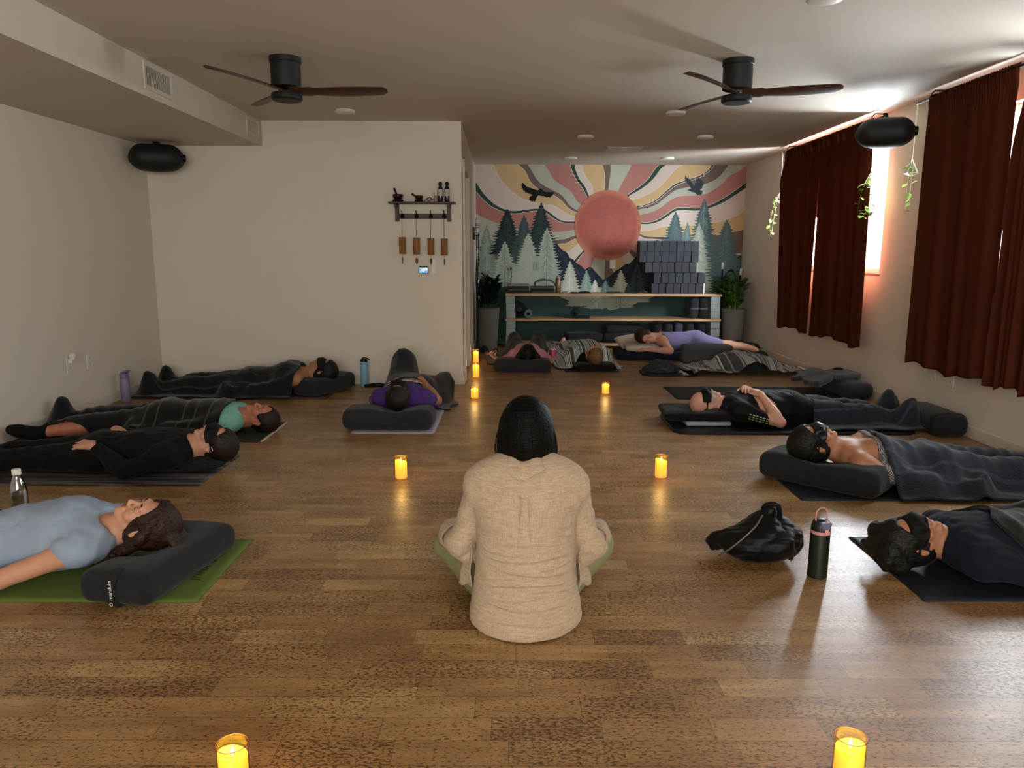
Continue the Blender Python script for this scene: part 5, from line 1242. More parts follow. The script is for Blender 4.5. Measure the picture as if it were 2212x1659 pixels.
# man in black with an eye mask
s = 1.0; loc = (-1.735 - .665*s, 4.24, .006); t = person('person in black long sleeves with eye mask, both hands on the belly', loc, 0)
J = supine(s, .055, arms=((V3(.25, -.25, .06), V3(.04, -.165, .185), (V3(-.85, .22, .0), V3(-.05, .45, -1), .22)), (V3(.22, .25, .07), V3(.02, .12, .205), (V3(.55, -.75, .1), V3(0, -.1, -1), .12))), head_turn=-12, fat=1.05, chin=-.05); P = body_prims(J)
mk_body('body', P, SK1, t); c, M = J['head'], J['hf']; CB = fabric('shirt_black', '#0a0a0c', 500, 9, .35)
mk_cloth('black_shirt', P, ('torso', 'arm'), .009, CB, t, h=.006, wr=.005, ws=20, seed=8, subs=[(J['neckb'] + V3(.055, 0, .03), (.055, .075, .07))], cuts=[((-.14, 0, 0), (-1, 0, 0))], extra=lambda f: [f.cone(J['wr'+n]*1.0 + .0*J['el'+n], J['wr'+n]*1.25 - .25*J['el'+n], .037, .045, .008, '-') for n in 'LR'])
mk_cloth('black_trousers', P, ('torso', 'leg'), .007, _mc['cloth_black'], t, h=.009, wr=.006, seed=9, cuts=[((.115, 0, 0), (1, 0, 0))]); mk_hair(P, c, M, H_db, t, s); mk_mask(P, c, M, M_mask, t, s)

# man in the teal shirt under a dark blanket
s = .99; l3 = (-1.775 - .665*s, 5.17, .006); t = person('person in a teal shirt with short hair and bare face under the dark striped blanket', l3, 0)
J = supine(s, .0, spread=.04, head_turn=-16, chin=.12, knee={'L': (V3(-.45, -.15, .08), V3(-.80, -.30, .055), V3(-.92, -.335, .09)), 'R': (V3(-.44, .10, .085), V3(-.83, .13, .055), V3(-.88, .19, .17))}); P = body_prims(J); mk_body('body', P, SK3, t, fine=('head',)); c, M = J['head'], J['hf']
mk_cloth('teal_shirt', P, ('torso', 'arm'), .009, fabric('shirt_teal', '#79b3a2', 420, 10, .3, var=.12), t, h=.007, wr=.004, seed=3, subs=[(J['neckb'] + V3(.05, 0, .03), (.055, .072, .07))], cuts=[((.0, 0, 0), (-1, 0, 0))])
mk_cloth('black_sock', [p for p in P if p[1] == 'footL' or p[1] == 'legL'], ('footL', 'legL'), .006, CB, t, h=.007, wr=.001, cuts=[((-.70, 0, 0), (1, 0, 0))])
mk_hair(P, c, M, H_db, t, s); brows(c, M, s, H_db, t); lips(c, M, s, M_lip, t)
S3 = top_spheres(xform(P, l3, 0), ('torso', 'arm', 'hand', 'legR', 'footR')) + top_spheres(xform([p for p in P if p[1] == 'legL'], l3, 0))
BKT = 'blankets over people'
def rot2(u, v, X, Y): return X, Y
o = drape('blanket', S3, (-3.37, 4.93), (-1.985, 4.84), (-3.385, 5.56), blanket_mat('blanket_dark_brown', '#141312', '#2c2924', [(.62, .004), (.68, .004), (.80, .004), (.86, .004), (.93, .004)], 'x', c3='#5a564e'), soft=6, fold=.010, seed=5, floor_=.020)
tag(o, 'dark brown blanket with thin pale stripes over the person in the teal shirt', 'blanket', BKT)

# wrapped person along the white wall
s = .99; l4 = (-1.71 - .665*s, 6.70, .006); t = person('black haired person with eye mask wrapped to the chin beside the white wall', l4, 0)
J = supine(s, .105, head_turn=-5, chin=-.12); P = body_prims(J, True); mk_body('body', P, SK5, t, fine=('head',)); c, M = J['head'], J['hf']; mk_hair(P, c, M, H_bk, t, s, 'long', .013); mk_mask(P, c, M, M_mask, t, s, straps2=False)
S4 = top_spheres(xform(P, l4, 0), ('hand', 'torso', 'arm', 'leg', 'foot'))
o = drape('blanket', S4, (-3.33, 6.36), (-1.92, 6.34), (-3.33, 7.10), blanket_mat('blanket_slate', '#17191c', '#2a2d33', [(.2, .006), (.3, .004), (.7, .005)], 'y', c3='#44474e'), soft=6, fold=.010, seed=11, floor_=.018)
tag(o, 'dark slate blanket over the wrapped person by the white wall', 'blanket', BKT)

# person in the purple shirt, head towards the camera, one knee up
s = 1.0; l5 = (-.845, 5.48 + .665, .006); r5 = R(-90); t = person('person in a purple printed shirt with hands on the chest, head towards the camera', l5, r5)
J = supine(s, .105, arms=((V3(.25, -.25, .085), V3(.13, -.09, .225), (V3(.12, 1, .08), V3(0, 0, -1), .18)), (V3(.25, .25, .085), V3(.12, .11, .235), (V3(.10, -1, .10), V3(0, 0, -1), .18))), chin=.03,
           knee={'L': (V3(-.36, -.10, .33), V3(-.66, -.02, .06), V3(-.76, -.05, .05)), 'R': (V3(-.30, .28, .12), V3(-.58, .02, .05), V3(-.66, -.03, .05))}, head_turn=3)
P = body_prims(J); mk_body('body', P, SK2, t); c, M = J['head'], J['hf']
pt = mk_cloth('purple_shirt', P, ('torso', 'armL', 'armR'), .010, fabric('shirt_purple', '#4a3474', 420, 10, .3, var=.12), t, h=.0065, wr=.005, ws=18, seed=5, subs=[(J['neckb'] + V3(.06, 0, .05), (.06, .075, .08))], cuts=[((.10, 0, 0), (-1, 0, 0))],
    extra=lambda f: [f.cone(J['el'+n]*.8 + J['sh'+n]*.2 + V3(0, (-.02 if n == 'L' else .02), 0), J['wr'+n]*1.05 - J['el'+n]*.05, .062, .045, .004, '-') for n in 'LR'])
bm = bmesh.new(); rr = random.Random(8)
for i in range(11):          # hand-painted white lettering across the chest
    y0 = -.125 + .025*i; arc = .365 - .9*y0*y0; tube(bm, catmull([(arc + rr.uniform(-.012, .0), y0, 0), (arc + .022, y0 + .005, 0), (arc + rr.uniform(-.004, .012), y0 + .012, 0), (arc + .018, y0 + .019, 0)], 4), .0032, 5)
tube(bm, catmull([(.335, -.09, 0), (.315, -.02, 0), (.32, .05, 0), (.335, .11, 0)], 6), .0025, 5)
ch = J['chest']
for v in bm.verts:
    v.co.z += .262 + .12*(v.co.x - .3) - 1.15 * v.co.y**2
bm_obj('shirt_print', bm, M_wht, pt)
mk_cloth('charcoal_trousers', P, ('torso', 'leg'), .014, fabric('trousers_charcoal', '#16171b', 420, 9, .35), t, h=.008, wr=.006, ws=16, seed=6, cuts=[((.02, 0, 0), (1, 0, 0))]); mk_hair(P, c, M, H_db, t, s, 'short', .014); mk_mask(P, c, M, M_mask, t, s, straps2=False, w=.03)
S5 = top_spheres(xform(P, l5, r5), ('torso', 'leg'))
o = drape('blanket', S5, (-1.13, 6.02), (-.47, 5.90), (-1.16, 6.56), blanket_mat('blanket_charcoal', '#1b1d20', '#2c2f34', weave=160), soft=5, fold=.012, off=.034, seed=15, floor_=.012, edge=.035)
tag(o, 'charcoal blanket bunched over the hips of the person in the purple shirt', 'blanket', BKT)

# person in the pink top, far left of the shelf
s = .91; l7 = (.19, 8.06 + .665*s, .006); t = person('person in a pink top with black hair lying before the shelf, arms out', l7, r5)
J = supine(s, .115, arms=((V3(.30, -.30, .06), V3(.12, -.37, .05), (V3(-.5, -.5, .25), V3(0, 0, 1), .6)), (V3(.30, .30, .06), V3(.12, .37, .05), (V3(-.5, .5, .25), V3(0, 0, 1), .6))), chin=-.25,
   knee={'L': (V3(-.36, -.16, .27), V3(-.62, -.22, .05), V3(-.70, -.24, .05)), 'R': (V3(-.36, .16, .27), V3(-.62, .22, .05), V3(-.70, .24, .05))}); P = body_prims(J, True); mk_body('body', P, SK4, t, h=.009, hf=.0045); c, M = J['head'], J['hf']
mk_cloth('pink_top', P, ('torso', 'armL', 'armR'), .010, fabric('top_pink', '#c98a96', 420, 10, .3, var=.1), t, h=.009, wr=.003, cuts=[((.1, 0, 0), (-1, 0, 0))], subs=[(J['neckb'] + V3(.06, 0, .06), (.06, .07, .08))], extra=lambda f: [f.cone(J['el'+n], J['wr'+n], .06, .05, .004, '-') for n in 'LR'])
g = lambda a, b, u: c + s * (a*M[0] + b*M[1] + u*M[2])
mk_hair(P, c, M, H_bk, t, s, 'long', .016, [(g(q*.07, -.02, .03), g(q*.12, -.07, .02), .04, .03) for q in (-1, 1)] + [(g(0, -.02, .1), g(0, -.10, .09), .05, .03)], h=.006)
o = drape('blanket', top_spheres(xform(P, l7, r5), ('torso', 'leg')), (-.28, 8.46), (.62, 8.50), (-.26, 9.35), blanket_mat('blanket_ink', '#17191d', '#2a2d33', weave=160), soft=7, fold=.010, seed=25, floor_=.012)
tag(o, 'ink dark blanket tented over the knees of the person in the pink top', 'blanket', BKT)

# blond person under the striped blanket
s = .95; r8 = R(-74); l8 = (.93 - .665*s*math.cos(r8), 8.12 - .665*s*math.sin(r8), .006); t = person('blond person lying under the teal and white striped blanket, head towards the camera', l8, r8)
J = supine(s, .065, chin=-.12); P = body_prims(J, True); mk_body('body', P, SK4, t, h=.009, hf=.0045, fine=('head',)); c, M = J['head'], J['hf']; mk_hair(P, c, M, H_bl, t, s, 'long', .012, h=.005, am=.4); 
mk_cloth('dark_top', P, ('torso', 'arm'), .009, CB, t, h=.010, wr=.002, cuts=[((.1, 0, 0), (-1, 0, 0))], subs=[(J['neckb'] + V3(.06, 0, .05), .07)])
S8 = top_spheres(xform(P, l8, r8), ('hand', 'torso', 'arm', 'leg', 'foot'))
o = drape('blanket', S8, (.56, 8.08), (.30, 9.35), (1.20, 8.20), blanket_mat('blanket_striped_teal', '#5f7f80', '#d9dcd2', [], 'y', 'mexican', '#d9e2dd'), soft=7, fold=.008, seed=31, off=.035, floor_=.012, edge=.03)
tag(o, 'teal, white and black striped woven blanket over the blond person', 'blanket', BKT)
M_ltb = fabric('shawl_light_blue', '#aebfcd', 300, 14, .4, var=.12)
o = drape('shawl', top_spheres(xform(P, l8, r8), ('torso', 'armL')) , (1.00, 8.02), (1.24, 8.10), (.99, 8.34), M_ltb, step=.008, soft=5, fold=.012, seed=33, off=.028, floor_=.014)
tag(o, 'light blue cloth spread right of the blond head', 'cloth')

# sleeping woman in the lavender dress, lying on her front
s = .97; l9 = (0, 0, .10); t = person('person in a lavender dress asleep on the navy mattress, face on folded arms', l9, 0)
J = dict(s=s, fat=1.0); J['head'] = V3(1.63, 8.93, .175); J['neckb'] = V3(1.80, 9.01, .15); J['chest'] = V3(1.94, 9.05, .105); J['waist'] = V3(2.12, 9.07, .115); J['pelvis'] = V3(2.28, 9.08, .135)
J['trunk'] = frame((0, .0, -1), (-1, -.1, .15)); J['hip'] = frame((0, 0, -1), (-1, 0, 0)); J['hf'] = frame((.30, -.92, -.25), (-.86, -.25, .30))
for n, q in (('L', -1), ('R', 1)):
    J['sh'+n] = V3(1.84, 9.04 + q*.155, .135); J['hp'+n] = V3(2.31, 9.08 + q*.085, .12); J['kn'+n] = V3(2.63, 9.06 + q*.10, .06); J['an'+n] = V3(2.86, 9.02 + q*.10, .055); J['to'+n] = V3(2.98, 8.99 + q*.10, .025)
J['elL'] = V3(1.90, 8.72, .035); J['wrL'] = V3(1.66, 8.76, .04); J['hdL'] = (V3(-1, .2, 0), V3(0, 0, -1), .2); J['elR'] = V3(1.74, 9.36, .05); J['wrR'] = V3(1.58, 9.16, .05); J['hdR'] = (V3(-.6, -.6, 0), V3(0, 0, -1), .2)
P = body_prims(J, False); mk_body('body', P, SK1, t, h=.008, hf=.0045); c, M = J['head'], J['hf']
LV = fabric('dress_lavender', '#706a96', 420, 10, .3, c2='#8f89b0')
mk_cloth('lavender_dress', P, ('torso', 'leg'), .010, LV, t, h=.008, wr=.004, ws=16, seed=5, cuts=[((2.58, 0, 0), (1, 0, 0))], subs=[(J['neckb'] + V3(-.04, -.02, .05), (.09, .11, .08)), (J['shL'] + V3(-.03, -.03, .02), .075), (J['shR'] + V3(-.03, .03, .02), .075)])
g = lambda a, b, u: c + s * (a*M[0] + b*M[1] + u*M[2]); mk_hair(P, c, M, H_br, t, s, 'long', .013, [(g(-.05, -.02, .06), g(-.09, -.06, -.06), .035, .025), (g(.05, .03, .07), g(.085, .0, .0), .028, .022), (g(-.03, -.08, .0), V3(1.80, 9.0, .215), .035, .02)], h=.005); brows(c, M, s, H_br, t, True)

# bald man
s = .96; l10 = (1.475 + .665*s, 5.50, .017); r10 = R(180); t = person('bald person with eye mask, hands joined on the chest, green stripes on black sleeve', l10, r10)
J = supine(s, .045, arms=((V3(.22, -.26, .07), V3(.33, -.085, .25), (V3(.18, .95, .18), V3(0, .1, -1), .35)), (V3(.165, .285, .055), V3(.265, .115, .235), (V3(.30, -.9, .22), V3(.1, 0, -1), .28))), head_turn=14, fat=1.28, chin=-.02)
P = body_prims(J); mk_body('body', P, skin('skin_bald', '#d0a08c'), t, h=.007, hf=.0035); c, M = J['head'], J['hf']
TS = fabric('tshirt_black', '#08090b', 450, 9, .3, rough=.7)
sh_ = mk_cloth('black_tshirt', P, ('torso', 'arm'), .012, TS, t, h=.006, wr=.007, ws=17, seed=12, subs=[(J['neckb'] + V3(.055, 0, .03), (.05, .07, .065))], cuts=[((-.12, 0, 0), (-1, 0, 0))],
   extra=lambda f: [f.cone(J['el'+n]*.86 + J['sh'+n]*.14 + V3(-.03, (-.015 if n == 'L' else .015), 0), J['wr'+n]*1.1 - J['el'+n]*.1, .075, .05, .004, '-') for n in 'LR'])
a_, b_ = J['shR'], J['elR']; 
for k, (z0, cc) in enumerate(((.000, '#8fae5e'), (.022, '#c9cdc2'), (-.022, '#8fae5e'))):
    bm = bmesh.new(); pts = []
    for i in range(9):
        tt = .30 + .62 * i / 8; p_ = a_ + (b_ - a_) * tt; d_ = unit(b_ - a_); n_ = unit(np.cross(d_, V3(0, 0, 1))) ; up = unit(np.cross(n_, d_)); ang = R(-8) + z0 * 14
        o_ = n_ * math.cos(ang) + up * math.sin(ang)
        if o_[1] < 0: o_ = -n_ * math.cos(ang) + up * math.sin(ang)
        pts.append(p_ + o_ * (.050 * (1 - tt) + .040 * tt + .0135) * s)
    for i in range(0, 9 - 1, 1): tube(bm, [pts[i], pts[i] + (pts[i+1] - pts[i]) * .68], .0034, 6)
    bm_obj('sleeve_stripe', bm, plain('stripe_%d' % k, cc, .6, bmp=0), sh_, smooth=True)
mk_cloth('trousers', P, ('torso', 'leg'), .010, _mc['cloth_black'], t, h=.010, wr=.003, cuts=[((.03, 0, 0), (1, 0, 0))]); mk_mask(P, c, M, M_mask, t, s)
f = Field(c - .15, c + .15, .0045); hp = [p for p in P if p[1] == 'head' and p[-1] == '+']; add_prims(f, hp, None, .0022); x, y, z = f.g((slice(None),)*3)
q = [((x-c[0])*M[i][0] + (y-c[1])*M[i][1] + (z-c[2])*M[i][2]) / s for i in range(3)]; dd = np.maximum(np.abs(q[2] + .055) - .028, -(q[1] - .01)) + .004 * nz((x, y, z), 60, 2)
f.F = np.maximum(f.F, dd.astype(np.float32)); sd_obj('stubble_beard', f, fabric('stubble_grey', '#b39a88', 900, 30, .3, var=.35, sheen=0), t)
S10 = top_spheres(xform(P, l10, r10), ('torso', 'leg', 'foot')); B_dia = blanket_mat('blanket_diamond_blue', '#232a34', '#13161d', [(.16, .012), (.27, .008), (.86, .010)], 'y', 'diamond', c3='#3f4a57')
o = drape('blanket', S10, (2.235, 5.13), (3.02, 5.19), (2.25, 5.84), B_dia, soft=5, fold=.012, seed=41, floor_=.032, edge=.02)
tag(o, 'grey-blue patterned blanket over the legs of the bald person', 'blanket', BKT)

# woman under the patterned blanket
s = .98; l11 = (1.705 + .655*s, 4.02, .006); t = person('black haired person with a satin eye mask and bare shoulders under the patterned blue blanket', l11, r10)
J = supine(s, .13, arms=('side', 'side'), head_turn=16, chin=-.18); P = body_prims(J, True); mk_body('body', P, SK5, t, fine=('head',)); c, M = J['head'], J['hf']
g = lambda a, b, u: c + s * (a*M[0] + b*M[1] + u*M[2]); mk_hair(P, c, M, H_bk, t, s, 'long', .017, [(g(0, -.05, .08), g(.02, -.085, .03), .055, .05)], h=.004); mk_mask(P, c, M, fabric('mask_satin', '#12151b', 500, 8, .1, .35), t, s, straps2=False, w=.026)
M_plaid, nt_, b_ = node_mat('plaid_cotton'); ck = N(nt_, 'ShaderNodeTexChecker', Scale=170.0); nt_.links.new(coords(nt_), ck.inputs['Vector']); ck.inputs[1].default_value = lin('#a9a9ad'); ck.inputs[2].default_value = lin('#1c1d22'); nt_.links.new(ck.outputs[0], b_.inputs['Base Color']); b_.inputs['Roughness'].default_value = .9
mk_cloth('plaid_top', P, ('torso', 'arm'), .008, M_plaid, t, h=.007, wr=.003, cuts=[((.355, 0, 0), (1, 0, 0)), ((.1, 0, 0), (-1, 0, 0))])
S11 = top_spheres(xform(P, l11, r10), ('hand', 'torso', 'arm', 'leg', 'foot'))
B_dia2 = blanket_mat('blanket_diamond_slate', '#262d39', '#141820', [(.14, .010), (.26, .010), (.80, .008)], 'y', 'diamond', c3='#3b4452')
o = drape('blanket', S11, (2.05, 3.68), (3.22, 3.60), (1.98, 4.38), B_dia2, soft=5, fold=.013, seed=45, floor_=.016, edge=.02)
tag(o, 'slate blue blanket with a diamond weave over the person with bare shoulders', 'blanket', BKT)

# person in the navy sweater
s = .97; l12 = (1.625 + .66*s, 2.84, .006); t = person('person in a navy sweater with a black eye mask at the right edge', l12, r10)
J = supine(s, .03, arms=((V3(.20, -.27, .08), V3(.08, -.12, .22), (V3(.1, 1, .1), V3(0, 0, -1), .3)), (V3(.21, .275, .06), V3(-.03, .30, .045), (V3(-1, 0, .1), V3(0, 0, 1), .5))), head_turn=20, chin=-.04); P = body_prims(J); mk_body('body', P, SK5, t, fine=('head', 'handL')); c, M = J['head'], J['hf']
g = lambda a, b, u: c + s * (a*M[0] + b*M[1] + u*M[2]); rr = random.Random(9)
LK = [(g(q*.06, -.02, .10), g(q*.07 + .0, -.07, .06), .045, .05) for q in (-1, 0, 1)] + [(g(rr.uniform(-.09, .09), rr.uniform(-.09, .0), .115), g(rr.uniform(-.09, .09), rr.uniform(-.10, -.02), .135), .020, .012) for _ in range(16)]
mk_hair(P, c, M, H_bk, t, s, 'long', .016, LK, h=.004, ws=90); mk_mask(P, c, M, M_mask, t, s, w=.027)
mk_cloth('navy_sweater', P, ('torso', 'arm'), .013, fabric('sweater_navy', '#131727', 380, 9, .35), t, h=.006, wr=.007, ws=17, seed=14, subs=[(J['neckb'] + V3(.065, 0, .025), (.05, .066, .062))], cuts=[((-.10, 0, 0), (-1, 0, 0))], extra=lambda f: [f.cone(J['wr'+n], J['wr'+n]*1.25 - .25*J['el'+n], .037, .045, .008, '-') for n in 'LR'])
mk_cloth('trousers', P, ('torso', 'leg'), .010, _mc['cloth_black'], t, h=.011, wr=.003, cuts=[((.03, 0, 0), (1, 0, 0))])
o = drape('blanket', top_spheres(xform(P, l12, r10), ('torso', 'leg', 'armL')), (1.96, 2.68), (2.95, 2.60), (1.86, 3.18), blanket_mat('blanket_wool_charcoal', '#1c1d1d', '#35352f', weave=140), soft=4, fold=.014, seed=51, floor_=.014, edge=.03, off=.02)
tag(o, 'nubby charcoal wool blanket over the person in the navy sweater', 'blanket', BKT)

# ---------------------------------------------------------------- seated woman, seen from behind (built around the point where she sits, facing +Y)
SL = (.055, 2.43, 0); t = thing('person', 'person with black bob in beige linen shirt seated cross-legged, back to the camera', 'person', SL); t.scale = (.93, .93, .95)
s = .98; J = dict(s=s, fat=1.05); J['pelvis'] = V3(0, .02, .115); J['waist'] = V3(0, .0, .27); J['chest'] = V3(0, .005, .42); J['neckb'] = V3(0, .01, .565); J['head'] = V3(.0, .045, .705)
J['trunk'] = frame((0, 1, .05), (0, .02, 1)); J['hip'] = frame((0, 1, 0), (0, 0, 1)); J['hf'] = frame((.02, 1, -.30), (0, .3, 1))
for n, q in (('L', -1), ('R', 1)):
    J['sh'+n] = V3(q*.158, .01, .515); J['hp'+n] = V3(q*.09, .05, .10); J['kn'+n] = V3(q*.315, .44, .115); J['an'+n] = V3(-q*.05, .48 + .05*(q > 0), .06); J['to'+n] = V3(-q*.16, .46 + .05*(q > 0), .05)
    J['el'+n] = V3(q*.235, .05, .275); J['wr'+n] = V3(q*.28, .29, .20); J['hd'+n] = (V3(q*.1, 1, -.25), V3(0, .1, 1), .35)
P = body_prims(J, True); mk_body('body', P, SK4, t, fine=('handL', 'handR')); c, M = J['head'], J['hf']
OL = fabric('trousers_olive', '#8b8f62', 420, 7, .25, var=.10)
mk_cloth('olive_trousers', P, ('torso', 'leg'), .018, OL, t, h=.008, wr=.006, ws=14, seed=3, cuts=[((0, 0, .24), (0, 0, 1))])
LIN = fabric('linen_beige', '#b5a189', 700, 10, .30, .95, .08, .1, slub=110)
parts_ = ('torso', 'arm'); f = Field((-.36, -.24, -.01), (.36, .34, .66), .0046)
add_prims(f, P, ('torso',), .020, 1.6)
# the shirt hangs straight from the shoulder blades and spreads on the floor
f.cone((-.075, -.02, .46), (-.095, -.02, .05), .085, .100, .06); f.cone((.075, -.02, .46), (.095, -.02, .05), .085, .100, .06); f.cone((0, -.03, .46), (0, -.055, .04), .10, .125, .07)
f.ell((0, -.03, .03), (.205, .150, .12), None, .06)
f.cone((-.125, .01, .512), (.125, .01, .512), .060, .060, .04); f.cone((-.06, .0, .545), (.06, .0, .545), .056, .056, .05)
for n, q in (('L', -1), ('R', 1)):
    f.cone(J['sh'+n] + V3(q*.006, 0, 0), J['el'+n] + V3(q*.008, -.01, .0), .062, .055, .012); f.cone(J['el'+n] + V3(q*.010, 0, 0), J['wr'+n] + V3(0, -.03, .01), .060, .052, .02)
    f.cone(J['el'+n] + V3(q*.005, .02, -.01), J['el'+n] + V3(-q*.012, .0, -.05), .055, .042, .03)
x, y, z = f.g((slice(None),)*3); 
back = np.clip((.04 - y) / .05, 0, 1); ins = np.clip((.19 - np.abs(x)) / .03, 0, 1)
# yoke seam, box pleat, long soft folds, creases where the cloth bends
ZY = .518
seam = .0035 / (1 + ((z - ZY + .05 * x * x) / .0035) ** 2) * back * ins; yoke = -.004 * (z > ZY - .05 * x * x) * back * ins
fade = np.clip((z - .27) / .2, 0, 1) * np.clip((ZY - z) / .005, 0, 1)
wp = .015 + .02 * np.clip((ZY - z) / .3, 0, 1); pl = .010 / (1 + ((np.abs(x + .008) - wp) / .0032)**2) * fade * back - .0035 * (np.abs(x + .008) < wp) * fade * back
fold = .0065 * (1 - 2*np.abs(nz((x*7, y*3, z*2.0 + .35*x), 1.0, 4))) * np.clip((.46 - z) / .1, 0, 1)
rc = random.Random(12); cr = 0 * (x + y + z)
CRS = [(.345, -.05, .10, -.12, .17, .006), (.315, -.16, .35, -.17, .02, .010), (.292, .03, .55, -.15, .16, .012), (.262, .16, .40, .02, .17, .009), (.240, -.04, .60, -.10, .17, .013), (.215, .22, .20, -.17, -.02, .007), (.196, .05, .45, -.16, .15, .013), (.172, -.12, .30, -.02, .17, .009),
       (.150, .08, .5, -.15, .08, .008), (.120, -.05, .45, -.16, .16, .011), (.092, .12, .35, -.06, .15, .008), (.066, -.03, .4, -.15, .12, .010), (.40, -.5, 0, .10, .18, .008), (.43, .45, 0, -.18, -.10, .008), (.375, -.62, 0, .08, .18, .007), (.385, .55, 0, -.18, -.08, .007), (.46, -.9, 0, .12, .19, .006), (.45, .9, 0, -.19, -.12, .006)]
for zc, sl, cv_, xa, xb, am in CRS:
    q_ = z - (zc + sl * (x - (xa + xb)/2) * .5 - cv_ * (x*x - .01) * .5 + .006*np.sin(17*x + 40*zc)); win_ = np.clip((x - xa)/.035, 0, 1) * np.clip((xb - x)/.035, 0, 1)
    cr = cr - .72 * am * win_ * back * (1 / (1 + (q_/.0042)**2) - .55 / (1 + ((q_ + .012)/.009)**2))
cr2 = 0
arm = np.clip((np.abs(x) - .19) / .03, 0, 1); ac = .009 * arm * (1 - 2 * np.abs(nz((x*6, y*6, z*9), 1.6, 6)))
f.F = (f.F + seam + yoke + pl + fold + cr + cr2 + ac + .0008 * nz((x, y, z), 46, 2)).astype(np.float32)
# shirt tail: low in the middle, side vents, hem with a rolled edge
hem = .006 + .55 * np.maximum(np.abs(x + .01) - .13, 0)**1.25 + .30 * np.clip(y + .02, 0, 1)
inner = np.abs(x) < .235
d = np.where((np.abs(x) < .215 + 0*z) & (z < .20), hem - z, -1) + 0*y; f.F = np.maximum(f.F, d.astype(np.float32))
f.ell((0, .09, .62), (.058, .075, .085), None, .006, '-')           # neck opening
shirt = sd_obj('linen_shirt', f, LIN, t)
# stand-up collar folded over at the back
bm = bmesh.new(); n_ = 44; ra = []
for i in range(n_ + 1):
    a = R(-35) + R(250) * i / n_; a += R(180); ca, sa = math.cos(a), math.sin(a); w_ = 1 + .10 * math.sin(3*a) * .5; lift_ = .012 * math.sin(5 * a + 1) 
    ra.append([Vector((.070*ca*w_, .030 + .070*sa*w_, .578 + lift_*.5)), Vector((.072*ca*w_, .026 + .076*sa*w_, .628 + lift_*.6)), Vector((.078*ca*w_, .020 + .086*sa*w_, .634 + lift_*.6)), Vector((.098*ca*w_, .012 + .104*sa*w_, .612 + lift_)), Vector((.120*ca*w_, .004 + .120*sa*w_, .582 + lift_*1.2))])
vs = [[bm.verts.new(p) for p in row] for row in ra]
for i in range(n_):
    for j in range(4): bm.faces.new((vs[i][j], vs[i+1][j], vs[i+1][j+1], vs[i][j+1]))
o = bm_obj('collar', bm, LIN, shirt, smooth=True, sub=1); sm = o.modifiers.new('thick', 'SOLIDIFY'); sm.thickness = .003
# turned-back cuffs
for n, q in (('L', -1), ('R', 1)):
    a, b = np.array(J['wr'+n]) + V3(0, -.03, .01), np.array(J['wr'+n]) + V3(q*.012, .035, .005); bm = bmesh.new(); d_ = Vector(b - a).normalized(); e1 = d_.orthogonal().normalized(); e2 = d_.cross(e1); R1 = []
    for k in range(4):
        cc = Vector(a) + (Vector(b) - Vector(a)) * k / 3; R1.append([bm.verts.new(cc + (e1 * math.cos(2*PI*i/28) + e2 * math.sin(2*PI*i/28)) * (.056 + .005 * k + .003 * math.sin(5*2*PI*i/28 + k))) for i in range(28)])
    for k in range(3):
        for i in range(28): bm.faces.new((R1[k][i], R1[k][(i+1) % 28], R1[k+1][(i+1) % 28], R1[k+1][i]))
    o = bm_obj('cuff', bm, LIN, shirt, smooth=True); sm = o.modifiers.new('thick', 'SOLIDIFY'); sm.thickness = .003
# shirt side panels lying on the thighs
for q, px_ in ((-1, -.205), (1, .20)):
    Pm = np.zeros((14, 12, 3))
    for i in range(14):
        for j in range(12):
            u, v = i/13, j/11; Pm[i, j] = (px_ + q*(.055*u*(.3+.7*v)) + .004*math.sin(9*v+q), -.005 + .07*u, .30 - .17*v - .02*u + .006*math.sin(8*u + 5*v))
    grid_mesh('shirt_side_flap', Pm, LIN, shirt, thick=.003)
# black bob
HB = hair_mat('hair_bob_black', '#020202', '#090807'); HB.node_tree.nodes['Principled BSDF'].inputs['Specular IOR Level'].default_value = .12
f = Field((-.14, -.13, .53), (.16, .20, .86), .0035); g = lambda a, b, u: c + s * (a*M[0] + b*M[1] + u*M[2])
f.ell(g(0, -.016, .036), V3(.090, .110, .094)*s, M, .0); f.ell((.0, .02, .70), (.102, .100, .105), None, .03)
f.cone((-.055, .02, .66), (-.085, .035, .595), .048, .026, .03); f.cone((.05, .02, .66), (.080, .04, .615), .050, .026, .03); f.cone((0, -.02, .68), (0, -.005, .60), .060, .050, .03)
f.cone((-.088, .03, .61), (-.098, .05, .565), .018, .006, .01); f.cone((.095, .02, .66), (.100, .06, .60), .010, .004, .006)
x, y, z = f.g((slice(None),)*3); th = np.arctan2(x, -(y - .04)); f.F = (f.F + .0007 * np.sin(61*th + 3.5*np.sin(11*z + 2*th)) + .0006 * np.sin(143*th + 5*np.sin(13*z+th)) + .0010 * nz((x*3, y*3, z*.6), 60, 3)).astype(np.float32)
f.F = np.maximum(f.F, ((y - .115) + 0*x + 0*z).astype(np.float32)); sd_obj('bob_hair', f, HB, t)
bm = bmesh.new(); rr = random.Random(4)
for k in range(46):
    q = rr.choice((-1, 1, 1)); a0 = rr.uniform(.2, 2.6); x0 = q * (.092 + rr.uniform(0, .006)); y0 = .02 + rr.uniform(-.03, .05)
    tube(bm, catmull([(x0*.75, y0, .78 + rr.uniform(-.02, .02)), (x0*1.06, y0 + .01, .71), (x0*(1.12 + rr.uniform(0, .10)), y0 + .02, .64), (x0*(.95 + rr.uniform(-.05, .12)), y0 + .03, .585 + rr.uniform(-.01, .02))], 5), .0007, 4)
bm_obj('loose_strands', bm, HB, t)

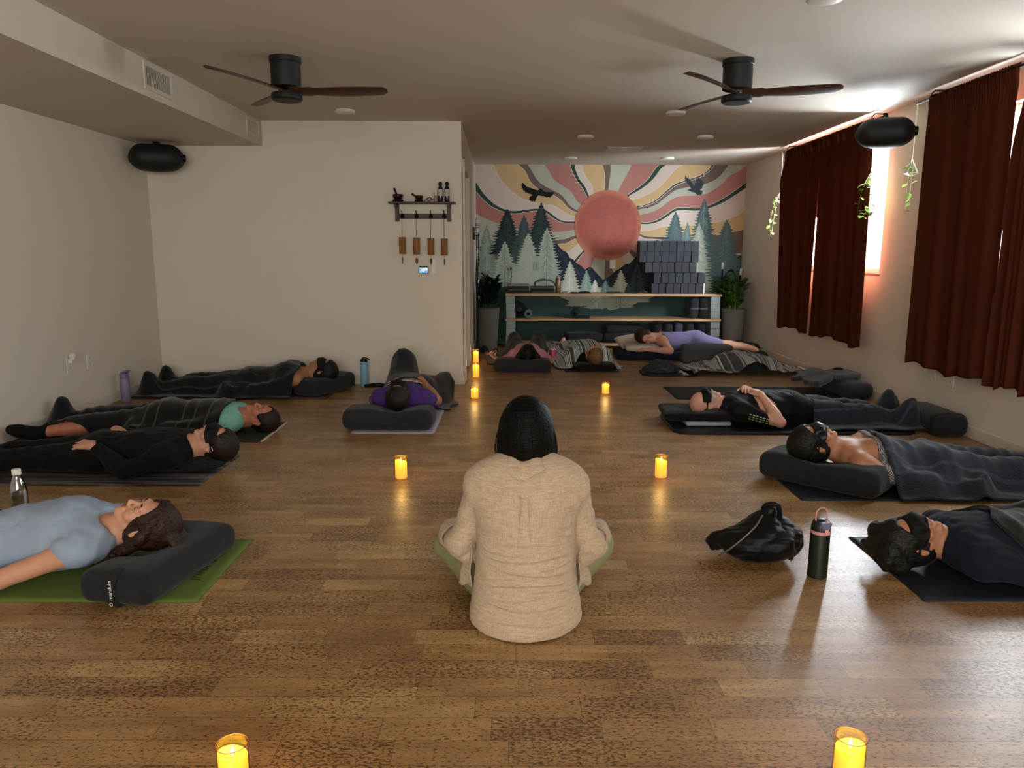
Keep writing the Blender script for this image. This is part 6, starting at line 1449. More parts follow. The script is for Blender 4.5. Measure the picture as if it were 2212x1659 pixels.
# ---------------------------------------------------------------- block and plank shelf before the painted wall
def plank_mat(name, c1, c2):
    m, nt, b = node_mat(name); n = N(nt, 'ShaderNodeTexNoise', Scale=1.0, Detail=3.0, Distortion=.4); nt.links.new(coords(nt, (1.6, 40, 60)), n.inputs['Vector'])
    w = N(nt, 'ShaderNodeTexBrick'); w.inputs['Scale'].default_value = 1; w.inputs['Brick Width'].default_value = .55; w.inputs['Row Height'].default_value = .09; w.inputs['Mortar Size'].default_value = 0
    w.inputs['Color1'].default_value = lin(c1); w.inputs['Color2'].default_value = lin(c2); nt.links.new(coords(nt), w.inputs['Vector'])
    rp = ramp(nt, [(.3, (.75, .75, .75, 1)), (.7, (1.15, 1.15, 1.15, 1))]); nt.links.new(n.outputs[0], rp.inputs[0]); nt.links.new(mix(nt, w.outputs[0], rp.outputs[0], 1.0, 'MULTIPLY'), b.inputs['Base Color']); b.inputs['Roughness'].default_value = .5
    return m
M_plank = plank_mat('butcher_block', '#9a7654', '#c6a377'); M_cind = plain('painted_cinder', '#8d9795', .9, var=.18, sc_=70, bmp=.6, bd=.004)
SF0, SF1, SB0, SB1 = -.07, 2.83, 9.95, 10.38
for z, lb in ((.705, 'top plank of the long shelf, carrying the yoga blocks and blankets'), (.370, 'middle plank of the long shelf, carrying the rolled mats'), (.035, 'lowest plank of the long shelf near the floor')):
    bm = bmesh.new(); box(bm, SF0, SF1, SB0, SB1, z, z + .035); tag(bm_obj('shelf_plank', bm, M_plank, None, bevel=.003), lb, 'shelf plank', 'planks of the long shelf')
side = ('left', 'right')
for k, xc in enumerate((.0, 2.755)):
    zz = [(.070, .170), (.170, .270), (.270, .370), (.405, .505), (.505, .605), (.605, .705)]
    for i, (z0, z1) in enumerate(zz):
        bm = bmesh.new(); off = .006 * math.sin(7*i + k); box(bm, xc - .062 + off, xc + .062 + off, SB0 + .01, SB1 - .01, z0 + .0006, z1 - .0006)
        o = bm_obj('cinder_block', bm, M_cind, None, bevel=.005)
        tag(o, 'grey-green painted block, %s in the %s stack %s the middle plank' % (('bottom', 'middle', 'top')[i % 3], side[k], 'below' if i < 3 else 'above'), 'block', 'painted blocks holding up the shelf')
    for q in (.10, .33): 
        bm = bmesh.new(); box(bm, xc - .055, xc + .055, SB0 + q - .05, SB0 + q + .05, 0, .035)
        tag(bm_obj('foot_block', bm, M_cind, None, bevel=.003), 'low grey foot block under the %s end of the lowest plank, %s' % (side[k], 'front' if q < .2 else 'rear'), 'block', 'foot blocks of the shelf')
# foam yoga blocks
M_foam = plain('foam_block', '#20242b', .75, var=.14, sc_=160, bmp=.3)
bm = bmesh.new(); box(bm, -.0462, .0462, -.115, .115, 0, .1370); fb = bm_obj('yoga_block', bm, M_foam, None, bevel=.004)
rows = [(.740, 2.520, 7), (.879, 2.545, 7), (1.018, 2.425, 7), (1.157, 2.445, 8), (1.296, 2.445, 8)]
ordn = ['bottom', 'second', 'third', 'fourth', 'top']; place_ = ['rightmost', 'second from the right', 'third from the right', 'fourth from the right', 'fifth from the right', 'sixth from the right', 'seventh from the right', 'leftmost, at the dark end']
first = True; rr = random.Random(2)
for i, (z, xr, n) in enumerate(rows):
    for k in range(n):
        o = fb if first else dup(fb); first = False
        o.location = (xr - .0985 * k, 10.08 + rr.uniform(-.004, .004), z + .0005); o.rotation_euler = (0, 0, R(rr.uniform(-1.2, 1.2)))
        tag(o, 'dark foam yoga block in the %s row of the stack, %s' % (ordn[i], place_[k] if k < n - 1 or n == 8 else 'leftmost'), 'yoga block', 'foam blocks stacked on the shelf')
bm = bmesh.new(); box(bm, 2.585, 2.60, 10.0, 10.18, .7405, 1.02); tag(bm_obj('white_board', bm, plain('board_white', '#cfd2cf', .5, bmp=0), None), 'thin white board standing at the right end of the block stack', 'board')
# bolsters standing on end on the two shelves
def upright(label, x, z, h, w=.118, d=.26, y=10.13, m=None, lean=0, band=.45):
    t = thing('bolster', label, 'bolster', (x, y, z), group='bolsters standing in the shelf', rot=(0, lean, 0))
    def F_(inf, hh):
        f = Field((-w/2-.02, -d/2-.02, -.01), (w/2+.02, d/2+.02, h+.03), hh); q = rbox(f, (w/2, d/2, h/2), .055, (0, 0, h/2), 2.2, inf); xx = f.g((slice(None),)*3)
        f.F = (q + .0016 * nz((xx[0], xx[1], xx[2]*1.5), 34, int(x*100))).astype(np.float32); return f
    f = F_(0, .008); sd_obj('cushion_body', f, m or M_bol, t); f = F_(.004, .006); x_, y_, z_ = f.g((slice(None),)*3); f.F = np.maximum(f.F, (np.abs(z_ - h*band) - .012 + 0*x_ + 0*y_)).astype(np.float32)
    sd_obj('strap_handle', f, fabric('strap_light', '#4a4d55', 700, 10, .1), t)
upright('grey bolster on the upper shelf, rightmost', 2.615, .4055, .292, m=M_bol2); upright('grey bolster on the upper shelf, second from the right', 2.480, .4055, .292, m=M_bol, lean=R(2))
for i, (x, h, m, lb) in enumerate(((2.59, .29, M_bol2, 'dark bolster on the lower shelf, rightmost'), (2.435, .285, M_bol, 'bolster on the lower shelf, second from the right'), (2.285, .29, fabric('bolster_steel', '#3a404d', 520, 10, .18), 'palest blue-grey bolster on the lower shelf'),
                                    (2.145, .280, M_bol, 'bolster on the lower shelf, fourth from the right'), (2.00, .285, M_bol2, 'bolster on the lower shelf, fifth from the right'))):
    upright(lb, x, .0705, h, m=m)
bolster('dark bolster lying flat on the lowest plank before the teal wall, left of three', (1.00, 10.13, .0705), R(8), .52, .26, .13, m=M_bol2, group='bolsters lying in the shelf', strap=0, h=.011)
bolster('dark bolster lying flat on the lowest plank, middle of three', (1.50, 10.12, .0705), R(-4), .48, .26, .13, m=M_bol2, group='bolsters lying in the shelf', strap=0, h=.011)
bolster('dark bolster lying across the other two on the lowest plank', (1.53, 10.14, .198), R(6), .52, .24, .12, m=M_bol2, group='bolsters lying in the shelf', strap=0, h=.011)
# rolled mats
def roll(label, x, z, r_, m, tail=0, y0=9.99, L_=.36, rz=0):
    t = thing('rolled_mat', label, 'rolled mat', (x, y0, z), rz, 'rolled mats on the middle plank'); n = 150; P = np.zeros((n, 2, 3))
    for i in range(n):
        a = i / (n - 1) * 2*PI*4.5; rr_ = r_ * (.45 + .55 * i / (n - 1)); P[i, 0] = (-rr_ * math.sin(a), 0, r_ - rr_ * math.cos(a)); P[i, 1] = P[i, 0] + [0, L_, 0]
    if tail:
        T_ = np.zeros((14, 2, 3))
        for i in range(14): T_[i, 0] = (tail * i / 13, 0, .004 + .02 * math.sin(i/13*PI)*.4); T_[i, 1] = T_[i, 0] + [0, L_, 0]
        P = np.concatenate([P, T_[1:]]) if True else P
    grid_mesh('mat_spiral', P, m, t, thick=.0075)
roll('large dark rolled yoga mat leaning at the left end of the middle plank', .115, .4055, .105, rubber('roll_dark', '#15191a', .1)); roll('small grey-rimmed rolled yoga mat beside the large dark one', .24, .4055, .058, rubber('roll_grey', '#5e6a72', .1), y0=9.97)
roll('navy rolled yoga mat with a loose tail in the middle of the shelf', .86, .4055, .056, rubber('roll_navy', '#1b212b', .1), tail=.20, rz=R(-8))
# folded blankets
def fold_stack(label, loc, L_, W, n, cols, grp, loose=0, seed=1):
    for i in range(n):
        z = loc[2] + i * .030; f = Field((-L_/2-.02, -W/2-.02, -.005), (L_/2+.02, W/2+.02, .05), .009); x, y, zz = f.g((slice(None),)*3)
        f.F = (rbox(f, (L_/2, W/2, .0145), .013, (0, 0, .0148), 2) + .002 * nz((x, y, zz), 30, seed + i)).astype(np.float32)
        m = fabric('folded_' + cols[i % len(cols)][1:], cols[i % len(cols)], 200, 20, .5, var=.45)
        o = sd_obj('folded_blanket', f, m, None, (loc[0] + .006 * math.sin(3*i), loc[1], z), (0, 0, R(1.5 * math.sin(5*i))))
        tag(o, '%s folded blanket in the %s pile on the top plank' % (['bottom', 'second', 'third', 'fourth', 'fifth'][i], label), 'blanket', grp)
fold_stack('left', (.105, 10.10, .7405), .30, .26, 4, ['#2b2826', '#4a4643', '#35312f', '#8a8580'], 'folded blankets left pile')
fold_stack('right', (.430, 10.10, .7405), .33, .28, 3, ['#3f3a38', '#2c2927', '#55504d'], 'folded blankets right pile', seed=9)
P_ = np.zeros((60, 20, 3))
for i in range(60):
    a = i / 59
    for j in range(20): 
        ang = PI * (1.25 * a); P_[i, j] = (.60 - .34 * a + .03 * math.sin(8*a), 9.98 + .24 * j / 19, .835 + .085 * math.sin(PI * min(1, a * 1.15)) * (1 - .3 * a) + .006 * math.sin(20*a + j * .3)) if a < .8 else (.328 + .10 * (a - .8), 9.98 + .24 * j / 19, .86 - .10 * (a - .8) / .2 * .25 + .004 * math.sin(j))
o = grid_mesh('loose_blanket', P_, fabric('loose_grey', '#3b3836', 200, 20, .5, var=.5, c2='#8c8782'), None, thick=.014); tag(o, 'loosely folded dark grey blanket arching on top of the right pile', 'blanket')
# bottle and small cloths on the top plank
t = thing('water_bottle', 'copper brown insulated bottle with a black handle on the shelf top', 'bottle', (.635, 10.0, .7405))
bm = bmesh.new(); lathe(bm, [(0, 0), (.033, 0), (.036, .004), (.036, .185), (.030, .20), (0, .20)], 32); bm_obj('bottle_body', bm, plain('copper_steel', '#7d6350', .35, .6, bmp=0), t, smooth=True, angle=40)
bm = bmesh.new(); lathe(bm, [(0, .2), (.028, .2), (.028, .225), (.02, .232), (0, .232)], 24); bm_obj('cap', bm, plain('cap_grey', '#8f918d', .4, bmp=0), t, smooth=True, angle=40)
bm = bmesh.new(); tube(bm, catmull([(.02, 0, .225), (.045, 0, .235), (.062, 0, .21), (.045, 0, .195), (.032, 0, .19)], 5), .005, 8); bm_obj('handle', bm, M_black, t, smooth=True)
def heap(nm, label, cat, loc, r_, m, seed=1, amp=.010, ws=30, h=.006, rz=0, ex=None):
    f = Field(-np.array(r_) - V3(.03, .03, 0) + V3(0, 0, -.01), np.array(r_) + .03, h); f.ell((0, 0, 0), r_, k=0)
    if ex: ex(f)
    x, y, z = f.g((slice(None),)*3); f.F = np.maximum(f.F + amp * (1 - 2*np.abs(nz((x, y, z), ws, seed))) + amp*.4*nz((x, y, z), ws*2.3, seed+4), -z).astype(np.float32)
    return tag(sd_obj(nm, f, m, None, loc, (0, 0, rz)), label, cat)
heap('crumpled_tissue', 'crumpled cream cloth beside the copper bottle on the shelf top', 'cloth', (.755, 10.02, .7405), (.06, .06, .035), fabric('tissue_cream', '#b9a98f', 300, 20, .4), 3)
heap('eye_pillow', 'flat dark eye pillow on the shelf top, right of the cream cloth', 'eye pillow', (.86, 9.99, .7405), (.07, .05, .02), fabric('pillow_dark', '#1a1413', 300, 20, .4), 5, .004); heap('eye_pillow', 'larger dark maroon eye pillow on the shelf top', 'eye pillow', (.99, 10.02, .7405), (.10, .05, .030), fabric('pillow_maroon', '#20100f', 300, 20, .4), 6, .004)
heap('folded_strap', 'dark teal folded strap on the shelf top left of the yoga blocks', 'strap', (1.40, 10.05, .7405), (.14, .06, .022), fabric('strap_teal', '#0f1f1f', 300, 20, .4), 8, .004)
heap('folded_cloth', 'long dark folded cloth on the shelf top beside the yoga blocks', 'cloth', (1.64, 10.08, .7405), (.12, .08, .020), fabric('cloth_teal', '#0e1a1b', 300, 20, .4), 11, .003)

# ---------------------------------------------------------------- pots and plants
M_pot = plain('cement_pot', '#5d5c56', .85, var=.16, sc_=110, bmp=.3, bd=.003); M_soil = plain('soil', '#1d150f', 1, var=.4, bmp=.8, bd=.01)
def leafmat(name, c1, c2):
    m, nt, b = node_mat(name); n = N(nt, 'ShaderNodeTexNoise', Scale=7, Detail=1.0); nt.links.new(coords(nt), n.inputs['Vector']); rp = ramp(nt, [(.35, lin(c1)), (.65, lin(c2))]); nt.links.new(n.outputs[0], rp.inputs[0]); nt.links.new(rp.outputs[0], b.inputs['Base Color'])
    b.inputs['Roughness'].default_value = .32; return m
M_leaf = leafmat('zz_leaf', '#2a4520', '#64893c'); M_leafd = leafmat('dark_leaf', '#0f1f12', '#1e331c'); M_pothos = leafmat('pothos_leaf', '#5f8a38', '#b7cf72'); M_stem = plain('stem_green', '#6b7a3f', .6, bmp=0)
def leaf(bm, p, d, up, L_, w, droop=.2):
    p, d, up = Vector(p), Vector(d).normalized(), Vector(up); s_ = d.cross(up).normalized() if d.cross(up).length > 1e-3 else d.orthogonal().normalized(); n_ = s_.cross(d); row = []
    for i in range(5):
        u = i / 4; ww = w * math.sin(PI * (u * .92 + .04)) ** .8 * .5; c = p + d * L_ * u - Vector((0, 0, 1)) * droop * L_ * u * u
        row.append([bm.verts.new(c + s_ * ww + n_ * ww * .25), bm.verts.new(c), bm.verts.new(c - s_ * ww + n_ * ww * .25)])
    for a, b in zip(row, row[1:]):
        for j in (0, 1): bm.faces.new((a[j], a[j+1], b[j+1], b[j]))
def pot_plant(label, loc, r0, r1, H_, stems, seed, m, lean=(0, 0), spread=.5, ll=.075, trail=0, m2=None):
    t = thing('potted_plant', label, 'potted plant', loc, group='tall cement pots with plants'); rr = random.Random(seed)
    bm = bmesh.new(); lathe(bm, [(0, 0), (r0, 0), (r0 + .004, .01), (r0*.55 + r1*.45, H_*.45), (r1, H_ - .003), (r1 - .004, H_), (r1 - .018, H_), (r1 - .02, H_ - .05), (0, H_ - .05)], 48); bm_obj('planter', bm, M_pot, t, smooth=True, angle=40)
    bm = bmesh.new(); lathe(bm, [(0, H_ - .035), (r1 - .021, H_ - .04)], 32); bm_obj('soil', bm, M_soil, t)
    bs, bl = bmesh.new(), bmesh.new()
    for k in range(stems):
        a = rr.uniform(0, 6.28); out = rr.uniform(.15, 1) * spread; h = rr.uniform(.26, .46) * (1.1 - .25*out); tr = trail and k % 3 == 0
        b0 = Vector((rr.uniform(-.5, .5)*r1, rr.uniform(-.5, .5)*r1, H_ - .04)); dx, dy = math.cos(a)*out + lean[0], math.sin(a)*out*.55 + lean[1]
        pts = [b0, b0 + Vector((dx*.06, dy*.06, h*.4)), b0 + Vector((dx*.18, dy*.18, h*.8)), b0 + Vector((dx*.32, dy*.32, h*(1.0 if not tr else .55)))]
        if tr: pts.append(b0 + Vector((dx*.42, dy*.38, h*.0 - .05)))
        C = catmull(pts, 6); tube(bs, C, [.005 * (1 - .6*i/len(C)) for i in range(len(C))], 6)
        for i in range(4, len(C)):
            d = (Vector(C[i]) - Vector(C[i-1])).normalized()
            for s_ in (-1, 1):
                sd = d.cross(Vector((0, 0, 1))).normalized() if abs(d.z) < .98 else Vector((1, 0, 0))
                leaf(bl, C[i], sd * s_ + d * .6 + Vector((rr.uniform(-.3, .3), rr.uniform(-.3, .3), rr.uniform(0, .4))), (0, 0, 1), ll * rr.uniform(.75, 1.15), ll * .48)
    bm_obj('stems', bs, M_stem if m is not M_leafd else M_leafd, t, smooth=True); bm_obj('leaves', bl, m, t, smooth=True)
pot_plant('tall cement pot with a leafy bright green plant right of the shelf', (3.00, 9.98, 0), .12, .158, .545, 22, 3, M_leaf, (-.12, 0), .85, .10)
pot_plant('tall cement pot in the right corner half hidden, with trailing vine', (3.05, 10.33, 0), .11, .15, .50, 9, 8, M_leaf, (-.25, -.1), .35, trail=1)
pot_plant('tall cement pot with a dark leafed plant left of the shelf', (-.30, 9.93, 0), .115, .155, .55, 20, 5, M_leafd, (.18, -.05), .5, .09)
for x, y, h, lb, tl in ((2.93, 10.36, 1.14, 'black pole with white tip leaning behind the right plant', 0), (3.14, 10.30, 1.06, 'black pole with white tip at the far right corner', R(3))):
    t = thing('singing_pole', lb, 'pole', (x, y, .5), rot=(0, tl, 0), group='black poles with white tips'); bm = bmesh.new(); tube(bm, [(0, 0, -.5), (0, 0, h - .58)], .010, 10); bm_obj('shaft', bm, M_black, t, smooth=True)
    bm = bmesh.new(); lathe(bm, [(0, h - .58), (.016, h - .58), (.016, h - .50), (.010, h - .485), (0, h - .482)], 16); bm_obj('tip', bm, M_wht, t, smooth=True)
t = thing('folding_chair', 'dark folding chair leaning in the far right corner behind the plant', 'chair', (3.08, 10.43, 0), rot=(R(-4), 0, 0)); bm = bmesh.new()
tube(bm, catmull([(-.10, 0, 0), (-.11, 0, .5), (-.09, 0, .90), (0, 0, 1.04), (.07, 0, .95), (.09, 0, .5), (.08, 0, 0)], 8), .011, 8); bm_obj('frame', bm, M_black, t, smooth=True)
bm = bmesh.new(); prism(bm, [(-.08, .62), (.07, .62), (.06, .90), (0, .98), (-.07, .90)], -.006, .006, ax='y'); bm_obj('back_panel', bm, plain('chair_plastic', '#191512', .6, bmp=0), t)

# ---------------------------------------------------------------- strap rack on the side wall
t = thing('strap_rack', 'narrow dark wooden rack with white shelf on the side wall beside the painting', 'wall rack', (side_x(9.9) , 9.9, 1.50), R(0)); bm = bmesh.new(); box(bm, 0, .018, -.18, .18, -.06, .10); bm_obj('back_rail', bm, M_walnut, t)
bm = bmesh.new(); box(bm, .018, .10, -.16, .16, .03, .042); box(bm, .09, .10, -.16, .16, .0, .042); bm_obj('rack_ledge', bm, M_wht, t)
bm = bmesh.new(); [tube(bm, [(.018, y, .0), (.07, y, -.005), (.08, y, .02)], .004, 6) for y in (-.12, -.04, .04, .12)]; bm_obj('pegs', bm, M_black, t)
t = thing('spray_can', 'white spray can with black lettering band on the wall rack', 'bottle', (side_x(9.85) + .058, 9.85, 1.5425)); bm = bmesh.new(); lathe(bm, [(0, 0), (.026, 0), (.026, .16), (.016, .175), (0, .176)], 24); bm_obj('can_body', bm, M_wht, t, smooth=True, angle=40)
bm = bmesh.new(); lathe(bm, [(0, .176), (.010, .176), (.010, .20), (.006, .206), (0, .206)], 14); bm_obj('nozzle', bm, M_wht, t, smooth=True)
bm = bmesh.new(); [lathe(bm, [(.0262, z), (.0266, z), (.0266, z + h_), (.0262, z + h_)], 24) for z, h_ in ((.05, .008), (.075, .016), (.10, .006))]; bm_obj('printed_bands', bm, plain('ink_black', '#1c1c1c', .6, bmp=0), t)
M_webb = fabric('web_strap', '#1b1917', 600, 10, .1)
for i, (y, zb) in enumerate(((9.78, .42), (9.86, .30), (9.94, .45), (10.02, .36))):
    s_ = thing('yoga_strap', ['black yoga strap hanging from the wall rack, nearest the doorway', 'black yoga strap with silver buckle, second from the doorway', 'black yoga strap, third from the doorway', 'black yoga strap hanging nearest the painted wall'][i], 'strap', (side_x(y) + .055, y, 1.47), group='yoga straps on the wall rack')
    bm = bmesh.new(); n = 16
    for sgn in (-1, 1):
        vv = [[bm.verts.new((sgn*.012 + .006*math.sin(k*.6), (-.019 if e else .019), .03 * (k == 0) - (1.5 - zb) * k / n * (1 if sgn < 0 else .93))) for e in (0, 1)] for k in range(n + 1)]
        for a, b in zip(vv, vv[1:]): bm.faces.new((a[0], a[1], b[1], b[0]))
    o = bm_obj('webbing', bm, M_webb, s_); q = o.modifiers.new('thick', 'SOLIDIFY'); q.thickness = .003
    bm = bmesh.new(); z = -.55 - .22 * (i % 2)
    tube(bm, [(.018, -.024, z), (.018, .024, z), (.018, .024, z - .036), (.018, -.024, z - .036)], .0032, 6, closed=True); bm_obj('buckle', bm, plain('buckle_steel', '#c3c3c0', .25, .8, bmp=0), s_)

# ---------------------------------------------------------------- mattresses, bolsters and blankets on the far floor
M_mattr = fabric('mattress_navy', '#161c2c', 300, 8, .2)
def mattress(label, x0, x1, y0, y1, h, m):
    f = Field((x0-.02, y0-.02, -.01), (x1+.02, y1+.02, h+.03), .012); x, y, z = f.g((slice(None),)*3); q = rbox(f, ((x1-x0)/2, (y1-y0)/2, h/2 - .001), .045, ((x0+x1)/2, (y0+y1)/2, h/2), 2.3)
    f.F = (q + .003*nz((x, y, z), 12, 3)).astype(np.float32); return tag(sd_obj('floor_mattress', f, m), label, 'mattress')
mattress('navy floor mattress under the sleeping person in lavender', 1.30, 3.10, 8.80, 9.42, .105, M_mattr)
bolster('large grey bolster standing on its edge before the person in lavender', (2.31, 8.66, .002), R(-1), .60, .20, .215, m=fabric('bolster_mid', '#4a4b4d', 520, 10, .18), group='bolsters on the far floor', strap=0, r_=.05)
heap('folded_throw', 'dark folded throw at the feet of the person in lavender', 'blanket', (2.93, 9.20, .112), (.20, .17, .085), fabric('throw_dark', '#191b20', 200, 20, .5), 9, .012, 20)
heap('crumpled_jacket', 'crumpled dark grey puffy jacket on the small rounded mat', 'jacket', (1.62, 7.88, .022), (.19, .15, .125), fabric('jacket_grey', '#2b2e33', 260, 12, .5, rough=.5), 14, .020, 22)
BM = blanket_mat('blanket_mexican_grey', '#2a2a2b', '#8f8d8a', [], 'x', 'mexican', '#d8d6d0')
bs_ = bolster('bolster hidden under the black and white striped blanket', (2.56, 7.96, .002), R(-62), .46, .22, .13, m=M_bol, group='bolsters on the far floor', strap=0)
def lump(X, Y):
    a = R(-62); dx, dy = X - 2.56, Y - 7.98; u = dx*math.cos(a) + dy*math.sin(a); v = -dx*math.sin(a) + dy*math.cos(a)
    return .185 * np.clip(1 - (np.abs(u)/.34)**6, 0, 1)**.5 * np.clip(1 - (np.abs(v)/.23)**4, 0, 1)**.5
dm = [('e', 'x', V3(2.56, 7.98, .06), V3(.1, .1, .04), np.eye(3), .01, '+')]
o = drape('striped_blanket', dm, (1.90, 7.62), (3.13, 7.72), (1.84, 8.26), BM, soft=3, fold=.020, fs=16, seed=61, floor_=.016, edge=.03, supp=(lump, lambda X, Y: .035 + .03*nz((X, Y, 0*X), 9, 7)))
tag(o, 'black and white striped woven blanket with fringes spread on the floor', 'blanket')
bm = bmesh.new(); rr = random.Random(6)
for k in range(26):
    x, y = (1.86 + rr.uniform(-.03, .02), 7.66 + .5*k/26) if k < 16 else (3.10 + rr.uniform(-.02, .03), 7.80 + .04*(k-16)); d = -1 if k < 16 else 1
    tube(bm, catmull([(x, y, .02), (x + d*.03, y + rr.uniform(-.01, .01), .022), (x + d*.055, y + rr.uniform(-.03, .02), .006)], 3), .0035, 5)
bm_obj('fringe', bm, fabric('fringe_cream', '#b9b3a6', 300, 10, .3), o)

# set at the right wall: bolster, patterned blanket laid over it, mask on top
bolster('grey bolster at the end of the empty mat by the right wall', (3.07, 6.655, .006), R(90), .54, .27, .14, m=M_bol, group='bolsters by the right wall', strap=0)
def lump2(X, Y): return .155 * np.clip(1 - (np.abs(X - 3.06)/.17)**6, 0, 1)**.6 * np.clip(1 - (np.abs(Y - 6.67)/.30)**8, 0, 1)**.6
def lump3(X, Y): return .075 + .09 * np.clip(1 - np.abs(X - 2.88)/.2, 0, 1)
o = drape('folded_blanket', [('e', 'x', V3(3.02, 6.66, .06), V3(.1, .1, .04), np.eye(3), .01, '+')], (2.73, 6.46), (3.16, 6.60), (2.67, 6.93), blanket_mat('blanket_zig', '#2f3236', '#4d525a', [(.12, .01), (.2, .008), (.5, .01), (.58, .008), (.85, .01)], 'y', 'zig', c3='#50545a'), thick=.045, soft=4, fold=.010, seed=71, floor_=.055, edge=.02, supp=(lump2, lump3), off=.045)
tag(o, 'folded dark patterned blanket leaning on the bolster by the right wall', 'blanket')
heap('eye_mask', 'small black eye mask lying on the folded patterned blanket', 'eye mask', (2.99, 6.68, .232), (.055, .035, .022), M_mask, 4, .004)
bolster('long charcoal bolster with strap by the right wall at the feet of the bald person', (3.105, 5.32, .002), R(88), .58, .235, .155, m=M_bol2, group='bolsters by the right wall', strap=-1)

# ---------------------------------------------------------------- candles
m_w, nt, b = node_mat('lit_wax'); gt = N(nt, 'ShaderNodeTexCoord'); sp = N(nt, 'ShaderNodeSeparateXYZ'); nt.links.new(gt.outputs['Generated'], sp.inputs[0])
rp = ramp(nt, [(0, lin('#f6b456')), (.5, lin('#fbc94c')), (1, lin('#ffe840'))]); nt.links.new(sp.outputs[2], rp.inputs[0]); nt.links.new(rp.outputs[0], b.inputs['Emission Color']); nt.links.new(rp.outputs[0], b.inputs['Base Color']); b.inputs['Emission Strength'].default_value = .56
M_glow = m_w; M_flame = emit('flame', '#fff2b0', 2.0); M_amber = glass('amber_glass', (1.0, .90, .76, 1), .045); M_rim = plain('amber_rim', '#7a4526', .15, bmp=0)
def candle(label, x, y, h, tilt):
    t = thing('candle', label, 'candle', (x, y, 0), tilt, 'flameless candles on the floor'); wh = h * .80; bm = bmesh.new(); n = 36
    def ring(r_, z, k=0.0): return [bm.verts.new((r_*math.cos(2*PI*i/n), r_*math.sin(2*PI*i/n), z + k*r_*math.cos(2*PI*i/n))) for i in range(n)]
    rs = [ring(.031, .004), ring(.0335, .008), ring(.0335, wh, .22), ring(.031, wh + .001, .22), ring(.026, wh - .006, .15), ring(.010, wh - .010, .1)]
    for A, B in zip(rs, rs[1:]):
        for i in range(n): bm.faces.new((A[i], A[(i+1) % n], B[(i+1) % n], B[i]))
    bm.faces.new(rs[0][::-1]); bm.faces.new(rs[-1]); bm_obj('wax', bm, M_glow, t, smooth=True)
    bm = bmesh.new(); lathe(bm, [(0, wh - .008), (.0035, wh), (.0045, wh + .006), (.003, wh + .014), (0, wh + .022)], 12); bm_obj('flame_tip', bm, M_flame, t, smooth=True)
    bm = bmesh.new(); lathe(bm, [(0, .0005), (.035, .0005), (.0372, .003), (.0372, h - .001), (.0365, h), (.0355, h - .001), (.0355, .0035), (0, .0035)], 48); bm_obj('glass_jar', bm, M_amber, t, smooth=True, angle=40)
    bm = bmesh.new(); tube(bm, [(.0365*math.cos(2*PI*i/48), .0365*math.sin(2*PI*i/48), h) for i in range(48)], .0011, 6, closed=True); bm_obj('glass_rim', bm, M_rim, t, smooth=True)
    l = bpy.data.lights.new('candle_light', 'POINT'); l.energy = .35; l.color = (1, .62, .22); l.shadow_soft_size = .02; lo = bpy.data.objects.new('candle_light', l); COL.objects.link(lo); lo.parent = t; lo.location = (0, 0, h + .012)
for a in [('lit candle in amber glass cut by the bottom edge, left one', -.655, 1.575, .128, R(200)), ('lit candle in amber glass cut by the bottom edge, right one', .822, 1.605, .128, R(-20)), ('lit candle on the floor left of the seated person, middle distance', -.622, 4.08, .125, R(180)),
          ('lit candle on the floor right of the seated person, middle distance', .868, 4.11, .128, R(180)), ('short lit candle foremost of the three in a row by the white wall corner', -.316, 6.45, .100, R(90)), ('short lit candle alone on the floor beyond the seated person', .876, 6.69, .100, R(90)),
          ('tall lit candle in the middle of the three near the white wall corner', -.357, 7.585, .150, R(90)), ('tall lit candle rearmost of the three beside the doorway', -.407, 8.64, .150, R(90))]: candle(*a)

# ---------------------------------------------------------------- bottles on the floor
def bottle(label, loc, prof, m, nm='water_bottle', grp='bottles on the floor', rz=0):
    t = thing(nm, label, 'bottle', loc, rz, grp); bm = bmesh.new(); lathe(bm, prof, 40); bm_obj('bottle_body', bm, m, t, smooth=True, angle=40); return t
t = bottle('pale blue insulated bottle with black lid before the white wall', (-1.41, 7.06, .0005), [(0, 0), (.034, 0), (.037, .004), (.037, .215), (.032, .232), (0, .232)], plain('powder_blue', '#86b3cc', .45, bmp=.05))
bm = bmesh.new(); lathe(bm, [(0, .23), (.033, .232), (.034, .250), (.028, .262), (0, .264)], 32); bm_obj('lid', bm, M_black, t, smooth=True, angle=40)
bm = bmesh.new(); tube(bm, catmull([(-.02, 0, .262), (0, 0, .276), (.03, 0, .268), (.055, 0, .255)], 5), .006, 8); bm_obj('spout_loop', bm, M_black, t, smooth=True)
bm = bmesh.new(); box(bm, -.03, .03, -.0375, -.0365, .07, .15)
t = bottle('lavender insulated bottle with flip spout standing at the left wall', (-3.30, 6.25, .0005), [(0, 0), (.035, 0), (.038, .004), (.038, .20), (.036, .205), (0, .205)], plain('lavender_steel', '#7d7690', .5, bmp=.05))
bm = bmesh.new(); lathe(bm, [(0, .205), (.037, .206), (.037, .240), (.033, .248), (0, .250)], 32); tube(bm, [(-.02, 0, .245), (.02, 0, .262), (.052, 0, .268)], [.012, .012, .008], 10); bm_obj('lid', bm, plain('lavender_lid', '#6c667c', .5, bmp=0), t, smooth=True, angle=40)
M_clear = glass('clear_bottle', (.93, .95, .95, 1), .22, .03)
t = bottle('clear glass water bottle with white cap behind the person in light blue', (-2.355, 3.41, .0005), [(0, .002), (.036, .002), (.038, .01), (.038, .135), (.034, .160), (.022, .200), (.017, .215), (.017, .225), (.0155, .225), (.0155, .215), (.0205, .199), (.0325, .159), (.0365, .134), (.0365, .012), (0, .008)], M_clear)
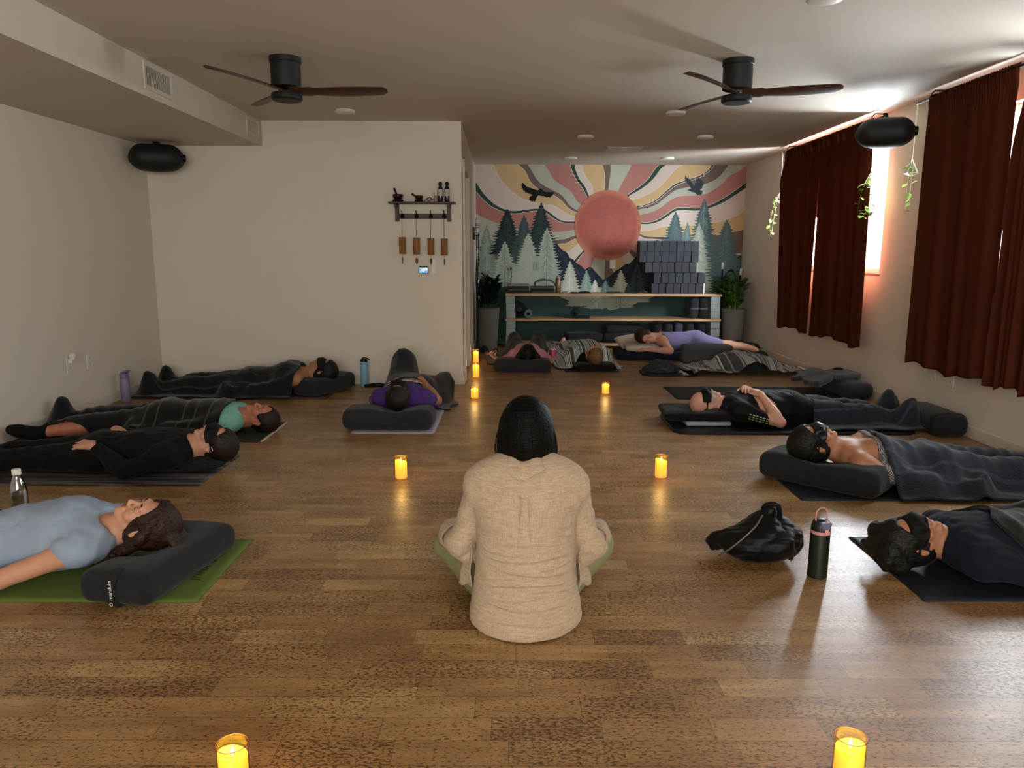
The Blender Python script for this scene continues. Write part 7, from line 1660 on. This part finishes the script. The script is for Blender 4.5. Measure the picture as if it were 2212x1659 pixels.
bm = bmesh.new(); lathe(bm, [(0, .009), (.036, .013), (.036, .128), (0, .128)], 32); bm_obj('water', bm, glass('water_inside', (.90, .93, .94, 1), .10), t, smooth=True, angle=40)
bm = bmesh.new(); lathe(bm, [(0, .222), (.0195, .222), (.0195, .246), (.017, .249), (0, .249)], 28); bm_obj('cap', bm, plain('bottle_cap_white', '#dedcd5', .45, bmp=0), t, smooth=True, angle=40)
t = bottle('dark green insulated bottle with pink handle loop beside the black backpack', (1.23, 2.785, .0005), [(0, 0), (.034, 0), (.0375, .004), (.0375, .178), (.0370, .182), (0, .182)], plain('deep_green_steel', '#0d1a12', .38, bmp=.05), rz=R(10))
bm = bmesh.new(); lathe(bm, [(.0362, .182), (.0380, .184), (.0380, .194), (.0362, .196)], 40); bm_obj('pink_ring', bm, plain('pink_plastic', '#c88a8c', .45, bmp=0), t, smooth=True, angle=40)
bm = bmesh.new(); lathe(bm, [(0, .195), (.0365, .196), (.0365, .214), (.031, .232), (.020, .240), (0, .241)], 40); bm_obj('lid', bm, plain('lid_green_black', '#0b1311', .4, bmp=0), t, smooth=True, angle=40)
bm = bmesh.new(); v = box(bm, -.022, .022, -.040, -.004, .222, .236); box(bm, -.016, .016, -.0405, -.030, .205, .225); bm_obj('lavender_cover', bm, plain('lavender_plastic', '#6f6784', .45, bmp=0), t, bevel=.004)
bm = bmesh.new(); box(bm, -.006, .010, -.0415, -.036, .196, .208); bm_obj('latch_button', bm, plain('peach_plastic', '#e0a38a', .45, bmp=0), t, bevel=.002)
bm = bmesh.new(); tube(bm, catmull([(-.024, -.004, .228), (-.026, -.002, .250), (-.020, 0, .275), (0, 0, .286), (.018, 0, .278), (.022, -.004, .255), (.020, -.010, .235)], 6), .0028, 8); bm_obj('handle_loop', bm, _mc['pink_plastic'], t, smooth=True)
t = bottle('bright pink tumbler with a straw between the two people before the shelf', (.495, 8.50, .0005), [(0, 0), (.027, 0), (.028, .06), (.036, .085), (.038, .165), (.036, .17), (0, .17)], plain('hot_pink', '#c4457c', .4, bmp=0), nm='tumbler')
bm = bmesh.new(); lathe(bm, [(0, .17), (.039, .171), (.039, .184), (.03, .19), (0, .19)], 30); bm_obj('lid', bm, plain('pale_pink_lid', '#dcb4bd', .4, bmp=0), t, smooth=True, angle=40)
bm = bmesh.new(); tube(bm, [(.01, 0, .18), (.02, 0, .25)], .0035, 8); bm_obj('straw', bm, M_wht, t, smooth=True)
bm = bmesh.new(); tube(bm, catmull([(-.036, 0, .15), (-.06, 0, .145), (-.062, 0, .10), (-.034, 0, .088)], 5), .006, 8); bm_obj('handle', bm, _mc['hot_pink'], t, smooth=True)
# things lying about
f = Field((-.19, -.07, -.01), (.19, .07, .05), .005); f.cone((-.10, -.02, .012), (-.02, .01, .016), .014, .016, 0); f.cone((-.02, .0, .016), (.12, .01, .014), .016, .012, .02); f.cone((.02, .02, .014), (.13, -.02, .010), .010, .008, .02); x, y, z = f.g((slice(None),)*3); f.F = (f.F + .004*nz((x, y, z), 50, 2)).astype(np.float32)
tag(sd_obj('folded_glasses_case', f, M_fuzz, None, (-1.29, 7.02, .0005)), 'small limp black strap pouch on the floor beside the pale blue bottle', 'pouch')
bpy.data.objects['folded_glasses_case'].name = 'strap_pouch'
t = thing('floor_vent', 'brown floor register at the foot of the white wall', 'floor vent', (-.70, 7.05, 0)); bm = bmesh.new(); box(bm, -.14, .14, -.055, .055, .0005, .005); bm_obj('plate', bm, plain('vent_brown', '#463626', .5, .3, bmp=0), t)
bm = bmesh.new(); [box(bm, -.12, .12, -.04 + .016*k, -.032 + .016*k, .005, .0065) for k in range(6)]; bm_obj('slats', bm, plain('vent_dark', '#2a2018', .5, bmp=0), t)
for k, (x, rz) in enumerate(((-.30, 8), (-.20, -14))):
    t = thing('sandal', 'pale pink sandal before the left cement pot, ' + ('left one' if not k else 'right one'), 'sandal', (x, 9.42 + .03*k, .0005), R(rz), 'pair of pink sandals'); bm = bmesh.new(); prism(bm, [(.032*math.sin(a)*(1 - .15*math.cos(a)), .11*math.cos(a)) for a in [2*PI*i/24 for i in range(24)]], 0, .018); bm_obj('sole', bm, plain('sandal_pink', '#c39a98', .6, bmp=0), t, bevel=.003)
    bm = bmesh.new(); P_ = catmull([(-.034, .02, .012), (-.022, .035, .045), (0, .04, .055), (.022, .035, .045), (.034, .02, .012)], 4); tube(bm, P_, .008, 6); bm_obj('strap', bm, plain('sandal_dark', '#2a2024', .6, bmp=0), t, smooth=True)
heap('bunched_scarf', 'small black bunched scarf beside the left cement pot', 'scarf', (-.335, 9.56, .001), (.06, .07, .09), M_fuzz, 3, .012, 30)
# black backpack slumped on the floor
f = Field((-.22, -.18, -.02), (.22, .18, .27), .0045); f.ell((.06, 0, .085), (.125, .125, .085), k=0); f.ell((-.03, 0, .07), (.13, .10, .065), None, .05); f.cone((.04, .02, .13), (.055, .02, .205), .050, .022, .05); f.ell((-.155, .02, .055), (.038, .030, .045), None, .02); f.cone((.10, .01, .12), (.15, .0, .10), .045, .04, .05)
x, y, z = f.g((slice(None),)*3); f.F = np.maximum(f.F + .009*(1 - 2*np.abs(nz((x, y, z*1.1), 17, 5))) + .004*nz((x, y, z), 48, 8) - .003, -(z - .001)).astype(np.float32)
t = thing('backpack', 'black backpack slumped on the floor beside the dark green bottle', 'backpack', (1.035, 2.97, 0), R(-8)); NY = fabric('nylon_black', '#08080a', 420, 8, .5, rough=.5); sd_obj('bag_body', f, NY, t)
bm = bmesh.new(); tube(bm, catmull([(.03, .02, .21), (.045, .01, .232), (.085, .0, .235), (.10, .01, .17), (.11, .02, .13)], 6), .011, 8); bm_obj('grab_handle', bm, NY, t, smooth=True)
bm = bmesh.new(); tube(bm, catmull([(-.15, -.05, .02), (-.10, -.09, .08), (-.02, -.08, .16), (.02, -.03, .20)], 8), .004, 6); bm_obj('zip_piping', bm, plain('piping_grey', '#5d5d5c', .4, bmp=0), t, smooth=True)
bm = bmesh.new(); P_ = np.zeros((14, 10, 3)); 
for i in range(14):
    for j in range(10): P_[i, j] = (.135 + .012*math.sin(j*1.1) + .03*i/13*(j/9), -.075 + .010*i, .02 + .085*j/9 + .006*math.sin(i*1.4 + j))
grid_mesh('mesh_pocket', P_, fabric('mesh_grey', '#55524c', 200, 30, .6, var=.7), t, thick=.002); bm.free()
# hanging glass planters with trailing pothos
def hanging(label, loc, top, kind, seed):
    t = thing('hanging_planter', label, 'hanging planter', loc, group='glass planters hanging by the curtains'); rr = random.Random(seed); bm = bmesh.new()
    tube(bm, catmull([(0, 0, .10), (.004, .004, (top - loc[2])*.5), (0, 0, top - loc[2])], 6), .0022, 6); tube(bm, [(0, 0, .10), (.0, .04, .02)], .0015, 5); tube(bm, [(0, 0, .10), (0, -.04, .02)], .0015, 5); bm_obj('cord', bm, plain('cotton_cord', '#cfc6b2', .8, bmp=0), t)
    vs = [(.0, 0, .10)] + [(.055*math.cos(a), .055*math.sin(a), -.01) for a in [2*PI*k/5 for k in range(5)]] + [(0, 0, -.035)]; bm = bmesh.new(); V = [bm.verts.new(v) for v in vs]
    for k in range(5): bm.faces.new((V[0], V[1+k], V[1+(k+1) % 5])) if k % 2 else None; bm.faces.new((V[6], V[1+(k+1) % 5], V[1+k]))
    bm_obj('glass_vessel', bm, glass('terrarium_glass', (.95, .97, .95, 1), .25), t); bm = bmesh.new()
    for k in range(5): tube(bm, [vs[0], vs[1+k]], .0016, 5); tube(bm, [vs[1+k], vs[1+(k+1) % 5]], .0016, 5); tube(bm, [vs[6], vs[1+k]], .0016, 5)
    bm_obj('metal_edges', bm, plain('edge_pale', '#b9b7ac', .3, .5, bmp=0), t); bs, bl = bmesh.new(), bmesh.new()
    for pts in kind:
        C = catmull(pts, 7); tube(bs, C, .0018, 5)
        for i in range(3, len(C), 3):
            a = rr.uniform(0, 6.28); leaf(bl, C[i], (math.cos(a)*.5, math.sin(a), rr.uniform(-.4, .5)), (0.3, 0, 1), rr.uniform(.045, .07), rr.uniform(.035, .048), .3)
    bm_obj('vines', bs, M_stem, t, smooth=True); bm_obj('leaves', bl, M_pothos, t, smooth=True)
hanging('hanging glass planter with long trailing vine left of the far curtain', (3.105, 8.78, 1.88), 2.405, [[(0, 0, .0), (-.02, .05, .03), (-.05, .09, -.12), (-.06, .12, -.28), (-.03, .13, -.42)], [(0, 0, 0), (-.03, .0, .02), (-.04, .03, -.15), (-.05, .06, -.36)]], 3)
hanging('hanging glass planter with curling vine before the bright window gap', (3.10, 6.57, 1.88), 2.405, [[(0, 0, 0), (-.02, -.06, .02), (-.04, -.10, -.10), (-.03, -.05, -.22), (-.02, -.12, -.26)], [(0, 0, 0), (-.03, .06, -.02), (-.04, .11, -.16), (-.03, .09, -.28), (-.02, .03, -.26), (-.01, -.06, -.20)]], 7)
hanging('hanging glass pyramid planter beside the near curtain', (3.105, 5.94, 1.90), 2.41, [[(0, 0, 0), (-.02, -.04, .04), (-.03, -.07, -.08), (-.03, -.06, -.24)], [(0, 0, 0), (-.02, -.02, .02), (-.04, -.03, -.14), (-.04, -.04, -.30)]], 11)
